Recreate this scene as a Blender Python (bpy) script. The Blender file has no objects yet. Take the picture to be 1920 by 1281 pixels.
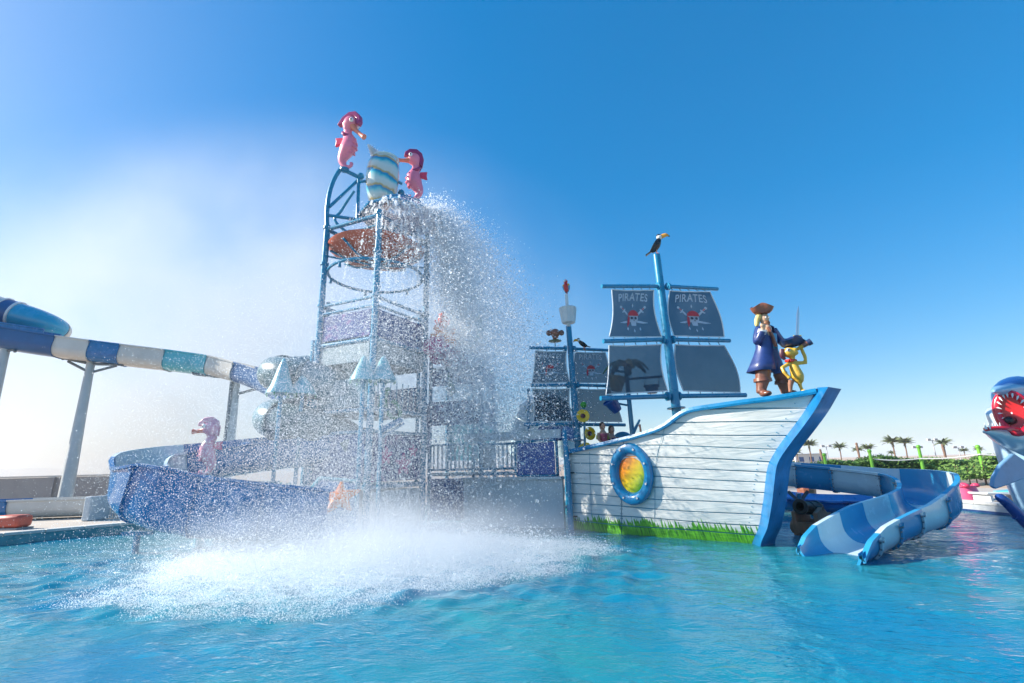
import bpy, math, random
import numpy as np
from mathutils import Vector, Matrix

random.seed(7); np.random.seed(7)
SC = bpy.context.scene
COL = SC.collection
R = math.radians

# ------------------------------------------------------------------ camera
FPX, CX, CY, CAMH = 915.0, 960.0, 640.5, 1.75
PITCH, ROLL = R(14.2), R(1.43)
_f = Vector((0, math.cos(PITCH), math.sin(PITCH)))
_r0 = Vector((1, 0, 0)); _u0 = _r0.cross(_f)
_r = _r0 * math.cos(ROLL) - _u0 * math.sin(ROLL)
_u = _r0 * math.sin(ROLL) + _u0 * math.cos(ROLL)
EYE = Vector((0, 0, CAMH))
cam_d = bpy.data.cameras.new('camera'); cam = bpy.data.objects.new('camera', cam_d); COL.objects.link(cam)
cam_d.sensor_fit = 'HORIZONTAL'; cam_d.sensor_width = 36.0; cam_d.lens = FPX / 1920 * 36
cam_d.clip_start = 0.1; cam_d.clip_end = 20000
cam.matrix_world = Matrix(((_r.x, _u.x, -_f.x, EYE.x), (_r.y, _u.y, -_f.y, EYE.y), (_r.z, _u.z, -_f.z, EYE.z), (0, 0, 0, 1)))
SC.camera = cam

# ------------------------------------------------------------------ sky and sun
SUN_AZ, SUN_EL = R(-86), R(30)          # azimuth from +Y towards +X
world = bpy.data.worlds.new('World'); SC.world = world; world.use_nodes = True
_n = world.node_tree.nodes; _l = world.node_tree.links; _n.clear()
_sky = _n.new('ShaderNodeTexSky'); _sky.sky_type = 'NISHITA'; _sky.sun_disc = False
_sky.sun_elevation = SUN_EL; _sky.sun_rotation = SUN_AZ
_sky.air_density = 1.1; _sky.dust_density = 1.1; _sky.ozone_density = 6.0; _sky.altitude = 0
_hs = _n.new('ShaderNodeHueSaturation'); _hs.inputs['Saturation'].default_value = 1.7; _hs.inputs['Value'].default_value = 1.0
_bg = _n.new('ShaderNodeBackground'); _bg.inputs['Strength'].default_value = 0.114
_wo = _n.new('ShaderNodeOutputWorld')
_gm = _n.new('ShaderNodeGamma'); _gm.inputs['Gamma'].default_value = 0.64
_l.new(_sky.outputs[0], _gm.inputs['Color']); _l.new(_gm.outputs[0], _hs.inputs['Color']); _l.new(_hs.outputs[0], _bg.inputs['Color']); _l.new(_bg.outputs[0], _wo.inputs['Surface'])
sun_d = bpy.data.lights.new('sun', 'SUN'); sun_d.energy = 3.1; sun_d.angle = R(0.5); sun_d.color = (1.0, 0.93, 0.82)
sun = bpy.data.objects.new('sun', sun_d); COL.objects.link(sun)
SUNV = Vector((math.sin(SUN_AZ) * math.cos(SUN_EL), math.cos(SUN_AZ) * math.cos(SUN_EL), math.sin(SUN_EL)))
sun.rotation_euler = SUNV.to_track_quat('Z', 'Y').to_euler()
sun.location = SUNV * 60
VS = SC.view_settings
VS.view_transform = 'Standard'; VS.look = 'None'; VS.exposure = 1.56; VS.gamma = 1.0; VS.use_curve_mapping = False
SC.render.engine = 'CYCLES'
cy = SC.cycles
cy.use_denoising = True; cy.max_bounces = 7; cy.transparent_max_bounces = 16; cy.volume_bounces = 3
cy.glossy_bounces = 3; cy.diffuse_bounces = 2; cy.transmission_bounces = 4
cy.sample_clamp_indirect = 6.0; cy.caustics_reflective = False; cy.caustics_refractive = False
cy.volume_step_rate = 1.5; cy.volume_max_steps = 64

# ------------------------------------------------------------------ helpers
def ray(px, py):
    return (_f + _r * ((px - CX) / FPX) + _u * ((CY - py) / FPX)).normalized()
def P(px, py, Y):
    """Point seen at photo pixel (px, py) that stands Y metres away along +Y."""
    d = ray(px, py); return EYE + d * (Y / d.y)
def G(px, py, z=0.0):
    d = ray(px, py); return EYE + d * ((z - CAMH) / d.z)
def PV(px, py, a, d2):
    """Point where the pixel's ray meets the vertical plane through a along d2 (xy)."""
    n = Vector((-d2[1], d2[0], 0)); q = Vector((a[0], a[1], 0)); d = ray(px, py)
    return EYE + d * ((q - EYE).dot(n) / d.dot(n))
def proj(p):
    v = Vector(p) - EYE; z = v.dot(_f)
    return CX + FPX * v.dot(_r) / z, CY - FPX * v.dot(_u) / z
V = Vector
def lerp(a, b, t): return a + (b - a) * t
def interp(x, xs, ys):
    return float(np.interp(x, xs, ys))
def catmull(pts, n=8, closed=False):
    pts = [V(p) for p in pts]; out = []; m = len(pts)
    rng = range(m if closed else m - 1)
    for i in rng:
        if closed: p0, p1, p2, p3 = pts[(i - 1) % m], pts[i], pts[(i + 1) % m], pts[(i + 2) % m]
        else: p0, p1, p2, p3 = pts[max(i - 1, 0)], pts[i], pts[i + 1], pts[min(i + 2, m - 1)]
        for k in range(n):
            t = k / n; t2 = t * t; t3 = t2 * t
            out.append(0.5 * ((2 * p1) + (p2 - p0) * t + (2 * p0 - 5 * p1 + 4 * p2 - p3) * t2 + (3 * p1 - p0 - 3 * p2 + p3) * t3))
    if not closed: out.append(pts[-1].copy())
    return out

# ---- materials
def nt(name):
    m = bpy.data.materials.new(name); m.use_nodes = True
    t = m.node_tree; b = t.nodes['Principled BSDF']; return m, t, b
def mat(name, c, rough=0.4, var=0.12, scale=6.0, bump=0.0, bscale=40.0, metal=0.0, coat=0.0, stretch=(1, 1, 1), dirt=0.0, rvar=0.12):
    m, t, b = nt(name); N, L = t.nodes, t.links
    tc = N.new('ShaderNodeTexCoord'); mp = N.new('ShaderNodeMapping'); mp.inputs['Scale'].default_value = stretch
    L.new(tc.outputs['Object'], mp.inputs['Vector'])
    nz = N.new('ShaderNodeTexNoise'); nz.inputs['Scale'].default_value = scale; nz.inputs['Detail'].default_value = 7; nz.inputs['Roughness'].default_value = 0.62
    L.new(mp.outputs[0], nz.inputs['Vector'])
    cr = N.new('ShaderNodeValToRGB'); e = cr.color_ramp.elements
    e[0].position = 0.28; e[1].position = 0.72
    e[0].color = tuple(max(0, x * (1 - var)) for x in c) + (1,)
    e[1].color = tuple(min(1, x * (1 + var) + 0.01 * var) for x in c) + (1,)
    L.new(nz.outputs['Fac'], cr.inputs['Fac']); col = cr.outputs['Color']
    if dirt > 0:
        nd = N.new('ShaderNodeTexNoise'); nd.inputs['Scale'].default_value = scale * 0.6; nd.inputs['Detail'].default_value = 9; nd.inputs['Roughness'].default_value = 0.7
        mp2 = N.new('ShaderNodeMapping'); mp2.inputs['Scale'].default_value = (1, 1, 0.25); L.new(tc.outputs['Object'], mp2.inputs['Vector']); L.new(mp2.outputs[0], nd.inputs['Vector'])
        rr = N.new('ShaderNodeMapRange'); rr.inputs['From Min'].default_value = 0.5; rr.inputs['From Max'].default_value = 0.78; rr.inputs['To Max'].default_value = dirt
        L.new(nd.outputs['Fac'], rr.inputs['Value'])
        mx = N.new('ShaderNodeMixRGB'); mx.inputs['Color2'].default_value = (0.16, 0.14, 0.11, 1)
        L.new(rr.outputs[0], mx.inputs['Fac']); L.new(col, mx.inputs['Color1']); col = mx.outputs['Color']
    L.new(col, b.inputs['Base Color'])
    mr = N.new('ShaderNodeMapRange'); mr.inputs['To Min'].default_value = max(0.03, rough - rvar); mr.inputs['To Max'].default_value = min(1, rough + rvar)
    L.new(nz.outputs['Fac'], mr.inputs['Value']); L.new(mr.outputs[0], b.inputs['Roughness'])
    b.inputs['Metallic'].default_value = metal; b.inputs['Coat Weight'].default_value = coat; b.inputs['Coat Roughness'].default_value = 0.08
    if bump > 0:
        nb = N.new('ShaderNodeTexNoise'); nb.inputs['Scale'].default_value = bscale; nb.inputs['Detail'].default_value = 5
        L.new(mp.outputs[0], nb.inputs['Vector'])
        bp = N.new('ShaderNodeBump'); bp.inputs['Strength'].default_value = bump; bp.inputs['Distance'].default_value = 0.02
        L.new(nb.outputs['Fac'], bp.inputs['Height']); L.new(bp.outputs[0], b.inputs['Normal'])
    return m

M = {}
M['steel_blue'] = mat('painted_steel', (0.015, 0.23, 0.40), 0.28, 0.10, 3, coat=0.3, dirt=0.12)
M['ship_blue'] = mat('ship_blue_paint', (0.003, 0.20, 0.42), 0.30, 0.25, 3, bump=0.15, bscale=14, coat=0.25)
M['stem_blue'] = mat('stem_blue_paint', (0.003, 0.145, 0.36), 0.32, 0.35, 2.5, bump=0.25, bscale=9, coat=0.2)
M['royal'] = mat('royal_blue_fibreglass', (0.002, 0.075, 0.32), 0.30, 0.12, 3, coat=0.3)
M['slide_blue'] = mat('slide_blue_fibreglass', (0.025, 0.28, 0.52), 0.24, 0.10, 2.5, coat=0.4, dirt=0.06)
M['slide_deep'] = mat('slide_deep_blue_fibreglass', (0.004, 0.15, 0.38), 0.26, 0.16, 2.5, coat=0.4)
M['slide_white'] = mat('slide_white_fibreglass', (0.58, 0.71, 0.75), 0.25, 0.06, 2.5, coat=0.4, dirt=0.07)
M['navy'] = mat('navy_fibreglass', (0.02, 0.11, 0.28), 0.35, 0.15, 2)
M['beige'] = mat('beige_fibreglass', (0.62, 0.59, 0.54), 0.35, 0.08, 2, dirt=0.08)
M['turq'] = mat('turquoise_fibreglass', (0.10, 0.46, 0.54), 0.3, 0.1, 2, coat=0.3)
M['cyan'] = mat('cyan_fibreglass', (0.02, 0.36, 0.56), 0.25, 0.1, 2, coat=0.4)
M['palecyan'] = mat('pale_cyan_fibreglass', (0.62, 0.78, 0.80), 0.3, 0.08, 2, coat=0.3)
M['white'] = mat('white_paint', (0.72, 0.72, 0.70), 0.35, 0.05, 5, dirt=0.1)
M['rope'] = mat('white_rope', (0.75, 0.76, 0.76), 0.7, 0.06, 20)
M['panel_white'] = mat('off_white_panel', (0.55, 0.60, 0.62), 0.5, 0.06, 3, dirt=0.18)
M['col_white'] = mat('weathered_white_steel', (0.50, 0.53, 0.53), 0.45, 0.07, 2, dirt=0.2)
M['concrete'] = mat('grey_render_wall', (0.30, 0.31, 0.32), 0.85, 0.10, 1.2, bump=0.2, bscale=12, dirt=0.15)
M['pink'] = mat('pink_fibreglass', (0.84, 0.22, 0.32), 0.32, 0.14, 4, coat=0.3)
M['magenta'] = mat('magenta_fibreglass', (0.32, 0.025, 0.13), 0.35, 0.2, 5, coat=0.2)
M['hotpink'] = mat('hot_pink_fibreglass', (0.70, 0.05, 0.12), 0.35, 0.15, 5)
M['peach'] = mat('peach_fibreglass', (0.74, 0.24, 0.16), 0.35, 0.15, 5)
M['black'] = mat('black_gloss', (0.012, 0.013, 0.016), 0.3, 0.3, 8)
M['eye'] = mat('eye_white', (0.8, 0.8, 0.78), 0.2, 0.02)
M['orange'] = mat('orange_fibreglass', (0.78, 0.22, 0.035), 0.4, 0.15, 5)
M['coral_o'] = mat('faded_orange_dish', (0.60, 0.15, 0.09), 0.45, 0.18, 3, dirt=0.1)
def mottled(name, c0, c1, c2, scale):
    m, t, b = nt(name); N, L = t.nodes, t.links; tc = N.new('ShaderNodeTexCoord'); nz = N.new('ShaderNodeTexNoise'); nz.inputs['Scale'].default_value = scale; nz.inputs['Detail'].default_value = 4; nz.inputs['Distortion'].default_value = 1.2
    L.new(tc.outputs['Object'], nz.inputs['Vector']); cr = N.new('ShaderNodeValToRGB'); e = cr.color_ramp.elements; e[0].position = .38; e[0].color = c0 + (1,); e[1].position = .74; e[1].color = c2 + (1,); e.new(.54).color = c1 + (1,)
    L.new(nz.outputs['Fac'], cr.inputs['Fac']); L.new(cr.outputs['Color'], b.inputs['Base Color']); b.inputs['Roughness'].default_value = .35; return m
M['purple'] = mottled('printed_reef_panel', (0.008, 0.04, 0.18), (0.012, 0.07, 0.26), (0.24, 0.05, 0.24), 3.0)
M['mist_tinted_pink'] = mat('pink_fibreglass_mist_tint', (0.80, 0.36, 0.46), 0.35, 0.12, 4, coat=0.3)  # statue pink made paler, so the mist veil is in the colour
M['bluepanel'] = mat('blue_panel', (0.008, 0.085, 0.28), 0.35, 0.3, 5)
M['violet'] = mat('violet_coral', (0.50, 0.06, 0.28), 0.5, 0.3, 8, bump=0.4, bscale=18)
M['green'] = mat('sea_green_fibreglass', (0.03, 0.26, 0.14), 0.35, 0.25, 4, coat=0.2)
M['leafgreen'] = mat('fibreglass_leaf_green', (0.015, 0.14, 0.07), 0.35, 0.3, 6)
M['brightgreen'] = mat('bright_green_plastic', (0.05, 0.38, 0.04), 0.35, 0.1)
M['lime'] = mat('lime_green_paint', (0.20, 0.55, 0.05), 0.4, 0.1)
M['teal'] = mat('pale_teal_fibreglass', (0.13, 0.42, 0.52), 0.35, 0.15, 3)
M['tealtube'] = mat('grey_teal_tube', (0.05, 0.13, 0.16), 0.3, 0.4, 2, coat=0.3)
M['bluegrey'] = mat('blue_grey_tube', (0.09, 0.20, 0.26), 0.3, 0.35, 2, coat=0.3)
M['deckgrey'] = mat('grey_deck_panel', (0.20, 0.29, 0.34), 0.6, 0.15, 6, dirt=0.2)
M['yellow'] = mat('yellow_plastic', (0.88, 0.56, 0.015), 0.3, 0.1, 4, coat=0.3)
M['mustard'] = mat('mustard_bucket', (0.55, 0.30, 0.02), 0.35, 0.12, 4)
M['darkred'] = mat('dark_maroon', (0.09, 0.02, 0.04), 0.4, 0.2)
M['red'] = mat('red_paint', (0.62, 0.012, 0.015), 0.3, 0.15, 5, coat=0.3)
M['gum'] = mat('crimson_gum', (0.62, 0.008, 0.03), 0.25, 0.12, 6, coat=0.4)
M['brick'] = mat('faded_red_block', (0.55, 0.10, 0.06), 0.5, 0.15, 4)
M['wood'] = mat('brown_carved_wood', (0.38, 0.16, 0.09), 0.5, 0.45, 5, bump=0.4, bscale=20, stretch=(1, 1, 0.3))
M['leather'] = mat('brown_boot', (0.22, 0.085, 0.05), 0.35, 0.3, 7, coat=0.2)
M['hat'] = mat('brown_hat', (0.30, 0.10, 0.05), 0.38, 0.25, 7, coat=0.2)
M['coat'] = mat('navy_coat', (0.022, 0.050, 0.19), 0.38, 0.25, 6, coat=0.2)
M['shirt'] = mat('sky_blue_trousers', (0.03, 0.30, 0.52), 0.4, 0.2, 7)
M['trouser'] = mat('deep_blue_trousers', (0.015, 0.10, 0.34), 0.4, 0.2, 7)
M['skin_statue'] = mat('painted_statue_skin', (0.62, 0.40, 0.25), 0.4, 0.12, 7)
M['blond'] = mat('painted_blond_hair', (0.66, 0.52, 0.18), 0.5, 0.2, 12)
M['beard'] = mat('painted_brown_beard', (0.24, 0.10, 0.04), 0.5, 0.25, 12)
M['chick'] = mat('yellow_statue_paint', (0.74, 0.44, 0.05), 0.35, 0.2, 5, coat=0.25)
M['navyhat'] = mat('dark_blue_hat', (0.015, 0.035, 0.10), 0.35, 0.3, 7)
M['steel'] = mat('polished_blade', (0.62, 0.66, 0.70), 0.22, 0.05, 5, metal=0.7)
M['darkpipe'] = mat('grey_pipe', (0.16, 0.19, 0.21), 0.5, 0.15)
M['gun'] = mat('black_iron', (0.018, 0.017, 0.016), 0.35, 0.4, 6, bump=0.2)
M['skin'] = mat('skin', (0.55, 0.30, 0.20), 0.5, 0.06, 10)
M['hair'] = mat('brown_hair', (0.06, 0.03, 0.02), 0.5, 0.3, 30)
M['swim'] = mat('navy_swimsuit', (0.015, 0.025, 0.12), 0.6, 0.2)
M['vest'] = mat('pink_swim_vest', (0.45, 0.09, 0.14), 0.7, 0.3, 10)
M['vestarm'] = mat('lime_armband', (0.45, 0.55, 0.10), 0.4, 0.1)
M['shark'] = mat('shark_blue', (0.16, 0.33, 0.52), 0.3, 0.12, 2.5, coat=0.3)
M['sharkback'] = mat('shark_navy_back', (0.015, 0.06, 0.26), 0.28, 0.15, 3, coat=0.4)
M['sharkbelly'] = mat('shark_white_belly', (0.62, 0.70, 0.76), 0.3, 0.06, 3, coat=0.3)
M['toucan'] = mat('glossy_black_bird', (0.012, 0.014, 0.018), 0.25, 0.3, 10)
M['beak'] = mat('orange_beak', (0.85, 0.36, 0.04), 0.3, 0.12, 8)
M['sand'] = mat('sand', (0.50, 0.36, 0.25), 0.9, 0.18, 0.6, bump=0.4, bscale=5)
M['paving'] = mat('pale_paving', (0.50, 0.44, 0.38), 0.8, 0.10, 0.8, bump=0.1, dirt=0.15)
M['poolgrey'] = mat('grey_pool_wall', (0.42, 0.44, 0.46), 0.6, 0.08, 2, dirt=0.15)
M['coping'] = mat('pool_coping', (0.60, 0.58, 0.54), 0.6, 0.08, 2, dirt=0.12)
M['pooltile'] = mat('teal_pool_tile', (0.05, 0.30, 0.34), 0.3, 0.2, 5)
M['darktile'] = mat('navy_waterline_tile', (0.02, 0.05, 0.16), 0.3, 0.2, 5)
M['hill'] = mat('dusty_hills', (0.34, 0.30, 0.27), 1.0, 0.1, 0.004)
M['pinktub'] = mat('pink_plastic', (0.75, 0.12, 0.25), 0.45, 0.1)
M['trunk'] = mat('palm_trunk', (0.20, 0.12, 0.08), 0.9, 0.3, 3, bump=0.5, bscale=6)
M['frond'] = mat('palm_frond', (0.15, 0.18, 0.065), 0.6, 0.35, 0.8)
M['pole_grey'] = mat('galvanised_lamp_post', (0.42, 0.42, 0.42), 0.5, 0.08)

# ---- mesh builder
def frames(path, closed=False, up=None):
    n = len(path); T = []
    for i in range(n):
        a = path[(i - 1) % n] if closed or i > 0 else path[i]
        b = path[(i + 1) % n] if closed or i < n - 1 else path[i]
        t = (b - a); T.append(t.normalized() if t.length > 1e-9 else V((0, 0, 1)))
    out = []
    if up is not None:
        for t in T:
            s = t.cross(up)
            s = s.normalized() if s.length > 1e-6 else V((1, 0, 0))
            out.append((t, s, s.cross(t).normalized()))
        return out
    ref = V((0, 0, 1)) if abs(T[0].z) < 0.9 else V((1, 0, 0))
    s = T[0].cross(ref).normalized(); u = s.cross(T[0])
    for i, t in enumerate(T):
        if i > 0:
            q = T[i - 1].rotation_difference(t); s = (q @ s); s = (s - t * s.dot(t)).normalized(); u = s.cross(t)
        out.append((t, s, u))
    return out

class MB:
    def __init__(self): self.v = []; self.f = []; self.m = []
    def add(self, vs, fs, m=0):
        o = len(self.v); self.v += [V(x) for x in vs]; self.f += [tuple(i + o for i in f) for f in fs]; self.m += [m] * len(fs); return self
    def box(self, c, s, rot=None, m=0):
        c = V(c); vs = []
        for x in (-.5, .5):
            for y in (-.5, .5):
                for z in (-.5, .5):
                    q = V((x * s[0], y * s[1], z * s[2])); vs.append(c + (rot @ q if rot else q))
        return self.add(vs, [(0, 1, 3, 2), (4, 6, 7, 5), (0, 4, 5, 1), (2, 3, 7, 6), (0, 2, 6, 4), (1, 5, 7, 3)], m)
    def beam(self, a, b, w, h, m=0, up=V((0, 0, 1))):
        a, b = V(a), V(b); t = (b - a).normalized(); s = t.cross(up)
        s = s.normalized() if s.length > 1e-5 else V((1, 0, 0)); u = s.cross(t)
        return self.box((a + b) / 2, (w, (b - a).length, h), Matrix((s, t, u)).transposed(), m)
    def tube(self, path, rad, n=12, caps=True, closed=False, m=0, sx=1.0, sy=1.0, up=None):
        path = [V(p) for p in path]; k = len(path)
        if not hasattr(rad, '__len__'): rad = [rad] * k
        fr = frames(path, closed, up); vs = []
        for p, (t, s, u), r in zip(path, fr, rad):
            for j in range(n):
                a = 2 * math.pi * j / n; vs.append(p + s * (math.cos(a) * r * sx) + u * (math.sin(a) * r * sy))
        fs = []
        for i in range(k if closed else k - 1):
            for j in range(n):
                a, b = i * n + j, i * n + (j + 1) % n; c = ((i + 1) % k) * n
                fs.append((a, b, c + (j + 1) % n, c + j))
        if caps and not closed: fs += [tuple(range(n - 1, -1, -1)), tuple(range((k - 1) * n, k * n))]
        return self.add(vs, fs, m)
    def cyl(self, a, b, r, r2=None, n=14, m=0):
        return self.tube([a, b], [r, r if r2 is None else r2], n, m=m)
    def lathe(self, prof, o=(0, 0, 0), axis=V((0, 0, 1)), n=24, m=0, caps=False, x=None):
        axis = V(axis).normalized(); o = V(o)
        if x is None: x = axis.orthogonal().normalized()
        y = axis.cross(x); vs = []; k = len(prof)
        for r, z in prof:
            for j in range(n):
                a = 2 * math.pi * j / n; vs.append(o + axis * z + x * (r * math.cos(a)) + y * (r * math.sin(a)))
        fs = [(i * n + j, i * n + (j + 1) % n, (i + 1) * n + (j + 1) % n, (i + 1) * n + j) for i in range(k - 1) for j in range(n)]
        if caps: fs += [tuple(range(n - 1, -1, -1)), tuple(range((k - 1) * n, k * n))]
        return self.add(vs, fs, m)
    def ell(self, c, r, rot=None, nu=16, nv=10, m=0, f=None):
        c = V(c); vs = []; fs = []
        if not hasattr(r, '__len__'): r = (r, r, r)
        for i in range(nv + 1):
            th = math.pi * i / nv
            for j in range(nu):
                ph = 2 * math.pi * j / nu
                q = V((math.sin(th) * math.cos(ph), math.sin(th) * math.sin(ph), math.cos(th)))
                if f: q = f(q)
                q = V((q.x * r[0], q.y * r[1], q.z * r[2])); vs.append(c + (rot @ q if rot else q))
        for i in range(nv):
            for j in range(nu): fs.append((i * nu + j, (i + 1) * nu + j, (i + 1) * nu + (j + 1) % nu, i * nu + (j + 1) % nu))
        return self.add(vs, fs, m)
    def plate(self, pts, nrm, th, m=0):
        """Closed outline pts (3D, planar) extruded th/2 to both sides of its plane."""
        nrm = V(nrm).normalized() * (th / 2); pts = [V(p) for p in pts]; k = len(pts)
        vs = [p + nrm for p in pts] + [p - nrm for p in pts]
        fs = [tuple(range(k)), tuple(range(2 * k - 1, k - 1, -1))] + [(i, k + i, k + (i + 1) % k, (i + 1) % k) for i in range(k)]
        return self.add(vs, fs, m)
    def sweep(self, path, prof, up=V((0, 0, 1)), caps=True, m=0):
        """prof(i, n) -> closed list of (side, up) at path point i."""
        path = [V(p) for p in path]; fr = frames(path, False, up); k = len(path); vs = []; n = None
        for i, (p, (t, s, u)) in enumerate(zip(path, fr)):
            pr = prof(i, k); n = len(pr); vs += [p + s * a + u * b for a, b in pr]
        fs = [(i * n + j, i * n + (j + 1) % n, (i + 1) * n + (j + 1) % n, (i + 1) * n + j) for i in range(k - 1) for j in range(n)]
        if caps: fs += [tuple(range(n - 1, -1, -1)), tuple(range((k - 1) * n, k * n))]
        return self.add(vs, fs, m)
    def grid(self, fn, nu, nv, m=0):
        vs = [fn(i / nu, j / nv) for j in range(nv + 1) for i in range(nu + 1)]
        fs = [(j * (nu + 1) + i, j * (nu + 1) + i + 1, (j + 1) * (nu + 1) + i + 1, (j + 1) * (nu + 1) + i) for j in range(nv) for i in range(nu)]
        return self.add(vs, fs, m)
    def build(self, name, mats, parent=None, smooth=True, bevel=0.0, origin=None, angle=38, solid=0.0, remesh=0.0, subsurf=0, recalc=False):
        base = worldloc(parent) if parent else V((0, 0, 0))
        o0 = base if origin is None else V(origin)
        me = bpy.data.meshes.new(name)
        me.from_pydata([tuple(x - o0) for x in self.v], [], self.f)
        if not isinstance(mats, (list, tuple)): mats = [mats]
        for q in mats: me.materials.append(M[q] if isinstance(q, str) else q)
        if len(mats) > 1: me.polygons.foreach_set('material_index', self.m)
        me.validate()
        if recalc:
            import bmesh
            bm = bmesh.new(); bm.from_mesh(me); bmesh.ops.recalc_face_normals(bm, faces=bm.faces); bm.to_mesh(me); bm.free()
        if smooth:
            me.polygons.foreach_set('use_smooth', [True] * len(me.polygons))
            if not remesh: me.set_sharp_from_angle(angle=R(angle))
        me.update()
        ob = bpy.data.objects.new(name, me); COL.objects.link(ob)
        if parent: ob.parent = parent
        ob.location = o0 - base
        if remesh:
            rm = ob.modifiers.new('remesh', 'REMESH'); rm.mode = 'VOXEL'; rm.voxel_size = remesh; rm.use_smooth_shade = True
            sm = ob.modifiers.new('smooth', 'SMOOTH'); sm.iterations = 4; sm.factor = 0.5
        if solid:
            s = ob.modifiers.new('solid', 'SOLIDIFY'); s.thickness = solid; s.offset = 0
        if bevel:
            b = ob.modifiers.new('bevel', 'BEVEL'); b.width = bevel; b.segments = 2; b.limit_method = 'ANGLE'; b.angle_limit = R(40)
        if subsurf:
            s = ob.modifiers.new('sub', 'SUBSURF'); s.levels = subsurf; s.render_levels = subsurf
        return ob

def worldloc(o):
    v = V((0, 0, 0))
    while o: v = v + o.location; o = o.parent
    return v
def tag(o, label=None, cat=None, group=None, kind=None):
    if label: o['label'] = label
    if cat: o['category'] = cat
    if group: o['group'] = group
    if kind: o['kind'] = kind
    return o
def thing(name, loc, label, cat, group=None):
    o = bpy.data.objects.new(name, None); COL.objects.link(o); o.location = V(loc); o.empty_display_size = 0.2
    return tag(o, label, cat, group)
def kids(o): return [c for c in list(bpy.data.objects) if c.parent == o]
def copy_tree(o, parent=None):
    c = o.copy(); COL.objects.link(c); c.parent = parent
    for ch in o.children: copy_tree(ch, c)
    return c

# ================================================================== THE SETTING
POOL = [(-17, -8), (14.3, -8), (14.3, 16.9), (13.0, 18.4), (8, 20), (0, 21.5), (-8, 21), (-12.3, 16), (-13.9, 14), (-17, 9)]
GZ = 0.25
def offset_poly(poly, d):
    n = len(poly); out = []
    for i in range(n):
        p0, p1, p2 = (V(poly[(i + k) % n] + (0,)) for k in (-1, 0, 1))
        a = (p1 - p0).normalized(); b = (p2 - p1).normalized()
        na, nb = V((a.y, -a.x, 0)), V((b.y, -b.x, 0)); m = (na + nb).normalized()
        q = p1 + m * (d / max(0.3, m.dot(na))); out.append((q.x, q.y))
    return out
def ring_sheet(name, outer, inner, z, mt):
    import bmesh
    bm = bmesh.new(); es = []
    for loop in (outer, inner):
        vs = [bm.verts.new((x, y, z)) for x, y in loop]
        for i in range(len(vs)): es.append(bm.edges.new((vs[i], vs[(i + 1) % len(vs)])))
    bmesh.ops.triangle_fill(bm, edges=es, use_beauty=True)
    for f in bm.faces:
        if f.normal.z < 0: f.normal_flip()
    me = bpy.data.meshes.new(name); bm.to_mesh(me); bm.free(); me.materials.append(M[mt])
    o = bpy.data.objects.new(name, me); COL.objects.link(o); o['kind'] = 'structure'; return o
ring_sheet('ground', [(-2600, -400), (2600, -400), (2600, 2600), (-2600, 2600)], offset_poly(POOL, 0.02), GZ - 0.012, 'sand')
ring_sheet('paving', offset_poly(POOL, 9.0), offset_poly(POOL, 0.1), GZ - 0.006, 'paving')
# coping stones round the pool, each a block of its own where it shows
cop = bpy.data.objects.new('pool_edge', None); COL.objects.link(cop); cop['kind'] = 'structure'
pw = MB()
for i in range(len(POOL)):
    a, b = V(POOL[i] + (0,)), V(POOL[(i + 1) % len(POOL)] + (0,))
    d = (b - a); L = d.length; d.normalize(); nrm = V((d.y, -d.x, 0))
    pw.add([a + V((0, 0, -0.6)), b + V((0, 0, -0.6)), b + V((0, 0, GZ - 0.03)), a + V((0, 0, GZ - 0.03))], [(0, 1, 2, 3)], 0 if max(a.x, b.x) < 1 else 1)
    if max(a.x, b.x) > 1: pw.add([a - nrm * .004 + V((0, 0, -.05)), b - nrm * .004 + V((0, 0, -.05)), b - nrm * .004 + V((0, 0, .05)), a - nrm * .004 + V((0, 0, .05))], [(0, 1, 2, 3)], 2)
    if b.y < 6 and a.y < 6: continue
    k = max(1, round(L / 0.8)); rot = Matrix((d, nrm, V((0, 0, 1)))).transposed()
    for j in range(k):
        c = a + d * (L * (j + 0.5) / k) + nrm * 0.17 + V((0, 0, GZ + 0.01))
        MB().box(c, (L / k - 0.012, 0.40, 0.08), rot).build('coping_stone', 'coping', cop, smooth=False, bevel=0.012)
o = pw.build('pool_wall', ['pooltile', 'poolgrey', 'darktile'], cop, smooth=False)
# pool floor
m, t, b = nt('pool_floor_paint'); N, L_ = t.nodes, t.links
nz = N.new('ShaderNodeTexNoise'); nz.inputs['Scale'].default_value = 0.35; nz.inputs['Detail'].default_value = 6
tc = N.new('ShaderNodeTexCoord'); L_.new(tc.outputs['Object'], nz.inputs['Vector'])
cr = N.new('ShaderNodeValToRGB'); cr.color_ramp.elements[0].position = 0.36; cr.color_ramp.elements[1].position = 0.66
cr.color_ramp.elements[0].color = (0.015, 0.38, 0.66, 1); cr.color_ramp.elements[1].color = (0.12, 0.58, 0.62, 1)
L_.new(nz.outputs['Fac'], cr.inputs['Fac']); L_.new(cr.outputs['Color'], b.inputs['Base Color']); b.inputs['Roughness'].default_value = 0.8
M['poolfloor'] = m
o = MB().add([(-18, -9, -0.45), (16, -9, -0.45), (16, 22.5, -0.45), (-18, 22.5, -0.45)], [(0, 1, 2, 3)]).build('pool_floor', 'poolfloor', smooth=False); o['kind'] = 'structure'

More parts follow.
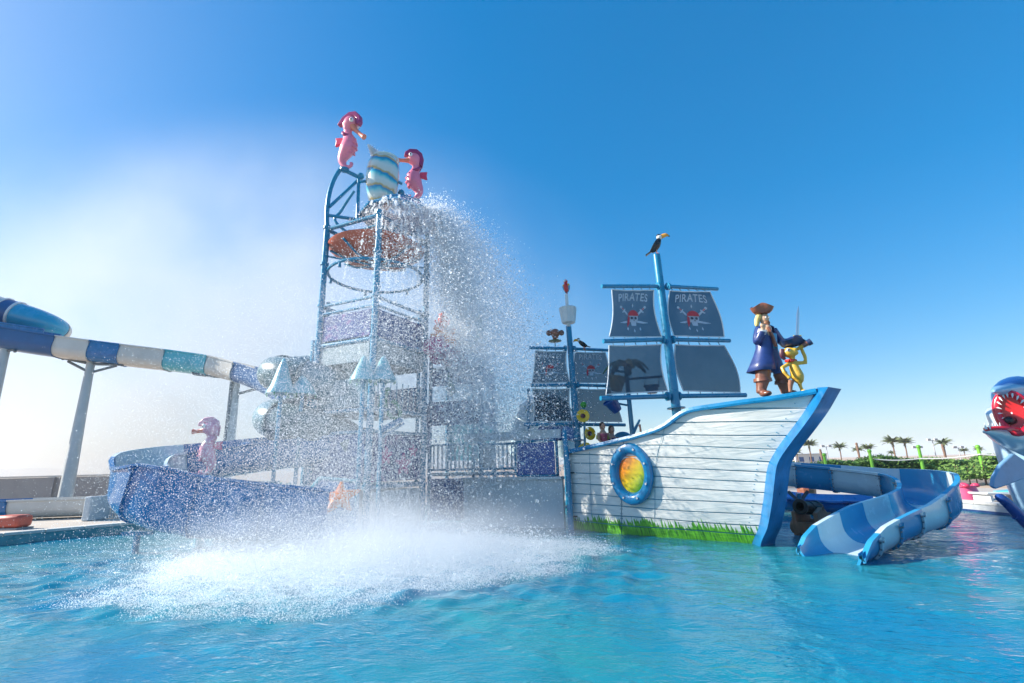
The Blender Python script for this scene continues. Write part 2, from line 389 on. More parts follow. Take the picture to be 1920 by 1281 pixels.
# water: a rippled sheet with real waves, clear with a turquoise body, foam where the dumped water lands
m, t, b = nt('pool_water'); N, L_ = t.nodes, t.links; N.remove(b)
geo = N.new('ShaderNodeNewGeometry')
mpw = N.new('ShaderNodeMapping'); mpw.inputs['Scale'].default_value = (1.0, 1.7, 1.0); mpw.inputs['Rotation'].default_value = (0, 0, 0.35)
L_.new(geo.outputs['Position'], mpw.inputs['Vector'])
n1 = N.new('ShaderNodeTexNoise'); n1.inputs['Scale'].default_value = 3.2; n1.inputs['Detail'].default_value = 4; n1.inputs['Distortion'].default_value = 0.6
n2 = N.new('ShaderNodeTexNoise'); n2.inputs['Scale'].default_value = 10.0; n2.inputs['Detail'].default_value = 3; n2.inputs['Distortion'].default_value = 0.4
L_.new(mpw.outputs[0], n1.inputs['Vector']); L_.new(mpw.outputs[0], n2.inputs['Vector'])
ad = N.new('ShaderNodeMath'); ad.operation = 'MULTIPLY_ADD'; ad.inputs[1].default_value = 0.35
L_.new(n2.outputs['Fac'], ad.inputs[0]); L_.new(n1.outputs['Fac'], ad.inputs[2])
bp = N.new('ShaderNodeBump'); bp.inputs['Strength'].default_value = 0.55; bp.inputs['Distance'].default_value = 0.065; L_.new(ad.outputs[0], bp.inputs['Height'])
fr = N.new('ShaderNodeFresnel'); fr.inputs['IOR'].default_value = 1.33; L_.new(bp.outputs[0], fr.inputs['Normal'])
gl = N.new('ShaderNodeBsdfGlossy'); gl.inputs['Roughness'].default_value = 0.03; L_.new(bp.outputs[0], gl.inputs['Normal'])
tr = N.new('ShaderNodeBsdfTransparent'); tr.inputs['Color'].default_value = (0.55, 0.88, 0.95, 1)
df = N.new('ShaderNodeBsdfDiffuse'); df.inputs['Color'].default_value = (0.012, 0.24, 0.42, 1); L_.new(bp.outputs[0], df.inputs['Normal'])
nb = N.new('ShaderNodeTexNoise'); nb.inputs['Scale'].default_value = 0.28; nb.inputs['Detail'].default_value = 4; L_.new(geo.outputs['Position'], nb.inputs['Vector'])
crb = N.new('ShaderNodeValToRGB'); crb.color_ramp.elements[0].position = 0.35; crb.color_ramp.elements[1].position = 0.68
crb.color_ramp.elements[0].color = (0.002, 0.36, 0.62, 1); crb.color_ramp.elements[1].color = (0.05, 0.50, 0.52, 1)
L_.new(nb.outputs['Fac'], crb.inputs['Fac']); L_.new(crb.outputs['Color'], df.inputs['Color'])
npt = N.new('ShaderNodeTexNoise'); npt.inputs['Scale'].default_value = 0.45; npt.inputs['Detail'].default_value = 2; L_.new(geo.outputs['Position'], npt.inputs['Vector'])
mpt = N.new('ShaderNodeMapRange'); mpt.inputs['From Min'].default_value = .35; mpt.inputs['From Max'].default_value = .65; mpt.inputs['To Min'].default_value = .22; mpt.inputs['To Max'].default_value = .75; L_.new(npt.outputs['Fac'], mpt.inputs['Value']); L_.new(mpt.outputs[0], bp.inputs['Strength'])
mb_ = N.new('ShaderNodeMixShader'); mb_.inputs['Fac'].default_value = 0.5; L_.new(tr.outputs[0], mb_.inputs[1]); L_.new(df.outputs[0], mb_.inputs[2])
ms = N.new('ShaderNodeMixShader'); L_.new(fr.outputs[0], ms.inputs['Fac']); L_.new(mb_.outputs[0], ms.inputs[1]); L_.new(gl.outputs[0], ms.inputs[2])
# foam (aerated water) round the landing zone
mpf = N.new('ShaderNodeMapping'); mpf.vector_type = 'TEXTURE'; mpf.inputs['Location'].default_value = (-3.0, 10.3, 0); mpf.inputs['Scale'].default_value = (4.6, 3.5, 1.0); mpf.inputs['Rotation'].default_value = (0, 0, R(10))
L_.new(geo.outputs['Position'], mpf.inputs['Vector'])
ln = N.new('ShaderNodeVectorMath'); ln.operation = 'LENGTH'; L_.new(mpf.outputs[0], ln.inputs[0])
nf = N.new('ShaderNodeTexNoise'); nf.inputs['Scale'].default_value = 1.3; nf.inputs['Detail'].default_value = 9; nf.inputs['Roughness'].default_value = 0.7; L_.new(mpw.outputs[0], nf.inputs['Vector'])
sb = N.new('ShaderNodeMath'); sb.operation = 'MULTIPLY_ADD'; sb.inputs[1].default_value = 0.9; L_.new(nf.outputs['Fac'], sb.inputs[0]); L_.new(ln.outputs['Value'], sb.inputs[2])
mrf = N.new('ShaderNodeMapRange'); mrf.interpolation_type = 'SMOOTHSTEP'; mrf.inputs['From Min'].default_value = 1.5; mrf.inputs['From Max'].default_value = 0.85; mrf.inputs['To Min'].default_value = 0; mrf.inputs['To Max'].default_value = 0.75
L_.new(sb.outputs[0], mrf.inputs['Value'])
fo = N.new('ShaderNodeBsdfDiffuse'); fo.inputs['Color'].default_value = (0.62, 0.74, 0.79, 1); L_.new(bp.outputs[0], fo.inputs['Normal'])
mf = N.new('ShaderNodeMixShader'); L_.new(mrf.outputs[0], mf.inputs['Fac']); L_.new(ms.outputs[0], mf.inputs[1]); L_.new(fo.outputs[0], mf.inputs[2])
L_.new(mf.outputs[0], N['Material Output'].inputs['Surface']); M['water'] = m
def water():
    xs = np.arange(-17.2, 14.6, 0.085); ys = np.concatenate([np.arange(-8.2, 3, 0.3), np.arange(3, 13, 0.065), np.arange(13, 21.8, 0.13)])
    X, Y = np.meshgrid(xs, ys); Z = np.zeros_like(X); rg = np.random.RandomState(3)
    for i in range(26):
        lam = 0.35 * 1.09 ** i * (0.8 + 0.4 * rg.rand()); a = rg.normal(1.2, 0.75); k = 2 * np.pi / lam
        wx = 0.5 * np.sin(0.4 * X + rg.rand() * 6) + 0.5 * np.sin(0.5 * Y + rg.rand() * 6)
        Z += 0.0021 * lam ** 0.7 * np.sin(k * (math.cos(a) * X + math.sin(a) * Y) + 1.6 * wx + rg.rand() * 6.28)
    d = np.hypot((X + 3.3) / 6.5, (Y - 10.3) / 4.0)
    agit = np.exp(-(d ** 4)); 
    for i in range(14):
        lam = 0.3 + 0.5 * rg.rand(); a = rg.rand() * 6.28; k = 2 * np.pi / lam
        Z += agit * 0.012 * np.sin(k * (math.cos(a) * X + math.sin(a) * Y) + rg.rand() * 6.28 + 1.2 * np.sin(1.3 * X + i))
    ny, nx = X.shape
    me = bpy.data.meshes.new('pool_water')
    co = np.stack([X, Y, Z], -1).reshape(-1, 3)
    idx = np.arange(nx * ny).reshape(ny, nx)
    q = np.stack([idx[:-1, :-1], idx[:-1, 1:], idx[1:, 1:], idx[1:, :-1]], -1).reshape(-1, 4)
    me.vertices.add(len(co)); me.vertices.foreach_set('co', co.ravel())
    me.loops.add(q.size); me.loops.foreach_set('vertex_index', q.ravel())
    me.polygons.add(len(q)); me.polygons.foreach_set('loop_start', np.arange(0, q.size, 4)); me.polygons.foreach_set('loop_total', np.full(len(q), 4))
    me.polygons.foreach_set('use_smooth', np.ones(len(q), bool)); me.materials.append(M['water']); me.update(calc_edges=True); me.validate()
    o = bpy.data.objects.new('pool_water', me); COL.objects.link(o); o['kind'] = 'structure'
water()

# distant hills
def ridge(name, x0, x1, y, hs, seed, mt='hill'):
    rg = random.Random(seed); mbx = MB(); n = 60; prof = []
    ph = [rg.random() * 6 for _ in range(8)]
    for i in range(n + 1):
        u = i / n
        h = hs * (0.35 + 0.25 * math.sin(3 * u * 3.1 + ph[0]) + 0.2 * math.sin(9 * u + ph[1]) + 0.1 * math.sin(23 * u + ph[2]) + 0.05 * math.sin(57 * u + ph[3]) + 0.03 * rg.random()) * math.sin(math.pi * min(1, max(0, u)))** 0.5
        prof.append(max(h, 0))
    mbx.grid(lambda a, b: V((lerp(x0, x1, a), y + (b - 0.5) * 320, prof[int(round(a * n))] * math.sin(math.pi * b) + 0.2)), n, 6)
    o = mbx.build(name, mt); o['kind'] = 'structure'
ridge('hills', -2000, -560, 1600, 42, 2)
ridge('hills', -1100, 700, 2000, 32, 5)

# sand bank behind the pool on the right
def bank(u, v):
    x = lerp(8, 130, u); y = lerp(23, 60, v) + 4 * math.sin(u * 9)
    h = 0.62 * (1 - math.cos(math.pi * min(1, v * 3.2))) * 0.5 + 0.06 * math.sin(13 * u * 7 + 5 * v) + 0.05 * math.sin(41 * u + 17 * v)
    if v == 0: h = -0.1
    return V((x, y, GZ + max(h, -0.05)))
o = MB().grid(bank, 90, 24).build('sand_bank', 'sand'); o['kind'] = 'structure'

# grey boundary wall on the left
wl = thing('boundary_wall', (-28, 26, GZ), 'long grey rendered boundary wall behind the slide run-out', 'wall')
MB().box((-37, 26.2, 0.95), (42, 0.3, 1.5)).build('wall_face', 'concrete', wl, smooth=False)
MB().box((-37, 26.2, 1.76), (42.1, 0.4, 0.09)).build('wall_cap', 'coping', wl, smooth=False, bevel=0.01)
for k in range(8):
    MB().box((-57.5 + 5.6 * k, 26.0, 0.95), (0.35, 0.16, 1.52)).build('pilaster', 'concrete', wl, smooth=False, bevel=0.01)
for i, (px, py, s, w) in enumerate([(223, 890, 1.3, 'smaller'), (246, 888, 1.6, 'taller')]):
    p = P(px, py, 70); t_ = thing('shrub', (p.x, p.y, GZ), f'{w} of two dark bushes showing above the grey wall', 'bush', 'bushes above the wall')
    mbx = MB(); rg = random.Random(i)
    for k in range(240):
        a = V((rg.gauss(0, .4), rg.gauss(0, .4), rg.gauss(0, .3))) * s; q = V((p.x, p.y, p.z - 0.1)) + a; d = V((rg.uniform(-1, 1), rg.uniform(-1, 1), rg.uniform(-1, 1))).normalized(); e = d.orthogonal()
        mbx.add([q, q + d * .22 + e * .08, q + d * .42, q + d * .22 - e * .08], [(0, 1, 2, 3)])
    mbx.build('crown', 'frond', t_, smooth=False)
    MB().cyl((p.x, p.y, GZ), (p.x, p.y, p.z), 0.09, 0.05, 8).build('trunk', 'trunk', t_)

# ================================================================== FLUMES
def flume_profile(w, hl, hr, c=0.36, th=0.045, lip=0.09):
    def arc(s, rr):
        return [(s * (w - c + rr * math.cos(a)), c - rr * math.sin(a)) for a in [R(x) for x in (0, 18, 36, 54, 72, 90)]]
    inner = [(-w, hl), (-w, (hl + c) / 2)] + arc(-1, c) + [(0, 0)] + arc(1, c)[::-1] + [(w, (hr + c) / 2), (w, hr)]
    ro = c + th
    outer = [(w + lip, hr), (w + lip, hr - .06), (w + th, hr - .075)] + arc(1, ro) + [(0, -th)] + arc(-1, ro)[::-1] + [(-w - th, hl - .075), (-w - lip, hl - .06), (-w - lip, hl)]
    return inner + outer
def resample(path, n):
    d = [0]
    for a, b_ in zip(path, path[1:]): d.append(d[-1] + (b_ - a).length)
    out = []
    for k in range(n + 1):
        s = d[-1] * k / n; i = max(0, min(len(path) - 2, int(np.searchsorted(d, s)) - 1))
        out.append(lerp(path[i], path[i + 1], (s - d[i]) / max(1e-9, d[i + 1] - d[i])))
    return out, d[-1]
def flume(root, pts, sections, w=0.5, hl=0.7, hr=0.7, n=120, name='flume_section', bolts=True, c=0.36):
    """sections: list of (t_end, material); hl/hr: wall heights as numbers or functions of t."""
    path, _ = resample(catmull(pts, 12), n)
    fl = (lambda t: hl) if not callable(hl) else hl; fr_ = (lambda t: hr) if not callable(hr) else hr
    t0 = 0.0
    for t1, mt in sections:
        i0, i1 = int(round(t0 * n)), int(round(t1 * n)); sub = path[max(0, i0 - 1):min(n, i1 + 1) + 1]
        off = i0 - max(0, i0 - 1)
        mbx = MB(); seg = path[i0:i1 + 1]
        full = frames(path, False, V((0, 0, 1)))
        vs = []; k = len(seg); nn = 0
        for i in range(i0, i1 + 1):
            pr = flume_profile(w, fl(i / n), fr_(i / n), c); nn = len(pr); t_, s_, u_ = full[i]
            e = 0.004 if i == i1 and i1 < n else 0
            vs += [path[i] - t_ * e + s_ * a + u_ * b_ for a, b_ in pr]
        fs = [(i * nn + j, i * nn + (j + 1) % nn, (i + 1) * nn + (j + 1) % nn, (i + 1) * nn + j) for i in range(k - 1) for j in range(nn)]
        fs += [tuple(range(nn - 1, -1, -1)), tuple(range((k - 1) * nn, k * nn))]
        mbx.add(vs, fs); sec = mbx.build(name, mt, root, angle=50)
        if t1 < 0.999:   # flange under the joint
            t_, s_, u_ = full[i1]; p = path[i1]; fb = MB(); pr_o = []; H0, H1 = fl(i1 / n), fr_(i1 / n)
            half = len(flume_profile(w, H0, H1, c)) // 2
            outer = flume_profile(w + 0.012, H0 - .05, H1 - .05, c)[15:]; big = flume_profile(w + 0.05, H0 - .05, H1 - .05, c + .03)[15:]
            va = [p - t_ * .02 + s_ * a + u_ * (b_) for a, b_ in outer] + [p - t_ * .02 + s_ * a + u_ * (b_ - .035) for a, b_ in big]
            vb = [q + t_ * .04 for q in va]; q_ = len(outer)
            fs = []
            for j in range(q_ - 1):
                fs += [(j, j + 1, q_ + j + 1, q_ + j), (2 * q_ + j, 3 * q_ + j, 3 * q_ + j + 1, 2 * q_ + j + 1), (q_ + j, q_ + j + 1, 3 * q_ + j + 1, 3 * q_ + j)]
            fb.add(va + vb, fs); fb.build('flange', mt, sec, smooth=False)
            if bolts:
                bb = MB()
                for j in range(1, q_ - 1):
                    q = lerp(va[j], va[q_ + j], 0.55)
                    bb.cyl(q - t_ * .015, q + t_ * .075, 0.014, n=6)
                bo = bb.build('bolts', 'darkpipe', sec, smooth=False); bo['kind'] = 'stuff'
        t0 = t1
    return path

# long flume high on the left
fl = thing('elevated_flume', P(172, 675, 22), 'long elevated open water slide with navy, beige, blue and turquoise sections', 'water slide')
fp = [P(-260, 585, 19.5), P(-120, 612, 20.3), P(0, 634, 21), P(115, 652, 21.6), P(250, 669, 22.2), P(350, 681, 22.5), P(430, 694, 22.3), P(510, 722, 21.2), P(565, 765, 19.6), P(590, 800, 18.6)]
fpath = [p - V((0, 0, 0.42)) for p in catmull(fp, 10)]
pxs = [proj(p)[0] for p in resample(fpath, 160)[0]]
def t_at(px): return float(np.interp(px, pxs, np.linspace(0, 1, len(pxs))))
flume(fl, [p - V((0, 0, 0.42)) for p in fp], [(t_at(105), 'navy'), (t_at(175), 'beige'), (t_at(230), 'slide_deep'), (t_at(315), 'beige'), (t_at(393), 'turq'), (t_at(450), 'beige'), (1.0, 'navy')], w=0.55, hl=0.85, hr=0.85, n=160, bolts=False)
def column(root, px, py, Y, arms):
    p = P(px, py, Y)
    MB().tube([V((p.x, p.y, GZ)), V((p.x, p.y, p.z))], [0.28, 0.16], 10).build('column', 'col_white', root)
    MB().lathe([(0.001, 0), (0.52, 0), (0.52, 0.05), (0.001, 0.05)], (p.x, p.y, GZ), n=16).build('base_plate', 'col_white', root, smooth=False)
    for (ax, ay), (bx, by) in arms:
        MB().tube([P(ax, ay, Y), P(bx, by, Y - 0.1)], 0.06, 8).build('bracket', 'darkpipe', root)
column(fl, 172, 673, 22, [((172, 683), (115, 671)), ((172, 683), (231, 684)), ((128, 678), (165, 697)), ((218, 686), (176, 697)), ((118, 662), (118, 674)), ((229, 672), (229, 686))])
column(fl, 445, 702, 22.4, [((445, 715), (508, 724)), ((508, 722), (448, 738))])
column(fl, 12, 648, 21, [((12, 658), (28, 656)), ((28, 645), (28, 660))])
dp = thing('drain_pipe', P(425, 850, 22.2), 'bent grey drain pipe hanging beneath the turquoise flume section', 'pipe')
MB().tube(catmull([P(362, 690, 22.2), P(363, 699, 22.2), P(372, 702, 22.2), P(425, 708, 22.2), P(434, 712, 22.2), P(433, 730, 22.2), P(425, 800, 22.2), V((P(415, 870, 22.2).x, 22.2, 1.6))], 8), 0.075, 10).build('pipe_run', 'darkpipe', dp)
MB().tube([P(375, 690, 22.2), P(376, 703, 22.2)], 0.06, 8).build('pipe_branch', 'darkpipe', dp)

# turquoise tube slide entering high at the far left
ts = thing('tube_slide', P(50, 600, 24), 'turquoise enclosed tube slide with a beige end collar, above the flume', 'water slide')
tpath = catmull([P(-160, 548, 22.5), P(-60, 565, 23.2), P(0, 583, 23.6), P(60, 600, 24), P(98, 614, 24.6), P(112, 624, 25.2)], 8)
k = len(tpath); rad = [lerp(0.72, 0.52, (i / k) ** 2) for i in range(k)]
i_a = int(k * 0.42); i_b = int(k * 0.50); i_c = int(k * 0.86)
MB().tube(tpath[:i_a + 1], rad[:i_a + 1], 20).build('tube_section', 'beige', ts)
MB().tube(tpath[i_a:i_b + 1], [r * 1.03 for r in rad[i_a:i_b + 1]], 20).build('collar', 'navy', ts)
MB().tube(tpath[i_b:i_c + 1], rad[i_b:i_c + 1], 20).build('tube_section', 'cyan', ts)
MB().tube(tpath[i_c:], [r * 1.02 for r in rad[i_c:]], 20).build('end_collar', 'beige', ts)
for i in (i_a, i_b): MB().tube([tpath[i] - (tpath[i + 1] - tpath[i]).normalized() * .05, tpath[i] + (tpath[i + 1] - tpath[i]).normalized() * .05], rad[i] * 1.1, 20).build('flange', 'white', ts)
ts2 = thing('upper_flume', P(40, 622, 23.2), 'dark navy flume trough running just beneath the turquoise tube', 'water slide')
flume(ts2, [P(-200, 590, 22.6) - V((0, 0, .3)), P(-80, 607, 22.9) - V((0, 0, .3)), P(0, 622, 23.1) - V((0, 0, .3)), P(92, 636, 23.4) - V((0, 0, .3))], [(0.6, 'navy'), (1.0, 'slide_deep')], w=0.5, hl=0.7, hr=0.7, n=40, bolts=False)

# run-out lane on the ground
ro = thing('runout_lane', (-17, 18.6, GZ), 'low blue and beige slide run-out trough resting on the paving', 'water slide')
flume(ro, [V((-34, 17.2, GZ + .1)), V((-27, 17.9, GZ + .1)), V((-20, 18.6, GZ + .1)), V((-14.4, 19.4, GZ + .1))], [(0.80, 'slide_deep'), (1.0, 'beige')], w=0.55, hl=0.62, hr=0.62, n=60, bolts=False)
for k in range(7):
    x = -33 + 2.4 * k; MB().box((x, interp(x, [-34, -20, -14], [17.2, 18.6, 19.5]), GZ + 0.05), (0.18, 1.0, 0.14)).build('bearer', 'darkpipe', ro, smooth=False)
p = G(178, 975, GZ); MB().box((p.x, p.y, GZ + .40), (0.22, 0.9, 0.8)).build('end_post', 'panel_white', ro, smooth=False, bevel=0.03)
p = G(203, 972, GZ)
fe = thing('slat_fence', (p.x, p.y, GZ), 'short pale vertical slat fence beside the run-out lane end', 'fence')
for k in range(14):
    q = G(184 + k * 5, 974 - k * 0.3, GZ); MB().box((q.x, q.y + .2, GZ + .42), (0.05, 0.03, 0.84)).build('slat', 'panel_white', fe, smooth=False)
q0, q1 = G(184, 974, GZ), G(250, 970, GZ)
for z in (.15, .75): MB().beam((q0.x, q0.y + .24, GZ + z), (q1.x, q1.y + .24, GZ + z), 0.03, 0.06).build('rail', 'panel_white', fe, smooth=False)
p = G(6, 996, GZ); rb = thing('red_block', (p.x, p.y + .4, GZ), 'faded red rounded block sitting on the pool edge beside the run-out lane', 'block')
MB().box((p.x - .2, p.y + .45, GZ + .23), (0.75, 0.5, 0.36)).build('block_body', 'brick', rb, bevel=0.09)
MB().box((p.x - .2, p.y + .45, GZ + .025), (0.79, 0.54, 0.05)).build('plinth', 'concrete', rb, smooth=False)

# ================================================================== THE SHIP
SX, SY = 1.49, 14.34                     # stern corner at the waterline, camera side
TX, TY = 5.21, 11.12                     # stem at the waterline
ch = V((TX - SX, TY - SY, 0)); chn = ch.normalized(); NOUT = V((chn.y, -chn.x, 0))    # outward (towards the camera)
if NOUT.y > 0: NOUT = -NOUT
STC = V((SX, SY, 0)) - NOUT * 1.15       # stern centre
AX = (V((TX, TY, 0)) - STC).normalized()
stem_px = [(1412, 1024), (1425, 990), (1434, 940), (1438, 905), (1444, 870), (1462, 838), (1487, 805), (1512, 770), (1532, 735)]
stem = [PV(x, y, STC, AX) for x, y in stem_px]
stem_z = [p.z for p in stem]; stem_d = [(p - V((TX, TY, 0))).dot(AX) for p in stem]
def stem_at(z):
    d = interp(z, stem_z, stem_d); return V((TX, TY, 0)) + AX * d
def hull(s, z, out=0.0):
    a = V((SX, SY, 0)); b = stem_at(z); n = NOUT
    bulge = 0.30 * math.sin(math.pi * s ** 1.15) * (0.55 + 0.45 * min(1, max(0, z) / 2.2))
    q = a.lerp(b, s) + n * (bulge + out); q.z = z; return q
def solve(px, py):
    s, z = 0.5, 1.5
    for _ in range(40):
        p = hull(s, z); x, y = proj(p); e = V((px - x, py - y)); h = 1e-3
        xs_, ys_ = proj(hull(s + h, z)); xz, yz = proj(hull(s, z + h))
        a, b_, c_, d_ = (xs_ - x) / h, (xz - x) / h, (ys_ - y) / h, (yz - y) / h; det = a * d_ - b_ * c_
        ds, dz = (d_ * e.x - b_ * e.y) / det, (-c_ * e.x + a * e.y) / det
        s = min(1.1, max(-0.1, s + 0.7 * max(-.2, min(.2, ds)))); z += 0.7 * max(-.5, min(.5, dz))
    return s, z
rail_px = [(1072, 848), (1130, 834), (1190, 820), (1235, 806), (1256, 795), (1273, 779), (1295, 769), (1350, 761), (1400, 754), (1450, 748), (1500, 740), (1531, 734)]
rail_sz = [solve(*q) for q in rail_px]
rail_sz = [(0.0, rail_sz[0][1])] + rail_sz[1:-1] + [(1.0, rail_sz[-1][1])]
RS = [a for a, b_ in rail_sz]; RZ = [b_ for a, b_ in rail_sz]
_rs = np.linspace(0, 1, 101); _rz = np.interp(_rs, RS, RZ); _k = np.array([1, 2, 3, 2, 1]) / 9.0
_rz = np.convolve(np.pad(_rz, 2, mode='edge'), _k, mode='valid')
def rail_z(s): return float(np.interp(s, _rs, _rz))

SHIP = thing('pirate_ship', STC, 'white planked play ship with blue rails, grey sails and round porthole', 'play ship')
# hull paint: white boards with painted grass at the foot
m, t, b = nt('hull_boards'); N, L_ = t.nodes, t.links
geo = N.new('ShaderNodeNewGeometry'); sp = N.new('ShaderNodeSeparateXYZ'); L_.new(geo.outputs['Position'], sp.inputs[0])
along = N.new('ShaderNodeVectorMath'); along.operation = 'DOT_PRODUCT'; along.inputs[1].default_value = tuple(chn); L_.new(geo.outputs['Position'], along.inputs[0])
cmb = N.new('ShaderNodeCombineXYZ'); L_.new(along.outputs['Value'], cmb.inputs['X'])
zz = N.new('ShaderNodeMath'); zz.operation = 'MULTIPLY'; zz.inputs[1].default_value = 0.09; L_.new(sp.outputs['Z'], zz.inputs[0]); L_.new(zz.outputs[0], cmb.inputs['Z'])
ln_ = N.new('ShaderNodeMath'); ln_.operation = 'MULTIPLY_ADD'; ln_.inputs[1].default_value = 0.22; L_.new(sp.outputs['Z'], ln_.inputs[0]); L_.new(along.outputs['Value'], ln_.inputs[2])
cm2 = N.new('ShaderNodeCombineXYZ'); L_.new(ln_.outputs[0], cm2.inputs['X']); L_.new(zz.outputs[0], cm2.inputs['Z'])
blade = N.new('ShaderNodeTexNoise'); blade.inputs['Scale'].default_value = 24; blade.inputs['Detail'].default_value = 3; L_.new(cm2.outputs[0], blade.inputs['Vector'])
tall = N.new('ShaderNodeTexNoise'); tall.inputs['Scale'].default_value = 1.6; tall.inputs['Detail'].default_value = 2; L_.new(cmb.outputs[0], tall.inputs['Vector'])
hh = N.new('ShaderNodeMath'); hh.operation = 'MULTIPLY_ADD'; hh.inputs[1].default_value = 0.72; L_.new(blade.outputs['Fac'], hh.inputs[0])
h2 = N.new('ShaderNodeMath'); h2.operation = 'MULTIPLY_ADD'; h2.inputs[1].default_value = 0.35; h2.inputs[2].default_value = -0.20; L_.new(tall.outputs['Fac'], h2.inputs[0]); L_.new(h2.outputs[0], hh.inputs[2])
df_ = N.new('ShaderNodeMath'); df_.operation = 'SUBTRACT'; L_.new(hh.outputs[0], df_.inputs[0]); L_.new(sp.outputs['Z'], df_.inputs[1])
gm = N.new('ShaderNodeMapRange'); gm.interpolation_type = 'SMOOTHSTEP'; gm.inputs['From Min'].default_value = -0.015; gm.inputs['From Max'].default_value = 0.045; L_.new(df_.outputs[0], gm.inputs['Value'])
gcol = N.new('ShaderNodeValToRGB'); gcol.color_ramp.elements[0].position = 0.35; gcol.color_ramp.elements[0].color = (0.012, 0.12, 0.008, 1); gcol.color_ramp.elements[1].position = 0.62; gcol.color_ramp.elements[1].color = (0.14, 0.50, 0.02, 1)
bl2 = N.new('ShaderNodeTexNoise'); bl2.inputs['Scale'].default_value = 34; bl2.inputs['Detail'].default_value = 4; L_.new(cm2.outputs[0], bl2.inputs['Vector']); L_.new(bl2.outputs['Fac'], gcol.inputs['Fac'])
cm3 = N.new('ShaderNodeCombineXYZ'); L_.new(along.outputs['Value'], cm3.inputs['X']); z9 = N.new('ShaderNodeMath'); z9.operation = 'MULTIPLY'; z9.inputs[1].default_value = 7.0; L_.new(sp.outputs['Z'], z9.inputs[0]); L_.new(z9.outputs[0], cm3.inputs['Z'])
grain = N.new('ShaderNodeTexNoise'); grain.inputs['Scale'].default_value = 1.5; grain.inputs['Detail'].default_value = 8; grain.inputs['Distortion'].default_value = 1.0; L_.new(cm3.outputs[0], grain.inputs['Vector'])
wcol = N.new('ShaderNodeValToRGB'); wcol.color_ramp.elements[0].position = 0.3; wcol.color_ramp.elements[0].color = (0.66, 0.66, 0.62, 1); wcol.color_ramp.elements[1].position = 0.65; wcol.color_ramp.elements[1].color = (0.80, 0.79, 0.74, 1)
L_.new(grain.outputs['Fac'], wcol.inputs['Fac'])
stn = N.new('ShaderNodeTexNoise'); stn.inputs['Scale'].default_value = 0.9; stn.inputs['Detail'].default_value = 8; L_.new(geo.outputs['Position'], stn.inputs['Vector'])
smr = N.new('ShaderNodeMapRange'); smr.inputs['From Min'].default_value = 0.52; smr.inputs['From Max'].default_value = 0.8; smr.inputs['To Max'].default_value = 0.45; L_.new(stn.outputs['Fac'], smr.inputs['Value'])
smx = N.new('ShaderNodeMixRGB'); smx.inputs['Color2'].default_value = (0.40, 0.45, 0.46, 1); L_.new(smr.outputs[0], smx.inputs['Fac']); L_.new(wcol.outputs['Color'], smx.inputs['Color1'])
mx = N.new('ShaderNodeMixRGB'); L_.new(gm.outputs[0], mx.inputs['Fac']); L_.new(smx.outputs['Color'], mx.inputs['Color1']); L_.new(gcol.outputs['Color'], mx.inputs['Color2'])
L_.new(mx.outputs['Color'], b.inputs['Base Color']); b.inputs['Roughness'].default_value = 0.38; b.inputs['Coat Weight'].default_value = 0.15
bpn = N.new('ShaderNodeBump'); bpn.inputs['Strength'].default_value = 0.5; bpn.inputs['Distance'].default_value = 0.035; L_.new(grain.outputs['Fac'], bpn.inputs['Height']); L_.new(bpn.outputs[0], b.inputs['Normal'])
M['hullboards'] = m
M['seam'] = mat('teal_seam', (0.05, 0.27, 0.40), 0.5, 0.3, 6)

# seams: heights at the stern edge and at the stem
stern_y = [992, 977, 961, 944, 927, 907, 886, 868, 852, 834, 816, 797, 778, 758]
stem_y = [1022, 1003, 986, 966, 946, 923, 905, 887, 866, 842, 818, 792, 765, 736]
zs_ = [PV(1074, y, (SX, SY), (0.3, -1)).z for y in stern_y]; zs_[0] = -0.25
zt_ = []
for y in stem_y:
    ys_ = [q[1] for q in stem_px]; x = float(np.interp(-y, [-a for a in ys_], [q[0] for q in stem_px])); zt_.append(PV(x, y, STC, AX).z)
zt_[0] = -0.25; zt_[-1] = RZ[-1] + 0.05
NS = 44
for k in range(len(zs_) - 1):
    gap = 0.009
    lo_f = lambda s: lerp(zs_[k], zt_[k], s ** 1.25) + 0.010 * math.sin(9 * s + k * 1.7) + gap
    hi_f = lambda s: lerp(zs_[k + 1], zt_[k + 1], s ** 1.25) + 0.010 * math.sin(9 * s + (k + 1) * 1.7) - gap
    ss = [i / NS for i in range(NS + 1)]
    cols = [(s, lo_f(s), min(hi_f(s), rail_z(s))) for s in ss]
    cols = [c_ for c_ in cols if c_[2] - c_[1] > 0.02]
    if len(cols) < 2: continue
    # each strake is two boards, butted at the seam below the porthole
    joint = 0.345 + 0.0 * k
    for side_ in (0, 1):
        if side_ == 0: cc = [c_ for c_ in cols if c_[0] < joint]; cc = cc + ([(joint - .002, lo_f(joint), min(hi_f(joint), rail_z(joint)))] if cc and cols[-1][0] > joint else [])
        else: cc = [c_ for c_ in cols if c_[0] > joint]; cc = ([(joint + .003, lo_f(joint), min(hi_f(joint), rail_z(joint)))] if cc and cols[0][0] < joint else []) + cc
        if len(cc) < 2: continue
        mbx = MB(); vs = []; pr = 0.012 + 0.006 * ((k * 7 + side_ * 3) % 3)
        for s, lo, hi in cc: vs += [hull(s, lo, 0.0), hull(s, lo + .008, pr), hull(s, hi - .008, pr), hull(s, hi, 0.0)]
        fs = [(i * 4 + j, (i + 1) * 4 + j, (i + 1) * 4 + j + 1, i * 4 + j + 1) for i in range(len(cc) - 1) for j in range(3)]
        fs += [(0, 1, 2, 3), tuple((len(cc) - 1) * 4 + j for j in (3, 2, 1, 0))]
        mbx.add(vs, fs).build('plank', 'hullboards', SHIP, angle=25)
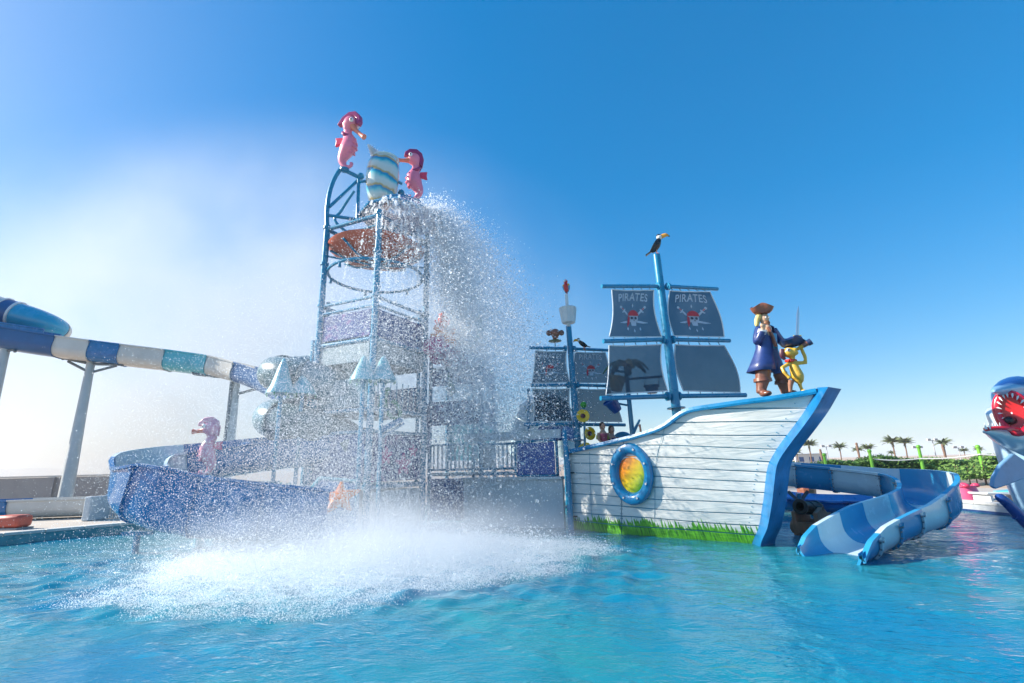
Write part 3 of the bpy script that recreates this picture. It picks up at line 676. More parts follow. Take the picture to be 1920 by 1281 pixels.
# bolt heads along the board ends at the stem and thin panel joints
bh_ = MB()
for k in range(len(zs_) - 1):
    for f_ in (.25, .75):
        for s0 in (.955, .012, .35, .34):
            z_ = lerp(lerp(zs_[k], zt_[k], s0 ** 1.25), lerp(zs_[k + 1], zt_[k + 1], s0 ** 1.25), f_)
            if .1 < z_ < rail_z(s0) - .12: p = hull(s0, z_, .018); bh_.cyl(p, p + NOUT * .012, .011, n=6)
bh_ = bh_.build('bolt_heads', 'seam', SHIP, smooth=False); bh_['kind'] = 'stuff'
for s0 in (.155, .53):
    MB().tube([hull(s0, z_, .031) for z_ in np.linspace(.35, rail_z(s0) - .08, 14)], .0045, 5).build('panel_joint', 'seam', SHIP)
# hull shell behind the boards, both sides, and deck
def mirror(p):
    q = p - STC; q.z = 0; al = q.dot(AX); n_ = V((AX.y, -AX.x, 0)); r_ = STC + AX * al - n_ * q.dot(n_); r_.z = p.z; return r_
sh = MB()
sh.grid(lambda a, b_: hull(a, lerp(-0.45, rail_z(a) - .02, b_), -0.006), 40, 14)
sh.build('hull_shell', 'seam', SHIP)
MB().grid(lambda a, b_: mirror(hull(a, lerp(-0.45, rail_z(a) - .02, b_), 0.0)), 40, 14).build('far_side', 'hullboards', SHIP)
def deckz(s): return rail_z(s) - 0.55 if s < 0.5 else rail_z(s) - 0.12
MB().grid(lambda a, b_: (lambda p, q: V((lerp(p.x, q.x, b_), lerp(p.y, q.y, b_), deckz(a))))(hull(a * .97, deckz(a), -.02), mirror(hull(a * .97, deckz(a), -.02))), 60, 4).build('deck', 'wood', SHIP, smooth=False)
# transom
a0, a1 = hull(0, 0, -.02), mirror(hull(0, 0, -.02))
MB().add([a0 + V((0, 0, -.45)), a1 + V((0, 0, -.45)), a1 + V((0, 0, RZ[0])), a0 + V((0, 0, RZ[0]))], [(0, 1, 2, 3)]).build('transom', 'hullboards', SHIP, smooth=False, solid=.03)
# rails
for nm, fn in (('rail', lambda p: p), ('rail', mirror)):
    pth = [fn(hull(i / 60, rail_z(i / 60), 0.03)) for i in range(61)]
    MB().sweep(pth, lambda i, n: [(-.085, -.055), (.085, -.055), (.10, -.01), (.085, .055), (-.085, .055), (-.10, -.01)]).build(nm, 'ship_blue', SHIP, angle=30)
# stem post: a heavy blue timber with a bright face towards the boards
mid_px = [(x + 14 + (2 if y < 860 else 0), y - 1) for x, y in stem_px]
pn = V((AX.y, -AX.x, 0)); pn = pn if pn.y < 0 else -pn
HW = 0.30
si = [p.copy() for p in stem]; sm_ = [PV(x, y, STC + pn * HW, AX) for x, y in mid_px]
def ext(q): return [q[0] - V((0, 0, .4))] + q + [q[-1] + (q[-1] - q[-2]).normalized() * .10]
si, sm_ = catmull(ext(si), 5), catmull(ext(sm_), 5)
vs = []
for a, c_ in zip(si, sm_):
    vs += [a - AX * .05 + pn * .0, a + pn * .05, c_, c_ - pn * (2 * HW), a - pn * .05, a - AX * .05]
k = len(si); fs = [(i * 6 + j, i * 6 + (j + 1) % 6, (i + 1) * 6 + (j + 1) % 6, (i + 1) * 6 + j) for i in range(k - 1) for j in range(6)]
fs += [(5, 4, 3, 2, 1, 0), tuple((k - 1) * 6 + j for j in range(6))]
STEM = MB().add(vs, fs).build('stem_post', 'stem_blue', SHIP, angle=25, recalc=True, bevel=.018)
# grass painted at the foot of the stem
# porthole
ps, pz = solve(1186, 888)
pc = hull(ps, pz, 0.02); eu = (hull(ps + .05, pz) - hull(ps - .05, pz)).normalized(); ev = V((0, 0, 1)); en = eu.cross(ev); en = en if en.y < 0 else -en
def ring_pt(rx, rz, a, o_): return pc + eu * (rx * math.cos(a)) + ev * (rz * math.sin(a)) + en * o_
prx, prz = 0.60, 0.74
prof_r = [(1.0, 0.0), (1.02, .06), (0.97, .13), (.86, .165), (.74, .15), (.66, .10), (.62, .02)]
mbx = MB(); n_ = 56; vs = [ring_pt(prx * r_, prz * r_, 2 * math.pi * j / n_, o_) for r_, o_ in prof_r for j in range(n_)]
mbx.add(vs, [(i * n_ + j, i * n_ + (j + 1) % n_, (i + 1) * n_ + (j + 1) % n_, (i + 1) * n_ + j) for i in range(len(prof_r) - 1) for j in range(n_)])
PH = mbx.build('porthole', 'ship_blue', SHIP)
for j in range(8):
    a = 2 * math.pi * (j + .5) / 8; p = ring_pt(prx * .84, prz * .84, a, .165); MB().cyl(p, p + en * .025, .028, n=8).build('bolt', 'steel', PH)
m, t, b = nt('coloured_glass'); N, L_ = t.nodes, t.links
tc = N.new('ShaderNodeTexCoord'); mp = N.new('ShaderNodeMapping'); mp.inputs['Rotation'].default_value = (0, 0, 0)
geo = N.new('ShaderNodeNewGeometry'); dt = N.new('ShaderNodeVectorMath'); dt.operation = 'DOT_PRODUCT'; dd = (eu * .75 - ev * .66); dt.inputs[1].default_value = tuple(dd); L_.new(geo.outputs['Position'], dt.inputs[0])
mr = N.new('ShaderNodeMapRange'); c0 = pc.dot(dd); mr.inputs['From Min'].default_value = c0 - .42; mr.inputs['From Max'].default_value = c0 + .40; L_.new(dt.outputs['Value'], mr.inputs['Value'])
cr = N.new('ShaderNodeValToRGB'); e = cr.color_ramp.elements; e[0].color = (0.75, 0.12, 0.006, 1); e[1].color = (0.03, 0.32, 0.01, 1)
for pos, c_ in ((.3, (0.86, 0.30, 0.008, 1)), (.55, (0.82, 0.55, 0.01, 1)), (.78, (0.55, 0.58, 0.02, 1))):
    q = e.new(pos); q.color = c_
L_.new(mr.outputs[0], cr.inputs['Fac']); L_.new(cr.outputs['Color'], b.inputs['Base Color']); b.inputs['Roughness'].default_value = 0.12; b.inputs['Coat Weight'].default_value = 0.6
M['glass_paint'] = m
mbx = MB(); vs = [pc + en * .055]; rr = [(.3, .05), (.5, .04), (.635, .015)]
for r_, o_ in rr: vs += [ring_pt(prx * r_, prz * r_, 2 * math.pi * j / n_, o_) for j in range(n_)]
fs = [(0, 1 + j, 1 + (j + 1) % n_) for j in range(n_)] + [(1 + i * n_ + j, 1 + (i + 1) * n_ + j, 1 + (i + 1) * n_ + (j + 1) % n_, 1 + i * n_ + (j + 1) % n_) for i in range(2) for j in range(n_)]
mbx.add(vs, fs).build('pane', 'glass_paint', PH)

# ---- masts, yards, sails
m, t, b = nt('mesh_sailcloth'); N, L_ = t.nodes, t.links
tc = N.new('ShaderNodeTexCoord'); nz = N.new('ShaderNodeTexNoise'); nz.inputs['Scale'].default_value = 1.8; nz.inputs['Detail'].default_value = 6; L_.new(tc.outputs['Object'], nz.inputs['Vector'])
cr = N.new('ShaderNodeValToRGB'); cr.color_ramp.elements[0].position = .3; cr.color_ramp.elements[0].color = (0.030, 0.058, 0.092, 1); cr.color_ramp.elements[1].position = .7; cr.color_ramp.elements[1].color = (0.046, 0.078, 0.115, 1)
L_.new(nz.outputs['Fac'], cr.inputs['Fac']); L_.new(cr.outputs['Color'], b.inputs['Base Color']); b.inputs['Roughness'].default_value = 0.8
tr = N.new('ShaderNodeBsdfTransparent'); tr.inputs['Color'].default_value = (0.60, 0.70, 0.78, 1)
tl = N.new('ShaderNodeBsdfTranslucent'); L_.new(cr.outputs['Color'], tl.inputs['Color'])
m1 = N.new('ShaderNodeMixShader'); m1.inputs['Fac'].default_value = .35; L_.new(b.outputs[0], m1.inputs[1]); L_.new(tl.outputs[0], m1.inputs[2])
m2 = N.new('ShaderNodeMixShader'); m2.inputs['Fac'].default_value = .17; L_.new(m1.outputs[0], m2.inputs[1]); L_.new(tr.outputs[0], m2.inputs[2])
bw = N.new('ShaderNodeTexNoise'); bw.inputs['Scale'].default_value = 2.2; bw.inputs['Detail'].default_value = 3; L_.new(tc.outputs['Object'], bw.inputs['Vector']); bpw = N.new('ShaderNodeBump'); bpw.inputs['Strength'].default_value = .7; bpw.inputs['Distance'].default_value = .09
L_.new(bw.outputs['Fac'], bpw.inputs['Height']); L_.new(bpw.outputs[0], b.inputs['Normal'])
L_.new(m2.outputs[0], N['Material Output'].inputs['Surface']); M['sail'] = m
M['print_white'] = mat('sail_print_white', (0.50, 0.55, 0.62), 0.8, 0.15, 12)
M['print_red'] = mat('sail_print_red', (0.55, 0.05, 0.07), 0.8, 0.15, 12)
M['print_dark'] = mat('sail_print_dark', (0.03, 0.04, 0.07), 0.8, 0.1, 12)

def letters_mesh(txt):
    cu = bpy.data.curves.new('lettering', 'FONT'); cu.body = txt; cu.size = 1; cu.align_x = 'CENTER'; cu.offset = 0.012; cu.space_character = 1.08
    ob = bpy.data.objects.new('lettering_tmp', cu); COL.objects.link(ob)
    dg = bpy.context.evaluated_depsgraph_get(); me = bpy.data.meshes.new_from_object(ob.evaluated_get(dg))
    vs = [v.co.copy() for v in me.vertices]; fs = [tuple(p.vertices) for p in me.polygons]
    bpy.data.objects.remove(ob); bpy.data.meshes.remove(me); return vs, fs
LET = letters_mesh('PIRATES')

def strip2(pts, w):
    """flat ribbon along 2D pts with half widths w."""
    vs = []; fs = []
    for i, (x, y) in enumerate(pts):
        a = pts[max(0, i - 1)]; c_ = pts[min(len(pts) - 1, i + 1)]; dx, dy = c_[0] - a[0], c_[1] - a[1]; l_ = math.hypot(dx, dy) or 1; nx_, ny_ = -dy / l_, dx / l_
        ww = w[i] if hasattr(w, '__len__') else w
        vs += [(x + nx_ * ww, y + ny_ * ww), (x - nx_ * ww, y - ny_ * ww)]
        if i: fs.append((2 * i - 2, 2 * i - 1, 2 * i + 1, 2 * i))
    return vs, fs
def disc2(cx, cy, rx, ry, n=16, a0=0, a1=360):
    pts = [(cx + rx * math.cos(R(lerp(a0, a1, i / n))), cy + ry * math.sin(R(lerp(a0, a1, i / n)))) for i in range(n + (0 if a1 - a0 == 360 else 1))]
    return pts, [tuple(range(len(pts)))]
def make_sail(c4, edge, billow, name='sail', emblem=False, lab=None):
    """c4: corners tl,tr,br,bl in 3D; edge: bulge (fraction of width) of the left and right edges; billow in metres along +Y."""
    tl_, tr_, br_, bl_ = c4; nrm = (tr_ - tl_).cross(bl_ - tl_).normalized(); nrm = nrm if nrm.y > 0 else -nrm
    W = (tr_ - tl_)
    def S(u, v, o_=0.0):
        p = tl_.lerp(tr_, u).lerp(bl_.lerp(br_, u), v)
        el, er = edge; p = p + W * ((el * (1 - u) + er * u) * math.sin(math.pi * v))
        bi = billow * math.sin(math.pi * min(1, max(0, v)) ** 0.9) * (0.35 + 0.65 * math.sin(math.pi * min(1, max(0, u)))) + 0.012 * math.sin(7 * u + 4 * v) + 0.008 * math.sin(23 * u)
        return p + nrm * (bi - o_) - V((0, 0, 0.02 * math.sin(math.pi * u) * (1 - v)))
    mbx = MB().grid(lambda a, b_: S(a, b_), 16, 16); so_ = mbx.build(name, 'sail', SHIP, angle=80)
    # white bolt rope round the edge
    rp = [S(i / 16, 0) for i in range(17)] + [S(1, i / 16) for i in range(1, 17)] + [S(1 - i / 16, 1) for i in range(1, 17)] + [S(0, 1 - i / 16) for i in range(1, 16)]
    MB().tube(rp, 0.016, 6, closed=True).build('bolt_rope', 'rope', so_)
    if emblem:
        H = ((bl_ - tl_).length); asp = W.length / H
        def Q(x, y, o_=0.02): return S(0.5 + x / asp, y, o_)       # x in sail heights from the middle, y down from the top
        vs, fs = LET; wid = max(v.x for v in vs) - min(v.x for v in vs); k_ = 0.70 * asp / wid
        def lp(v): x = v.x * k_; return x, 0.235 - v.y * k_ * 1.15 - 0.035 * (1 - (x / (.35 * asp)) ** 2)
        # filled letters in white, dark inset narrower so they read as outlined
        MB().add([Q(*lp(v), 0.014) for v in vs], fs).build('lettering', 'print_white', so_, smooth=False)
        cx_ = 0; cy_ = 0.56; e_ = 0.30
        def part2(name_, shapes, mt, o_):
            mb2 = MB()
            for pts, fcs in shapes: mb2.add([Q(cx_ + x * e_, cy_ - y * e_, o_) for x, y in pts], fcs)
            mb2.build(name_, mt, so_, smooth=False)
        # crossed cutlasses, with guards and pommels
        for sgn in (-1, 1):
            bl = [(sgn * x, y) for x, y in [(-1.05, -.42), (-.7, -.38), (-.3, -.28), (.1, -.05), (.45, .25), (.7, .5)]]
            sh_ = [strip2(bl, [.01, .07, .085, .075, .07, .06]), strip2([(sgn * .62, .62), (sgn * .68, .45), (sgn * .86, .36)], .045), strip2([(sgn * .7, .5), (sgn * .92, .68)], .06), disc2(sgn * .97, .72, .10, .10, 10)]
            part2('cutlass', sh_, 'print_white', 0.016 + 0.002 * sgn)
            part2('cutlass_grip', [strip2([(sgn * .74, .54), (sgn * .9, .66)], .035)], 'print_red', 0.022)
        part2('skull', [disc2(0, .02, .40, .42, 24), ([(-.22, -.3), (.22, -.3), (.18, -.62), (-.18, -.62)], [(0, 1, 2, 3)])], 'print_white', 0.021)
        part2('bandana', [disc2(0, .12, .43, .40, 18, 0, 180), ([(-.42, .12), (-.30, .0), (-.36, -.5), (-.55, -.75), (-.5, -.2)], [(0, 1, 2, 3, 4)])], 'print_red', 0.045)
        for sgn in (-1, 1): part2('eye_socket', [disc2(sgn * .16, -.06, .10, .10, 12)], 'print_dark', 0.055)
        part2('nose_hole', [([(-.05, -.28), (.05, -.28), (0, -.16)], [(0, 1, 2)])], 'print_dark', 0.055)
        # compass points and drops round it
        for (x, y) in ((0, .85), (-.45, -.85), (0, -1.0), (.45, -.85)):
            part2('emblem_spike', [([(x - .06, y), (x, y - .14), (x + .06, y), (x, y + .16)], [(0, 1, 2, 3)])], 'print_white', 0.015)
    return so_, S

def rig(base, top, r0, r1, yards, Yc, dY):
    """base/top pixels, yards: (left px, mast px, right px)."""
    ms = MB(); b_, t_ = P(*base, Yc), P(*top, Yc + .15)
    mast = ms.tube([b_ - (t_ - b_).normalized() * 1.2, b_, t_], [r0 * 1.02, r0, r1], 18).build('mast', 'steel_blue', SHIP)
    for f_ in (0.05, ):
        p = b_.lerp(t_, f_); d = (t_ - b_).normalized(); MB().tube([p - d * .015, p + d * .015], r0 * 1.9, 16).build('collar', 'steel_blue', mast)
    Y3 = []
    for (lx, ly), (mx_, my), (rx, ry), yr in yards:
        a, c_, e_ = P(lx, ly, Yc - dY), P(mx_, my, Yc - .02), P(rx, ry, Yc + dY); Y3.append((a, c_, e_))
        u_ = (e_ - a).normalized()
        MB().tube([a, c_ - u_ * (r1 + .02), ], yr, 12).build('yard', 'steel_blue', mast)
        MB().tube([c_ + u_ * (r1 + .02), e_], yr, 12).build('yard', 'steel_blue', mast)
        for sg in (-1, 1):
            p = c_ + u_ * sg * (r1 + .07); MB().tube([p - u_ * .025, p + u_ * .025], yr * 2.0, 14).build('yard_flange', 'steel_blue', mast)
    return mast, Y3
def lacing(mast, S, v, target, n, u0=.08, u1=.92):
    for i in range(n):
        u = lerp(u0, u1, i / (n - 1)); p = S(u, v); a, e_ = target; q = a + (e_ - a) * ((p - a).dot(e_ - a) / (e_ - a).length_squared)
        MB().tube([p, q], 0.012, 5).build('lacing', 'darkpipe', mast)
mast1, y1 = rig((1270, 782), (1231, 478), .125, .105, [((1128, 537), (1243, 537), (1345, 542), .055), ((1131, 640), (1252, 637), (1368, 639), .058), ((1126, 747), (1262, 743), (1398, 741), .062)], 13.1, 0.75)
def sail_px(px4, Yc, dY, x0, x1):
    def yy(x): return lerp(Yc - dY, Yc + dY, (x - x0) / (x1 - x0))
    return [P(x, y, yy(x)) for x, y in px4]
for px4, ed, bi, em, (iy0, iy1), half in [
    ([(1147, 543), (1226, 544), (1240, 632), (1142, 632)], (0.09, -0.03), .18, True, (0, 1), 0),
    ([(1256, 545), (1331, 547), (1357, 632), (1263, 630)], (-.05, .12), .18, True, (0, 1), 1),
    ([(1142, 648), (1240, 646), (1251, 733), (1136, 740)], (.05, -.02), .20, False, (1, 2), 0),
    ([(1266, 646), (1358, 648), (1387, 736), (1281, 733)], (-.03, .13), .20, False, (1, 2), 1)]:
    so_, S = make_sail(sail_px(px4, 13.1, .75, 1127, 1397), ed, bi, emblem=em)
    for v, iy in ((0, iy0), (1, iy1)):
        a, c_, e_ = y1[iy]; lacing(so_, S, v, (a, c_) if half == 0 else (c_, e_), 5)
mast2, y2 = rig((1084, 838), (1066, 612), .11, .09, [((993, 652), (1068, 654), (1141, 657), .05), ((996, 723), (1074, 722), (1143, 724), .05), ((983, 796), (1079, 796), (1172, 797), .05)], 15.0, 0.5)
for px4, ed, bi, em, (iy0, iy1), half in [
    ([(1004, 658), (1062, 659), (1068, 717), (997, 719)], (0.04, -0.03), .14, True, (0, 1), 0),
    ([(1078, 660), (1135, 661), (1142, 718), (1081, 718)], (-.04, .08), .14, True, (0, 1), 1),
    ([(998, 729), (1068, 729), (1073, 790), (1000, 791)], (.05, -.02), .16, False, (1, 2), 0),
    ([(1083, 729), (1143, 730), (1166, 791), (1088, 790)], (-.03, .06), .16, False, (1, 2), 1)]:
    so_, S = make_sail(sail_px(px4, 15.0, .5, 983, 1172), ed, bi, emblem=em)
    for v, iy in ((0, iy0), (1, iy1)):
        a, c_, e_ = y2[iy]; lacing(so_, S, v, (a, c_) if half == 0 else (c_, e_), 4)
# crow's nest
cn0, cn1 = P(1066, 606, 15.1), P(1065, 576, 15.1)
CN = MB().lathe([(.001, 0), (.20, 0), (.215, .02), (.265, .47), (.28, .50), (.27, .52), (.235, .5), (.19, .05), (.001, .04)], cn0, n=10).build('crows_nest', 'white', SHIP, angle=20)
for j in range(10):
    a = 2 * math.pi * j / 10; MB().beam(cn0 + V((.21 * math.cos(a), .21 * math.sin(a), .02)), cn0 + V((.275 * math.cos(a), .275 * math.sin(a), .5)), .03, .02).build('stave', 'white', CN, smooth=False)
MB().tube([cn0, P(1062, 552, 15.1)], [.06, .05], 10).build('nest_pole', 'white', SHIP)
MB().lathe([(.001, -.12), (.06, -.12), (.07, -.02), (.17, 0), (.001, .01)], cn0, n=12).build('nest_bracket', 'white', SHIP)

# ================================================================== STATUES AND TOYS ON THE SHIP
def local(o_, fx):
    """local frame: x along fx (horizontal), z up, y = side."""
    fx = V((fx[0], fx[1], 0)).normalized(); sy = V((0, 0, 1)).cross(fx)
    return lambda x, y, z: o_ + fx * x + sy * y + V((0, 0, z))
def toucan(foot, fx, h, label, tilt=0.0):
    t_ = thing('toucan', foot, label, 'bird statue', 'toucan statues on the rigging')
    L0 = local(V((0, 0, 0)), fx)
    def Lc(x, y, z):
        c_, s_ = math.cos(tilt), math.sin(tilt); x2, z2 = x * c_ + (z - .1) * s_, (z - .1) * c_ - x * s_ + .1
        return foot + L0(x2 * h, y * h, z2 * h)
    MB().tube(catmull([Lc(-.20, 0, .10), Lc(-.10, 0, .22), Lc(0, 0, .40), Lc(.06, 0, .56), Lc(.09, 0, .68)], 5), [.03 * h] + [h * interp(i, [0, 4, 9, 14, 19], [.07, .13, .155, .13, .09]) for i in range(20)], 14).build('body', 'toucan', t_)
    MB().ell(Lc(.10, 0, .76), (.115 * h,) * 3).build('head', 'white', t_)
    MB().ell(Lc(.075, 0, .83), (.10 * h, .10 * h, .075 * h)).build('crown', 'toucan', t_)
    bk = catmull([Lc(.14, 0, .77), Lc(.28, 0, .84), Lc(.40, 0, .86), Lc(.50, 0, .80)], 5)
    MB().tube(bk, [h * interp(i, [0, 8, 15], [.10, .085, .012]) for i in range(16)], 10, sx=.6).build('beak', 'beak', t_)
    MB().ell(Lc(.495, 0, .81), (.035 * h, .02 * h, .035 * h)).build('beak_tip', 'toucan', t_)
    for s in (-1, 1):
        MB().ell(Lc(.15, s * .09, .80), .022 * h, nu=8, nv=6).build('eye', 'eye', t_)
        MB().tube([Lc(0, s * .05, .25), Lc(.02, s * .05, .04), Lc(.10, s * .06, .02)], .02 * h, 6).build('leg', 'peach', t_)
        MB().tube(catmull([Lc(.02, s * .10, .56), Lc(-.08, s * .135, .36), Lc(-.26, s * .06, .08)], 4), [h * x for x in (.05, .065, .07, .07, .065, .055, .045, .03, .012)], 8, sx=.45).build('wing', 'toucan', t_)
    tl = [Lc(-.16, .05, .16), Lc(-.16, -.05, .16), Lc(-.42, -.08, -.05), Lc(-.42, .08, -.05)]
    MB().plate(tl, (tl[1] - tl[0]).cross(tl[2] - tl[0]), .035 * h).build('tail', 'toucan', t_, smooth=False)
    MB().lathe([(.001, -.05 * h), (.06 * h, -.05 * h), (.07 * h, .01 * h), (.001, .02 * h)], foot, n=10).build('perch', 'leather', t_)
toucan(P(1231, 477, 13.25), (1, -.25), .70, 'large black toucan statue with orange beak on the tallest mast top', .12)
toucan(P(1096, 655, 15.0), (-1, -.3), .46, 'small toucan statue perched on the aft yard beside the crow nest', .5)
MB().tube([P(1096, 656, 15.0), P(1096, 649, 15.0)], .012, 6).build('perch_rod', 'gun', [o for o in bpy.data.objects if o.name == 'toucan.001'][0])

def parrot(foot, h):
    t_ = thing('parrot', foot, 'red parrot statue standing on the pole above the white crow nest', 'bird statue'); Lc0 = local(V((0, 0, 0)), (-.5, -1))
    Lc = lambda x, y, z: foot + Lc0(x * h, y * h, z * h)
    MB().tube(catmull([Lc(-.06, 0, .05), Lc(0, 0, .25), Lc(.02, 0, .5), Lc(.02, 0, .68)], 5), [h * interp(i, [0, 5, 10, 15], [.08, .16, .18, .13]) for i in range(16)], 12).build('body', 'red', t_)
    MB().ell(Lc(.04, 0, .82), (.15 * h, .14 * h, .17 * h)).build('head', 'red', t_)
    MB().tube([Lc(.16, 0, .85), Lc(.26, 0, .80), Lc(.27, 0, .70)], [.07 * h, .055 * h, .01 * h], 8).build('beak', 'white', t_)
    for s in (-1, 1):
        MB().tube(catmull([Lc(0, s * .15, .62), Lc(-.06, s * .19, .38), Lc(-.14, s * .08, .06)], 4), [h * x for x in (.06, .09, .10, .10, .09, .08, .06, .04, .02)], 8, sx=.5).build('wing', 'cyan', t_)
        MB().ell(Lc(0, s * .17, .58), (.09 * h, .06 * h, .09 * h)).build('shoulder', 'yellow', t_)
        MB().ell(Lc(.14, s * .09, .88), .03 * h, nu=8, nv=6).build('eye', 'eye', t_)
        MB().tube([Lc(.02, s * .06, .12), Lc(.03, s * .06, -.02)], .03 * h, 6).build('leg', 'gun', t_)
    MB().tube([Lc(-.08, 0, .14), Lc(-.16, 0, -.22)], [.07 * h, .02 * h], 8, sx=1.3).build('tail', 'red', t_)
parrot(P(1062, 549, 15.1), .46)

mk = P(1041, 650, 14.9); t_ = thing('monkey_ornament', mk, 'brown round-eared monkey ornament on a green disc above the aft yard', 'statue')
MB().tube([mk, mk + V((0, 0, .18))], .014, 6).build('rod', 'gun', t_)
MB().lathe([(.001, .16), (.20, .17), (.21, .185), (.001, .20)], mk, n=18).build('disc', 'leafgreen', t_)
c_ = P(1041, 625, 14.9)
MB().ell(c_, (.15, .13, .15)).ell(c_ - V((0, 0, .14)), (.10, .09, .10)).build('head', 'hat', t_, remesh=.02)
for s in (-1, 1):
    MB().ell(c_ + V((s * .2, 0, .01)), (.085, .05, .095)).build('ear', 'leather', t_)
    MB().tube([c_ + V((s * .05, 0, -.18)), c_ + V((s * .06, -.02, -.25))], .03, 8).build('foot', 'hat', t_)

# ---- pirate statue
Yp = 11.85
def pp(x, y, d=0.0): return P(x, y, Yp + d)
T_ = thing('pirate_statue', pp(1432, 742), 'tall painted pirate statue in navy coat and brown tricorn on the bow', 'statue')
bd = MB(); u = Yp / 915
bd.tube(catmull([pp(1434, 612), pp(1435, 632), pp(1437, 655), pp(1438, 672)], 4), [.17, .20, .21, .20, .19, .18, .17, .16, .17, .18, .19, .19, .18], 12, sy=.7)
bd.tube([pp(1433, 618), pp(1433, 600)], [.075, .07], 10); bd.ell(pp(1433, 598), (.115, .125, .15))
bd.ell(pp(1440, 600, -.08), (.035, .045, .03))
bd.tube([pp(1424, 618, -.05), pp(1421, 640, -.15), pp(1431, 616, -.28)], [.085, .07, .05], 10)
bd.ell(pp(1431, 612, -.3), (.065, .06, .07))
for k in range(4): bd.tube([pp(1428 + 2 * k, 610, -.30), pp(1428 + 2 * k, 608, -.36), pp(1429 + 2 * k, 612, -.38)], [.022, .021, .018], 7)
bd.tube([pp(1426, 612, -.32), pp(1427, 606, -.36)], [.024, .02], 7)
bd.tube([pp(1449, 620, .05), pp(1466, 640, .2), pp(1492, 636, .3)], [.085, .07, .05], 10); bd.ell(pp(1494, 634, .3), (.06, .05, .07))
for k in range(4): bd.tube([pp(1491, 631 + 2 * k, .26), pp(1496, 631 + 2 * k, .24), pp(1498, 632 + 2 * k, .29)], [.022, .021, .018], 7)
bd.tube([pp(1432, 672, -.03), pp(1430, 700, -.06), pp(1428, 735, -.05)], [.13, .10, .08], 10)
bd.tube([pp(1446, 672, .05), pp(1462, 700, .1), pp(1472, 730, .12)], [.13, .10, .08], 10)
bd.build('body', 'skin_statue', T_, remesh=.025)
# face
MB().ell(pp(1437, 606, -.05), (.09, .10, .07)).tube([pp(1440, 608, -.1), pp(1441, 620, -.12)], [.05, .015], 8).build('beard', 'beard', T_, remesh=.02)
MB().tube(catmull([pp(1424, 590, -.02), pp(1420, 600, 0), pp(1419, 612, -.02)], 4), [.06, .065, .07, .07, .07, .065, .06, .05, .03], 10).build('hair', 'blond', T_)
for x in (1436, 1442): MB().ell(pp(x, 595, -.12), .022, nu=8, nv=6).build('eye', 'eye', T_)
# coat: open C-shaped shell from shoulders to hem
def ring_shell(rows, a0, a1, th=.0, n=20, wav=0.0):
    mbx = MB(); vs = []
    for (x, y, w_, dy_) in rows:
        c_ = pp(x, y)
        for j in range(n + 1):
            a = R(lerp(a0, a1, j / n)); rw = w_ * (1 + wav * math.sin(5 * a) * (y - 610) / 90)
            vs.append(c_ + V((rw * math.cos(a), rw * dy_ * math.sin(a), 0)))
    mbx.add(vs, [(i * (n + 1) + j, i * (n + 1) + j + 1, (i + 1) * (n + 1) + j + 1, (i + 1) * (n + 1) + j) for i in range(len(rows) - 1) for j in range(n)])
    return mbx
ring_shell([(1434, 610, .10, .9), (1434, 614, .21, .75), (1434, 625, .245, .72), (1435, 640, .235, .74), (1436, 652, .225, .78), (1435, 666, .26, .85), (1433, 682, .31, .9), (1431, 697, .36, .95)], -18, 292, wav=.06).build('coat', 'coat', T_, solid=.02)
MB().tube(catmull([pp(1424, 617, -.05), pp(1420, 640, -.15), pp(1429, 622, -.25)], 4), [.11, .115, .115, .11, .10, .095, .09, .09, .10], 12).build('sleeve', 'coat', T_)
MB().tube([pp(1428, 625, -.22), pp(1430, 618, -.27)], [.105, .10], 12).build('cuff', 'rope', T_)
MB().tube(catmull([pp(1449, 620, .05), pp(1466, 641, .2), pp(1486, 638, .28)], 4), [.11, .11, .11, .105, .10, .095, .09, .09, .10], 12).build('sleeve', 'coat', T_)
MB().tube(catmull([pp(1440, 614, -.19), pp(1448, 630, -.22), pp(1455, 650, -.2)], 4), .035, 8, sx=1.6).build('sash', 'leather', T_)
ring_shell([(1440, 628, .205, .8), (1441, 645, .205, .8), (1442, 656, .21, .8)], 0, 360).build('waistcoat', 'shirt', T_)
MB().tube([pp(1437, 655), pp(1434, 680, -.03), pp(1431, 697, -.06)], [.17, .16, .15], 12).build('trouser_leg', 'shirt', T_)
MB().tube([pp(1444, 655, .02), pp(1455, 685, .08), pp(1464, 703, .1)], [.17, .16, .14], 12).build('trouser_leg', 'trouser', T_)
for pts, rr in (([(1431, 694, -.06), (1430, 712, -.06), (1428, 725, -.05), (1427, 738, -.05)], [.19, .165, .125, .11]), ([(1462, 699, .1), (1468, 716, .12), (1471, 728, .12), (1474, 737, .12)], [.17, .15, .12, .11])):
    bt = MB().tube([pp(*q) for q in pts], rr, 14); e_ = pp(*pts[-1])
    bt.ell(e_ + V((.06, -.10, -.02)), (.12, .20, .075)); bt.build('boot', 'leather', T_, remesh=.022)
    MB().tube([pp(*pts[1]) + V((0, 0, .03)), pp(*pts[1]) - V((0, 0, .05))], [rr[1] + .035, rr[1] + .045], 16).build('boot_cuff', 'leather', T_)
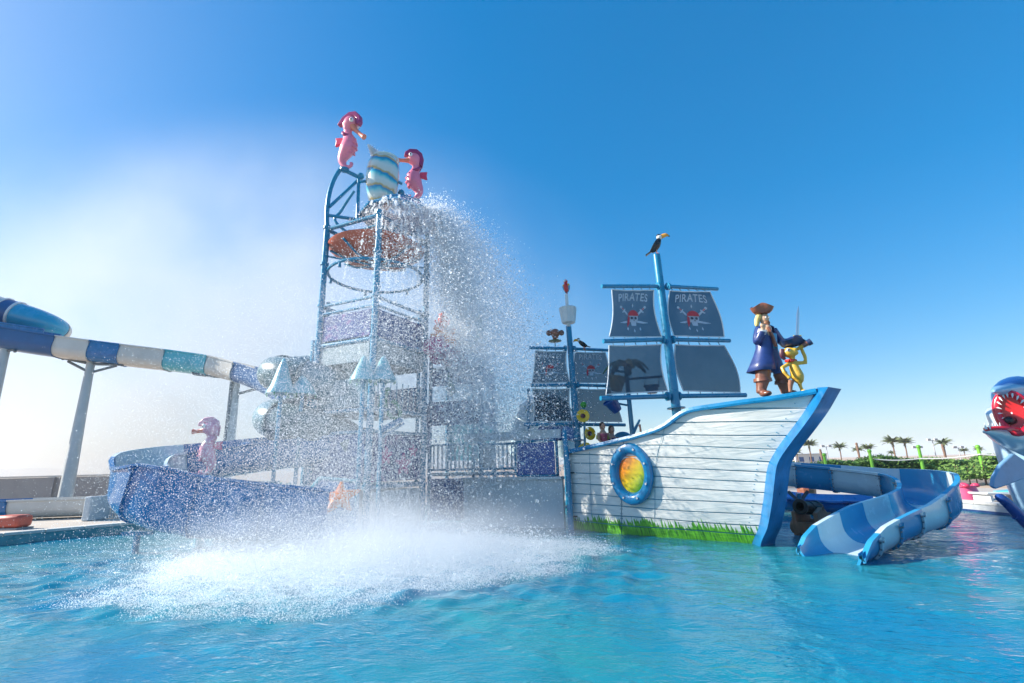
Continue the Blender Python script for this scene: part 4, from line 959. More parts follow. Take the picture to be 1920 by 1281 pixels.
# tricorn hat
def tricorn(c_, w_, h_, mt, parent, dirx, name='hat'):
    mbx = MB(); n = 36; rows = []; ax = V((dirx[0], dirx[1], 0)).normalized(); ay = V((0, 0, 1)).cross(ax); vs = []
    for r_, z_ in ((.001, .62), (.25, .60), (.42, .50), (.50, .25), (.52, .02), (.66, .0), (.86, .16), (1.0, .42), (.97, .45), (.62, .06)):
        for j in range(n):
            a = 2 * math.pi * j / n; lift = (0.5 + 0.5 * math.cos(3 * a)); brim = max(0, r_ - .52) / .48
            rr = r_ * (1 + brim * .38 * (lift - .45)); zz_ = z_ + brim * (.32 * (1 - lift))
            vs.append(c_ + ax * (rr * w_ * math.cos(a)) + ay * (rr * w_ * math.sin(a)) + V((0, 0, zz_ * h_)))
    mbx.add(vs, [(i * n + j, i * n + (j + 1) % n, (i + 1) * n + (j + 1) % n, (i + 1) * n + j) for i in range(9) for j in range(n)])
    return mbx.build(name, mt, parent, angle=60)
tricorn(pp(1429, 590), .25, .34, 'hat', T_, (-1, -.25))
sw = thing('raised_sword', pp(1495, 632, .28), 'straight steel sword held upright behind the dark blue hat', 'sword')
b0, b1 = pp(1495, 630, .28), pp(1497, 573, .28)
MB().tube([b0, lerp(b0, b1, .75), b1], [.045, .04, .004], 8, sx=.25).build('blade', 'steel', sw)
MB().tube([pp(1488, 630, .28), pp(1502, 630, .28)], .022, 8).build('guard', 'yellow', sw)
MB().tube([pp(1495, 630, .28), pp(1494, 641, .28)], .026, 8).build('grip', 'leather', sw)

# ---- small yellow pirate statue with a telescope
Yq = 11.5
def pq(x, y, d=0.0): return P(x, y, Yq + d)
Q_ = thing('yellow_pirate_statue', pq(1490, 735), 'small yellow cartoon pirate statue looking through a telescope on the bow', 'statue')
bd = MB()
bd.tube(catmull([pq(1488, 676), pq(1489, 688), pq(1494, 702), pq(1496, 712), pq(1494, 717)], 4), [interp(i, [0, 4, 9, 13, 16], [.06, .12, .165, .14, .05]) for i in range(17)], 12, sy=.85)
bd.tube([pq(1487, 680), pq(1485, 666)], [.06, .06], 10); bd.ell(pq(1481, 661), (.17, .15, .13)); bd.ell(pq(1489, 662, -.08), (.10, .09, .065)); bd.ell(pq(1491, 655, -.12), (.06, .06, .05))
bd.tube([pq(1494, 681), pq(1511, 680, -.03), pq(1509, 668, -.06), pq(1503, 655, -.08)], [.055, .05, .045, .04], 9); bd.ell(pq(1502, 652, -.09), (.05, .05, .05))
for k in range(3): bd.tube([pq(1500 + 2 * k, 652, -.10), pq(1500 + 2 * k, 648, -.15), pq(1501 + 2 * k, 650, -.18)], [.018, .017, .014], 6)
bd.tube([pq(1481, 681), pq(1466, 690, -.05), pq(1470, 698, -.10), pq(1478, 706, -.12)], [.05, .045, .042, .04], 9); bd.ell(pq(1480, 708, -.13), (.05, .04, .045))
bd.tube([pq(1499, 711), pq(1500, 722), pq(1504, 732)], [.06, .045, .035], 9); bd.ell(pq(1506, 733, -.06), (.06, .10, .03))
bd.build('body', 'chick', Q_, remesh=.02)
MB().tube([pq(1483, 714), pq(1482, 724), pq(1482, 735)], [.075, .05, .04], 10).build('peg_leg', 'wood', Q_)
MB().tube([pq(1495, 655, -.14), pq(1505, 649, -.18)], [.038, .045], 12).build('telescope', 'mustard', Q_)
MB().tube([pq(1505, 649, -.18), pq(1517, 642, -.24)], [.055, .06], 12).build('telescope_barrel', 'leather', Q_)
MB().tube([pq(1514, 644, -.22), pq(1521, 640, -.26)], [.075, .08], 12).build('telescope_ring', 'navyhat', Q_)
tricorn(pq(1484, 650), .27, .24, 'navyhat', Q_, (1, -.4))
MB().ell(pq(1500, 640, -.14), (.06, .03, .07)).build('skull_badge', 'eye', Q_)
MB().tube(catmull([pq(1488, 632), pq(1494, 630, -.05), pq(1502, 634, -.1), pq(1506, 644, -.12)], 3), .03, 8).build('hat_feather', 'navyhat', Q_)
MB().tube(catmull([pq(1480, 676, -.09), pq(1474, 677, 0), pq(1482, 677, .09), pq(1492, 676, 0), pq(1480, 676, -.09)], 4), .035, 8).build('neckerchief', 'red', Q_)
MB().ell(pq(1478, 656, -.12), (.05, .03, .045)).build('eye', 'eye', Q_); MB().ell(pq(1479, 656, -.15), (.02, .015, .02)).build('pupil', 'black', Q_)
MB().tube(catmull([pq(1466, 655, 0), pq(1467, 668, 0), pq(1472, 674, .02)], 4), [.05, .055, .06, .06, .055, .05, .045, .04, .02], 8).build('hair', 'darkred', Q_)

# ---- people on the aft deck
def sitter(px, py, Yh, s, label, hairm, suit, pose, extra=None):
    h = P(px, py, Yh); dz = deckz(0.15); base = V((h.x, h.y, dz))
    t_ = thing('person', base, label, 'person')
    f_ = V((.35, -1, 0)).normalized(); sd = V((0, 0, 1)).cross(f_)
    L_ = lambda x, y, z: h + (sd * x + f_ * y + V((0, 0, z))) * s
    bd = MB()
    bd.ell(h, (.082 * s, .095 * s, .118 * s)); bd.ell(L_(0, .095, -.01), (.016 * s, .02 * s, .02 * s)); bd.tube([L_(0, -.01, -.08), L_(0, -.015, -.17)], [.058 * s, .075 * s], 10)
    hip = max(-.72, (dz + .12 - h.z) / s)
    bd.tube(catmull([L_(0, -.02, -.14), L_(0, -.02, -.22), L_(0, -.02, -.45), L_(0, -.02, -.6), L_(0, -.02, -.68)], 3), [s * interp(i, [0, 3, 6, 9, 12], [.085, .18, .15, .145, .13]) for i in range(13)], 12, sy=.68)
    for sg, (el, ha) in zip((-1, 1), pose):
        bd.tube([L_(sg * .16, -.02, -.22), L_(*el), L_(*ha)], [.05 * s, .04 * s, .03 * s], 9); hx = L_(*ha); dirh = (L_(*ha) - L_(*el)).normalized(); bd.ell(hx + dirh * .03 * s, (.035 * s,) * 3)
        for k in range(4): bd.tube([hx + dirh * .04 * s + sd * (.016 * (k - 1.5) * s), hx + dirh * (.085 + .01 * (k % 2)) * s + sd * (.02 * (k - 1.5) * s) + f_ * .012 * s], [.010 * s, .008 * s], 6)
        bd.tube([hx + sd * .03 * s * sg, hx + sd * .055 * s * sg + dirh * .05 * s], [.011 * s, .009 * s], 6)
        bd.tube([L_(sg * .075, -.02, -.66), L_(sg * .1, .34, -.66), L_(sg * .1, .36, max(-1.0, (dz - h.z) / s + .03))], [.08 * s, .06 * s, .04 * s], 9)
    bd.build('body', 'skin', t_, remesh=.016)
    MB().ell(L_(0, -.025, .03), (.093 * s, .105 * s, .108 * s)).tube([L_(0, -.09, .02), L_(0, -.12, -.10)], [.07 * s, .04 * s], 9).build('hair', hairm, t_, remesh=.016)
    MB().tube(catmull([L_(0, -.02, -.215), L_(0, -.02, -.27), L_(0, -.02, -.45), L_(0, -.02, -.6), L_(0, -.02, -.69)], 3), [s * interp(i, [0, 3, 6, 9, 12], [.15, .19, .165, .158, .14]) for i in range(13)], 14, sy=.72).build('swimwear', suit, t_)
    for sg in (-1, 1):
        MB().ell(L_(sg * .03, .085, .015), (.012 * s, .008 * s, .007 * s), nu=8, nv=6).build('eye', 'black', t_)
        if extra: MB().tube([L_(sg * .165, -.02, -.30), L_(sg * .19, 0, -.40)], [.07 * s, .065 * s], 10).build('armband', extra, t_)
    MB().tube([L_(-.025, .092, -.05), L_(0, .1, -.054), L_(.025, .092, -.05)], .006 * s, 6).build('mouth', 'darkred', t_)
    return t_
sitter(1130, 799, 14.35, .92, 'girl in pink swim vest with lime armbands sitting behind the ship rail', 'hair', 'vest', [((-.22, .08, -.42), (-.16, .22, -.55)), ((.22, .08, -.42), (.14, .22, -.55))], 'vestarm')
sitter(1147, 806, 14.5, 1.0, 'dark-haired person in navy swimsuit sitting beside the girl on deck', 'hair', 'swim', [((-.22, .06, -.42), (-.12, .2, -.56)), ((.22, .06, -.42), (.15, .22, -.55))])
sitter(1219, 822, 13.9, 1.0, 'crouching swimmer behind the ship rail with one bare arm raised', 'hair', 'swim', [((-.30, .05, -.05), (-.36, .1, .30)), ((.22, .06, -.42), (.15, .22, -.55))])
bf = thing('blue_fin_board', P(1186, 816, 14.0), 'slanted pale blue fin-shaped board leaning beside the mid-deck pole', 'board')
MB().plate([P(1180, 818, 14.0), P(1190, 814, 14.0), P(1201, 788, 14.0), P(1198, 786, 14.0)], (0, 1, 0), .06).build('board', 'steel_blue', bf, bevel=.01)
wt = thing('deck_seat', P(1160, 826, 14.6), 'white curved seat back beside the seated people on deck', 'seat')
MB().lathe([(.25, 0), (.33, .02), (.36, .35), (.34, .42), (.31, .35), (.24, .05)], V((P(1165, 826, 14.9).x, 14.9, deckz(.2))), n=20).build('shell', 'white', wt)
MB().ell(P(1168, 822, 14.95), (.28, .1, .2)).build('cushion', 'steel_blue', wt)

# ---- flower spouts
ft = thing('flower_spout', P(1096, 838, 14.7), 'yellow trumpet flower water spouts on a stem behind the ship rail', 'water toy')
st0 = P(1094, 756, 14.75)
MB().tube(catmull([P(1097, 850, 14.7), P(1096, 800, 14.72), st0], 6), .035, 8).build('stem', 'steel_blue', ft)
MB().ell(P(1094, 759, 14.7), .095).build('bud', 'brightgreen', ft)
for (x, y, r_, fx) in ((1093, 780, .19, (-.1, -1, .12)), (1106, 813, .19, (.45, -.9, .0)), (1095, 840, .20, (-.5, -.6, .75))):
    ax = V(fx).normalized(); c_ = P(x, y, 14.62)
    fl_ = MB().lathe([(.03, -.20), (.05, -.12), (r_ * .55, -.03), (r_, .0), (r_ * 1.02, .02), (r_ * .92, .03), (r_ * .5, -.0), (.001, -.03)], c_, ax, 22).build('trumpet', 'yellow', ft)
    MB().lathe([(.001, .05), (r_ * .34, .02), (r_ * .40, -.01), (.001, -.02)], c_, ax, 14).build('throat', 'darkred', fl_)

# ---- palm umbrella with tipping buckets behind the big sail
pu = thing('palm_bucket_post', V((P(1185, 815, 14.3).x, 14.3, deckz(.4))), 'blue post topped by fibreglass palm leaves and carrying tipping buckets', 'water toy')
pt = P(1173, 683, 14.3); pbm = P(1187, 822, 14.3)
MB().tube([pbm - V((0, 0, .5)), pt], [.075, .06], 12).build('post', 'steel_blue', pu)
def palm_leaf(root, c_, az, L, droop, mt, w_=.16):
    d = V((math.cos(az), math.sin(az), 0)); sd = V((-d.y, d.x, 0)); n = 10; vs = []
    for i in range(n + 1):
        t_ = i / n; p = c_ + d * (L * t_) + V((0, 0, .28 * L * math.sin(t_ * 2.2) - droop * L * t_ ** 2.2)); ww = w_ * (math.sin(math.pi * min(1, t_ * .9 + .1)) ** .6) * (1 if i % 2 else .72)
        vs += [p + sd * ww - V((0, 0, ww * .35)), p + V((0, 0, .02)), p - sd * ww - V((0, 0, ww * .35))]
    MB().add(vs, [(i * 3 + j, i * 3 + j + 1, (i + 1) * 3 + j + 1, (i + 1) * 3 + j) for i in range(n) for j in (0, 1)]).build('leaf', mt, root, solid=.015)
for k in range(7): palm_leaf(pu, pt, .3 + k * .9, .68, .62, 'mustard' if k == 5 else 'leafgreen')
MB().ell(pt, (.11, .11, .09)).build('crown_knob', 'orange', pu)
a, b_ = P(1179, 711, 14.3), P(1241, 706, 14.3); MB().tube([a, b_], .035, 8).build('arm', 'steel_blue', pu)
a2 = P(1140, 694, 14.3); MB().tube([P(1175, 698, 14.3), a2], .035, 8).build('arm', 'steel_blue', pu)
def bucket(root, c_, r_, h_, mt, ax=V((0, 0, 1))):
    bk_ = MB().lathe([(.001, 0), (r_ * .62, 0), (r_ * .66, .02), (r_, h_), (r_ * 1.07, h_), (r_ * 1.07, h_ - .04), (r_ * .92, h_ - .02), (r_ * .58, .03), (.001, .03)], c_, ax, 20).build('bucket', mt, root); return bk_
bucket(pu, P(1155, 733, 14.3), .25, .42, 'mustard', V((.2, 0, 1)))
c_ = P(1223, 738, 14.3); bucket(pu, c_, .22, .24, 'steel_blue')
for s in (-1, 1): MB().tube([c_ + V((s * .21, 0, .22)), P(1223, 708, 14.3) + V((s * .2, 0, 0))], .01, 5).build('bucket_wire', 'gun', pu)
c_ = P(1148, 755, 14.35); bt_ = bucket(pu, P(1158, 771, 14.3), .22, .40, 'royal', V((-.55, -.2, .8)))
MB().tube([P(1176, 760, 14.3), P(1160, 757, 14.3)], .03, 8).build('arm', 'steel_blue', pu)

# ================================================================== STERN PAVILION AND BRIDGE BESIDE THE SHIP
sv = thing('stern_pavilion', P(1030, 990, 15.2) * 1.0, 'low white walled play pavilion with blue panel and blue awning by the stern', 'play structure')
wc0, wc1 = V((-1.6, 15.9, 0)), V((1.36, 14.5, 0)); wd = (wc1 - wc0).normalized()
MB().beam(wc0 + V((0, 0, .45)), wc1 + V((0, 0, .45)), .12, 1.75).build('skirt_wall', 'panel_white', sv, smooth=False, bevel=.01)
MB().beam(wc0 + V((0, 0, 1.36)), wc1 + V((0, 0, 1.36)), .3, .08).build('floor_beam', 'panel_white', sv, smooth=False, bevel=.01)
bp0, bp1 = wc0 + wd * 1.85, wc1 - wd * .22
MB().beam(bp0 + V((0, 0, 1.92)), bp1 + V((0, 0, 1.92)), .04, .92).build('panel', 'royal', sv, smooth=False, bevel=.01)
loop = [bp0 + V((0, 0, 1.43)), bp1 + V((0, 0, 1.43)), bp1 + wd * .07 + V((0, 0, 1.5)), bp1 + wd * .07 + V((0, 0, 2.36)), bp1 + V((0, 0, 2.43)), bp0 + V((0, 0, 2.43)), bp0 - wd * .07 + V((0, 0, 2.36)), bp0 - wd * .07 + V((0, 0, 1.5))]
MB().tube(loop, .03, 8, closed=True).build('panel_frame', 'steel_blue', sv)
MB().beam(wc0 + V((0, .12, 2.62)), wc1 + V((0, .12, 2.62)), .08, .26).build('fascia', 'panel_white', sv, smooth=False)
q = [P(997, 826, 15.6), P(1090, 824, 15.4), P(1070, 800, 16.6), P(1012, 800, 16.8)]
MB().plate(q, (q[1] - q[0]).cross(q[2] - q[0]), .05).build('awning', 'royal', sv, smooth=False)
q2 = [P(1000, 828, 15.5), P(968, 858, 15.8), P(1000, 858, 15.8)]
for x in (997, 1043): p = P(x, 826, 15.6); MB().tube([V((p.x, p.y, 1.3)), p], .05, 10).build('awning_post', 'steel_blue', sv)
pl = thing('pointed_blue_pole', G(1072, 993), 'pointed bright blue pole standing in the water at the ship stern', 'pole')
p = G(1071, 994); pt_ = PV(1058, 808, (p.x, p.y), (1, 0))
MB().tube([V((p.x, p.y, -.4)), V((p.x - .01, p.y, 1.6)), pt_, pt_ + V((0, 0, .12))], [.085, .08, .07, .012], 14).build('pole_shaft', 'steel_blue', pl)
for z in (.35, 1.5, 2.1): MB().tube([V((p.x, p.y, z)), V((p.x + .18, p.y - .05, z))], .02, 6).build('cleat', 'gun', pl)
p3 = P(990, 850, 15.4); lp = thing('slim_blue_post', V((p3.x, p3.y, 1.35)), 'slim blue post rising in front of the cyan tube arch', 'post')
MB().tube([V((p3.x, p3.y, 1.3)), P(991, 733, 15.4)], .045, 10).build('post_shaft', 'steel_blue', lp); MB().ell(P(991, 731, 15.4), .06, nu=10, nv=8).build('finial', 'steel_blue', lp)

# cyan tube arch behind the aft sails
ca = thing('cyan_tube_arch', V((P(1020, 850, 18).x, 18, GZ)), 'large pale cyan tube slide arch seen behind the aft lower sail', 'water slide')
arc = [P(978, 860, 18), P(982, 815, 18), P(996, 775, 18), P(1018, 757, 18.2), P(1042, 770, 18.6), P(1056, 800, 19), P(1062, 850, 19.4)]
pth = catmull(arc, 6); n3 = len(pth)
for k, (i0, i1) in enumerate(((0, 12), (12, 24), (24, n3 - 1))): MB().tube(pth[i0:i1 + 1], .46, 18).build('tube_section', 'palecyan' if k != 1 else 'slide_white', ca)
for i in (12, 24): MB().tube([pth[i] - (pth[i + 1] - pth[i]) * .2, pth[i] + (pth[i + 1] - pth[i]) * .2], .52, 18).build('flange', 'palecyan', ca)
for i in (0, n3 - 1): p = pth[i]; MB().tube([V((p.x, p.y, GZ)), p], .12, 10).build('support', 'steel_blue', ca)
gp = thing('green_palm_parasol', V((P(1028, 850, 17).x, 17, GZ)), 'dark green fibreglass palm parasol showing through the aft lower sail', 'parasol')
gt = P(1028, 752, 17); MB().tube([V((gt.x, gt.y, GZ)), gt], [.10, .07], 10).build('post', 'wood', gp)
for k in range(8): palm_leaf(gp, gt, k * .785, .85, .75, 'leafgreen', .2)
MB().ell(gt, .12).build('crown_knob', 'green', gp)

# ================================================================== RIGHT-HAND SLIDE
rs = thing('open_slide', G(1640, 1045), 'blue and white striped open slide curving down into the water beside the bow', 'water slide')
rp_ = [P(1380, 893, 15.8), P(1480, 908, 15.0), P(1560, 917, 14.3), P(1640, 927, 13.55), P(1700, 936, 12.9), P(1741, 950, 12.2), P(1752, 968, 11.5), P(1728, 985, 10.95), P(1680, 1003, 10.5), P(1628, 1026, 10.0), P(1583, 1050, 9.5), P(1560, 1065, 9.25)]
hlr = lambda t: interp(t, [0, .35, .52, .62, .72, .9, .96, 1], [.62, .66, .82, .72, .55, .50, .40, .22])      # outer wall (outside of the turn)
hrr = lambda t: interp(t, [0, .5, .8, .93, .97, 1], [.62, .60, .60, .50, .40, .22])
flume(rs, rp_, [(.115, 'slide_white'), (.165, 'slide_white'), (.255, 'slide_blue'), (.38, 'slide_white'), (.47, 'slide_blue'), (.50, 'slide_white'), (.66, 'slide_blue'), (.755, 'slide_white'), (.84, 'slide_blue'), (.925, 'slide_white'), (1.0, 'slide_blue')], w=.48, hl=hlr, hr=hrr, n=140, c=.3)
p = P(1497, 925, 14.85); MB().tube([V((p.x, p.y, -.4)), p], .07, 10).build('support_post', 'steel_blue', rs)
for s in (-1, 1): MB().tube([p - V((0, 0, .25)), p + V((s * .28, 0, .05))], .05, 8).build('support_fork', 'darkpipe', rs)
# royal blue trough behind it
rt = thing('royal_blue_trough', (8.5, 16.2, 0), 'royal blue ribbed slide trough lying low behind the small cannon', 'water slide')
q0, q1 = G(1455, 962), G(1668, 966)
tp = [V((q0.x - .5, q0.y + .5, .42)), V((q0.x, q0.y + .45, .22)), V((lerp(q0.x, q1.x, .4), lerp(q0.y, q1.y, .4) + .45, .02)), V((q1.x, q1.y + .45, -.02))]
flume(rt, tp, [(.3, 'royal'), (.55, 'royal'), (.78, 'royal'), (1.0, 'royal')], w=.5, hl=.55, hr=.42, n=60, bolts=False)
# cannon
cg = G(1530, 1002) + V((0, 0, .20)); ct = thing('toy_cannon', cg, 'dark iron cannon on a brown wooden carriage standing in the shallow water', 'cannon')
fx = V((-.80, -.60, 0)).normalized(); Lc = local(cg, fx)
for s in (-1, 1):
    out = [(-.52, -.2), (.46, -.2), (.44, .32), (.10, .44), (-.1, .30), (-.30, .28), (-.34, .12), (-.52, .08)]
    MB().plate([Lc(x, s * .24, z) for x, z in out], Lc(0, 1, 0) - Lc(0, 0, 0), .10).build('carriage_side', 'wood', ct, smooth=False, bevel=.015)
    for x in (-.34, .28): MB().lathe([(.001, -.04), (.14, -.04), (.15, -.03), (.15, .03), (.14, .04), (.001, .04)], Lc(x, s * .33, -.03), Lc(0, 1, 0) - cg, 18).build('wheel', 'wood', ct)
for x in (-.3, .05, .4): MB().box(Lc(x, 0, -.02), (.1, .42, .24), Matrix((fx, V((0, 0, 1)).cross(fx), V((0, 0, 1)))).transposed()).build('crosspiece', 'wood', ct, smooth=False, bevel=.01)
brl = MB().lathe([(.001, -.52), (.05, -.52), (.07, -.47), (.05, -.42), (.15, -.40), (.185, -.36), (.18, -.28), (.155, -.26), (.145, .0), (.155, .02), (.155, .06), (.135, .08), (.125, .34), (.165, .40), (.17, .46), (.14, .47), (.095, .46), (.09, .1), (.001, .1)], Lc(.12, 0, .40), fx + V((0, 0, .12)), 26).build('gun_barrel', 'gun', ct)
for s in (-1, 1): MB().cyl(Lc(.1, s * .12, .40), Lc(.1, s * .30, .40), .05, n=12).build('trunnion', 'gun', brl)

# shark
sk = thing('shark_sculpture', (12.9, 12.2, 0), 'blue and white shark sculpture with gaping red mouth and white teeth', 'sculpture')
Ys = 11.9
def pk(x, y, d=0.0): return P(x, y, Ys + d)
body = MB()
body.tube(catmull([pk(1905, 760, .5), pk(1925, 800, .55), pk(1935, 850, .55), pk(1955, 920, .5), pk(1990, 985, .4)], 5), [interp(i, [0, 5, 10, 15, 20], [.62, .70, .66, .60, .55]) for i in range(21)], 20)
body.ell(pk(1918, 745, .5), (.55, .66, .52)); body.tube(catmull([pk(1908, 730, .3), pk(1892, 729, -.1), pk(1862, 734, -.62)], 4), [.42, .40, .37, .33, .28, .23, .17, .11, .05], 14, sy=.8)
body.tube(catmull([pk(1925, 830, .3), pk(1895, 822, -.05), pk(1865, 812, -.35), pk(1845, 809, -.5)], 4), [.42, .40, .38, .36, .33, .30, .26, .22, .18, .14, .11, .08, .04], 14, sy=.62)
m, t, b = nt('shark_skin'); N, L_ = t.nodes, t.links      # painted: navy back, mid blue flanks, white belly and jaw
tc = N.new('ShaderNodeTexCoord'); sp = N.new('ShaderNodeSeparateXYZ'); L_.new(tc.outputs['Object'], sp.inputs[0]); nz = N.new('ShaderNodeTexNoise'); nz.inputs['Scale'].default_value = 2; L_.new(tc.outputs['Object'], nz.inputs['Vector'])
ad = N.new('ShaderNodeMath'); ad.operation = 'MULTIPLY_ADD'; ad.inputs[1].default_value = .25; L_.new(nz.outputs['Fac'], ad.inputs[0]); L_.new(sp.outputs['Z'], ad.inputs[2])
cr = N.new('ShaderNodeValToRGB'); e = cr.color_ramp.elements; mr = N.new('ShaderNodeMapRange'); mr.inputs['From Min'].default_value = 0.5; mr.inputs['From Max'].default_value = 4.0; L_.new(ad.outputs[0], mr.inputs['Value']); L_.new(mr.outputs[0], cr.inputs['Fac'])
e[0].color = (0.26, 0.44, 0.60, 1); e[1].color = (0.012, 0.05, 0.26, 1)
for pos, c_ in ((.35, (.28, .46, .62, 1)), (.47, (.40, .56, .68, 1)), (.52, (.55, .64, .70, 1)), (.60, (.58, .67, .73, 1)), (.70, (.55, .65, .72, 1)), (.74, (.22, .42, .60, 1)), (.82, (.18, .36, .56, 1)), (.84, (.010, .045, .24, 1))): e.new(pos).color = c_
L_.new(cr.outputs['Color'], b.inputs['Base Color']); b.inputs['Roughness'].default_value = .3; b.inputs['Coat Weight'].default_value = .3; M['sharkskin'] = m
body.build('body', 'sharkskin', sk, remesh=.045)
# mouth: red throat bowl, crimson lips, teeth
mc = pk(1896, 775, -.38); mnv = (pk(1880, 774, -.9) - pk(1900, 776, 0)).normalized(); mnv = V((-.62, -.78, .02)).normalized(); mu = V((0, 0, 1)); mr_ = mnv.cross(mu).normalized(); mu = mr_.cross(mnv)
def mth(a, k, o_): return mc + mr_ * ((.24 if math.cos(a) * mr_.x < 0 else .30) * k * math.cos(a)) + mu * (.46 * k * math.sin(a)) + mnv * o_
lipn = 40
MB().tube([mth(2 * math.pi * j / lipn, 1.0, .06 + .10 * max(0, -math.sin(2 * math.pi * j / lipn))) for j in range(lipn)], .085, 10, closed=True).build('lips', 'gum', sk)
vs = [mth(2 * math.pi * j / lipn, k_, o_) for k_, o_ in ((1.0, .10), (.85, .085), (.5, .07), (.05, .065)) for j in range(lipn)]
MB().add(vs, [(i * lipn + j, i * lipn + (j + 1) % lipn, (i + 1) * lipn + (j + 1) % lipn, (i + 1) * lipn + j) for i in range(3) for j in range(lipn)]).build('throat', 'red', sk)
MB().ell(mth(R(-60), .42, .09), (.14, .08, .10)).build('gullet', 'black', sk)
for j in range(20):
    a = 2 * math.pi * j / 20; p = mth(a, .93, .13); d = (mc + mnv * .30 - p); d = d.normalized()
    MB().tube([p - d * .03, p + d * .085], [.03, .003], 7).build('tooth', 'eye', sk)
MB().tube(catmull([pk(1846, 806, -.5), pk(1862, 803, -.55), pk(1885, 803, -.6), pk(1910, 806, -.55)], 4), .045, 8).build('lower_gum', 'gum', sk)
for k in range(5):
    p = pk(1849 + 7 * k, 805 - (1 if k > 1 else 0), -.55); MB().tube([p, p + V((0, 0, .14))], [.028, .003], 7).build('tooth', 'eye', sk)
MB().ell(pk(1908, 722, -.12), (.035, .03, .02)).build('nostril', 'black', sk)
fin = [pk(1897, 850, -.05), pk(1872, 872, -.1), pk(1860, 895, -.12), pk(1857, 912, -.12), pk(1864, 917, -.12), pk(1885, 910, -.1), pk(1915, 898, 0), pk(1930, 870, 0)]
MB().plate(fin, (0, 1, .1), .10).build('fin', 'shark', sk, bevel=.03)
bh = thing('blue_fin_pipe', pk(1905, 975, -.6), 'glossy dark blue tapered fin pipe slanting up beside the shark', 'water toy')
MB().tube(catmull([pk(1869, 930, -.8), pk(1882, 938, -.8), pk(1900, 955, -.8), pk(1930, 985, -.8), pk(1965, 1010, -.8)], 4), [interp(i, [0, 2, 16], [.05, .09, .14]) for i in range(17)], 14).build('pipe', 'sharkback', bh)
MB().tube(catmull([pk(1902, 968, -.8), pk(1915, 972, -.8), pk(1940, 975, -.8)], 4), .07, 10).build('branch', 'sharkback', bh)
tb = thing('pink_tub', G(1806, 937, GZ), 'pink plastic tub with moulded rim standing on the far paving', 'tub')
p = G(1806, 937, GZ); MB().lathe([(.001, 0), (.50, 0), (.52, .02), (.40, .42), (.44, .44), (.43, .47), (.36, .45), (.30, .06), (.001, .05)], p, n=24).build('shell', 'pinktub', tb)
for k in range(5): a = .6 + k * 1.256; MB().ell(p + V((.40 * math.cos(a), .40 * math.sin(a), .47)), (.12, .12, .07)).build('knob', 'hotpink', tb)
lg = thing('white_lounger', G(1870, 940, GZ), 'white moulded lounger with turquoise towel behind the blue fin pipe', 'lounger')
p = G(1872, 942, GZ); MB().sweep([p + V((-.5, .1, .25)), p + V((.2, .1, .22)), p + V((.8, .1, .25)), p + V((1.5, .1, .55))], lambda i, n: [(-.33, 0), (.33, 0), (.36, .06), (-.36, .06)]).build('bed', 'white', lg, bevel=.02)
for x in (-.35, .7): MB().box(p + V((x, .1, .11)), (.08, .6, .24)).build('leg', 'white', lg, smooth=False)
MB().sweep([p + V((.3, .1, .30)), p + V((.8, .1, .33)), p + V((1.45, .1, .62))], lambda i, n: [(-.3, 0), (.3, 0), (.3, .02), (-.3, .02)]).build('towel', 'turq', lg)
kg = thing('brown_barrel', G(1515, 936, GZ), 'brown wooden barrel standing on the paving beyond the slide', 'barrel')
p = G(1515, 937, GZ)
for k in range(12):
    a = k * math.pi / 6; prof = [(.26, 0), (.31, .2), (.32, .35), (.31, .5), (.26, .7)]
    vs = []
    for r_, z_ in prof:
        for da in (-.25, .25):
            for dr in (0, -.03): vs.append(p + V(((r_ + dr) * math.cos(a + da), (r_ + dr) * math.sin(a + da), z_)))
    fs = []
    for i in range(4):
        o_ = i * 4; fs += [(o_, o_ + 2, o_ + 6, o_ + 4), (o_ + 1, o_ + 5, o_ + 7, o_ + 3), (o_, o_ + 4, o_ + 5, o_ + 1), (o_ + 2, o_ + 3, o_ + 7, o_ + 6)]
    MB().add(vs, fs).build('stave', 'peach' if 0 else 'hat', kg, smooth=False)
for z_, r_ in ((.12, .30), (.55, .305)): MB().lathe([(r_, z_), (r_ + .012, z_), (r_ + .012, z_ + .05), (r_, z_ + .05)], p, n=24).build('hoop', 'gun', kg)
MB().lathe([(.001, .64), (.25, .64), (.25, .66), (.001, .66)], p, n=20).build('lid', 'wood', kg)

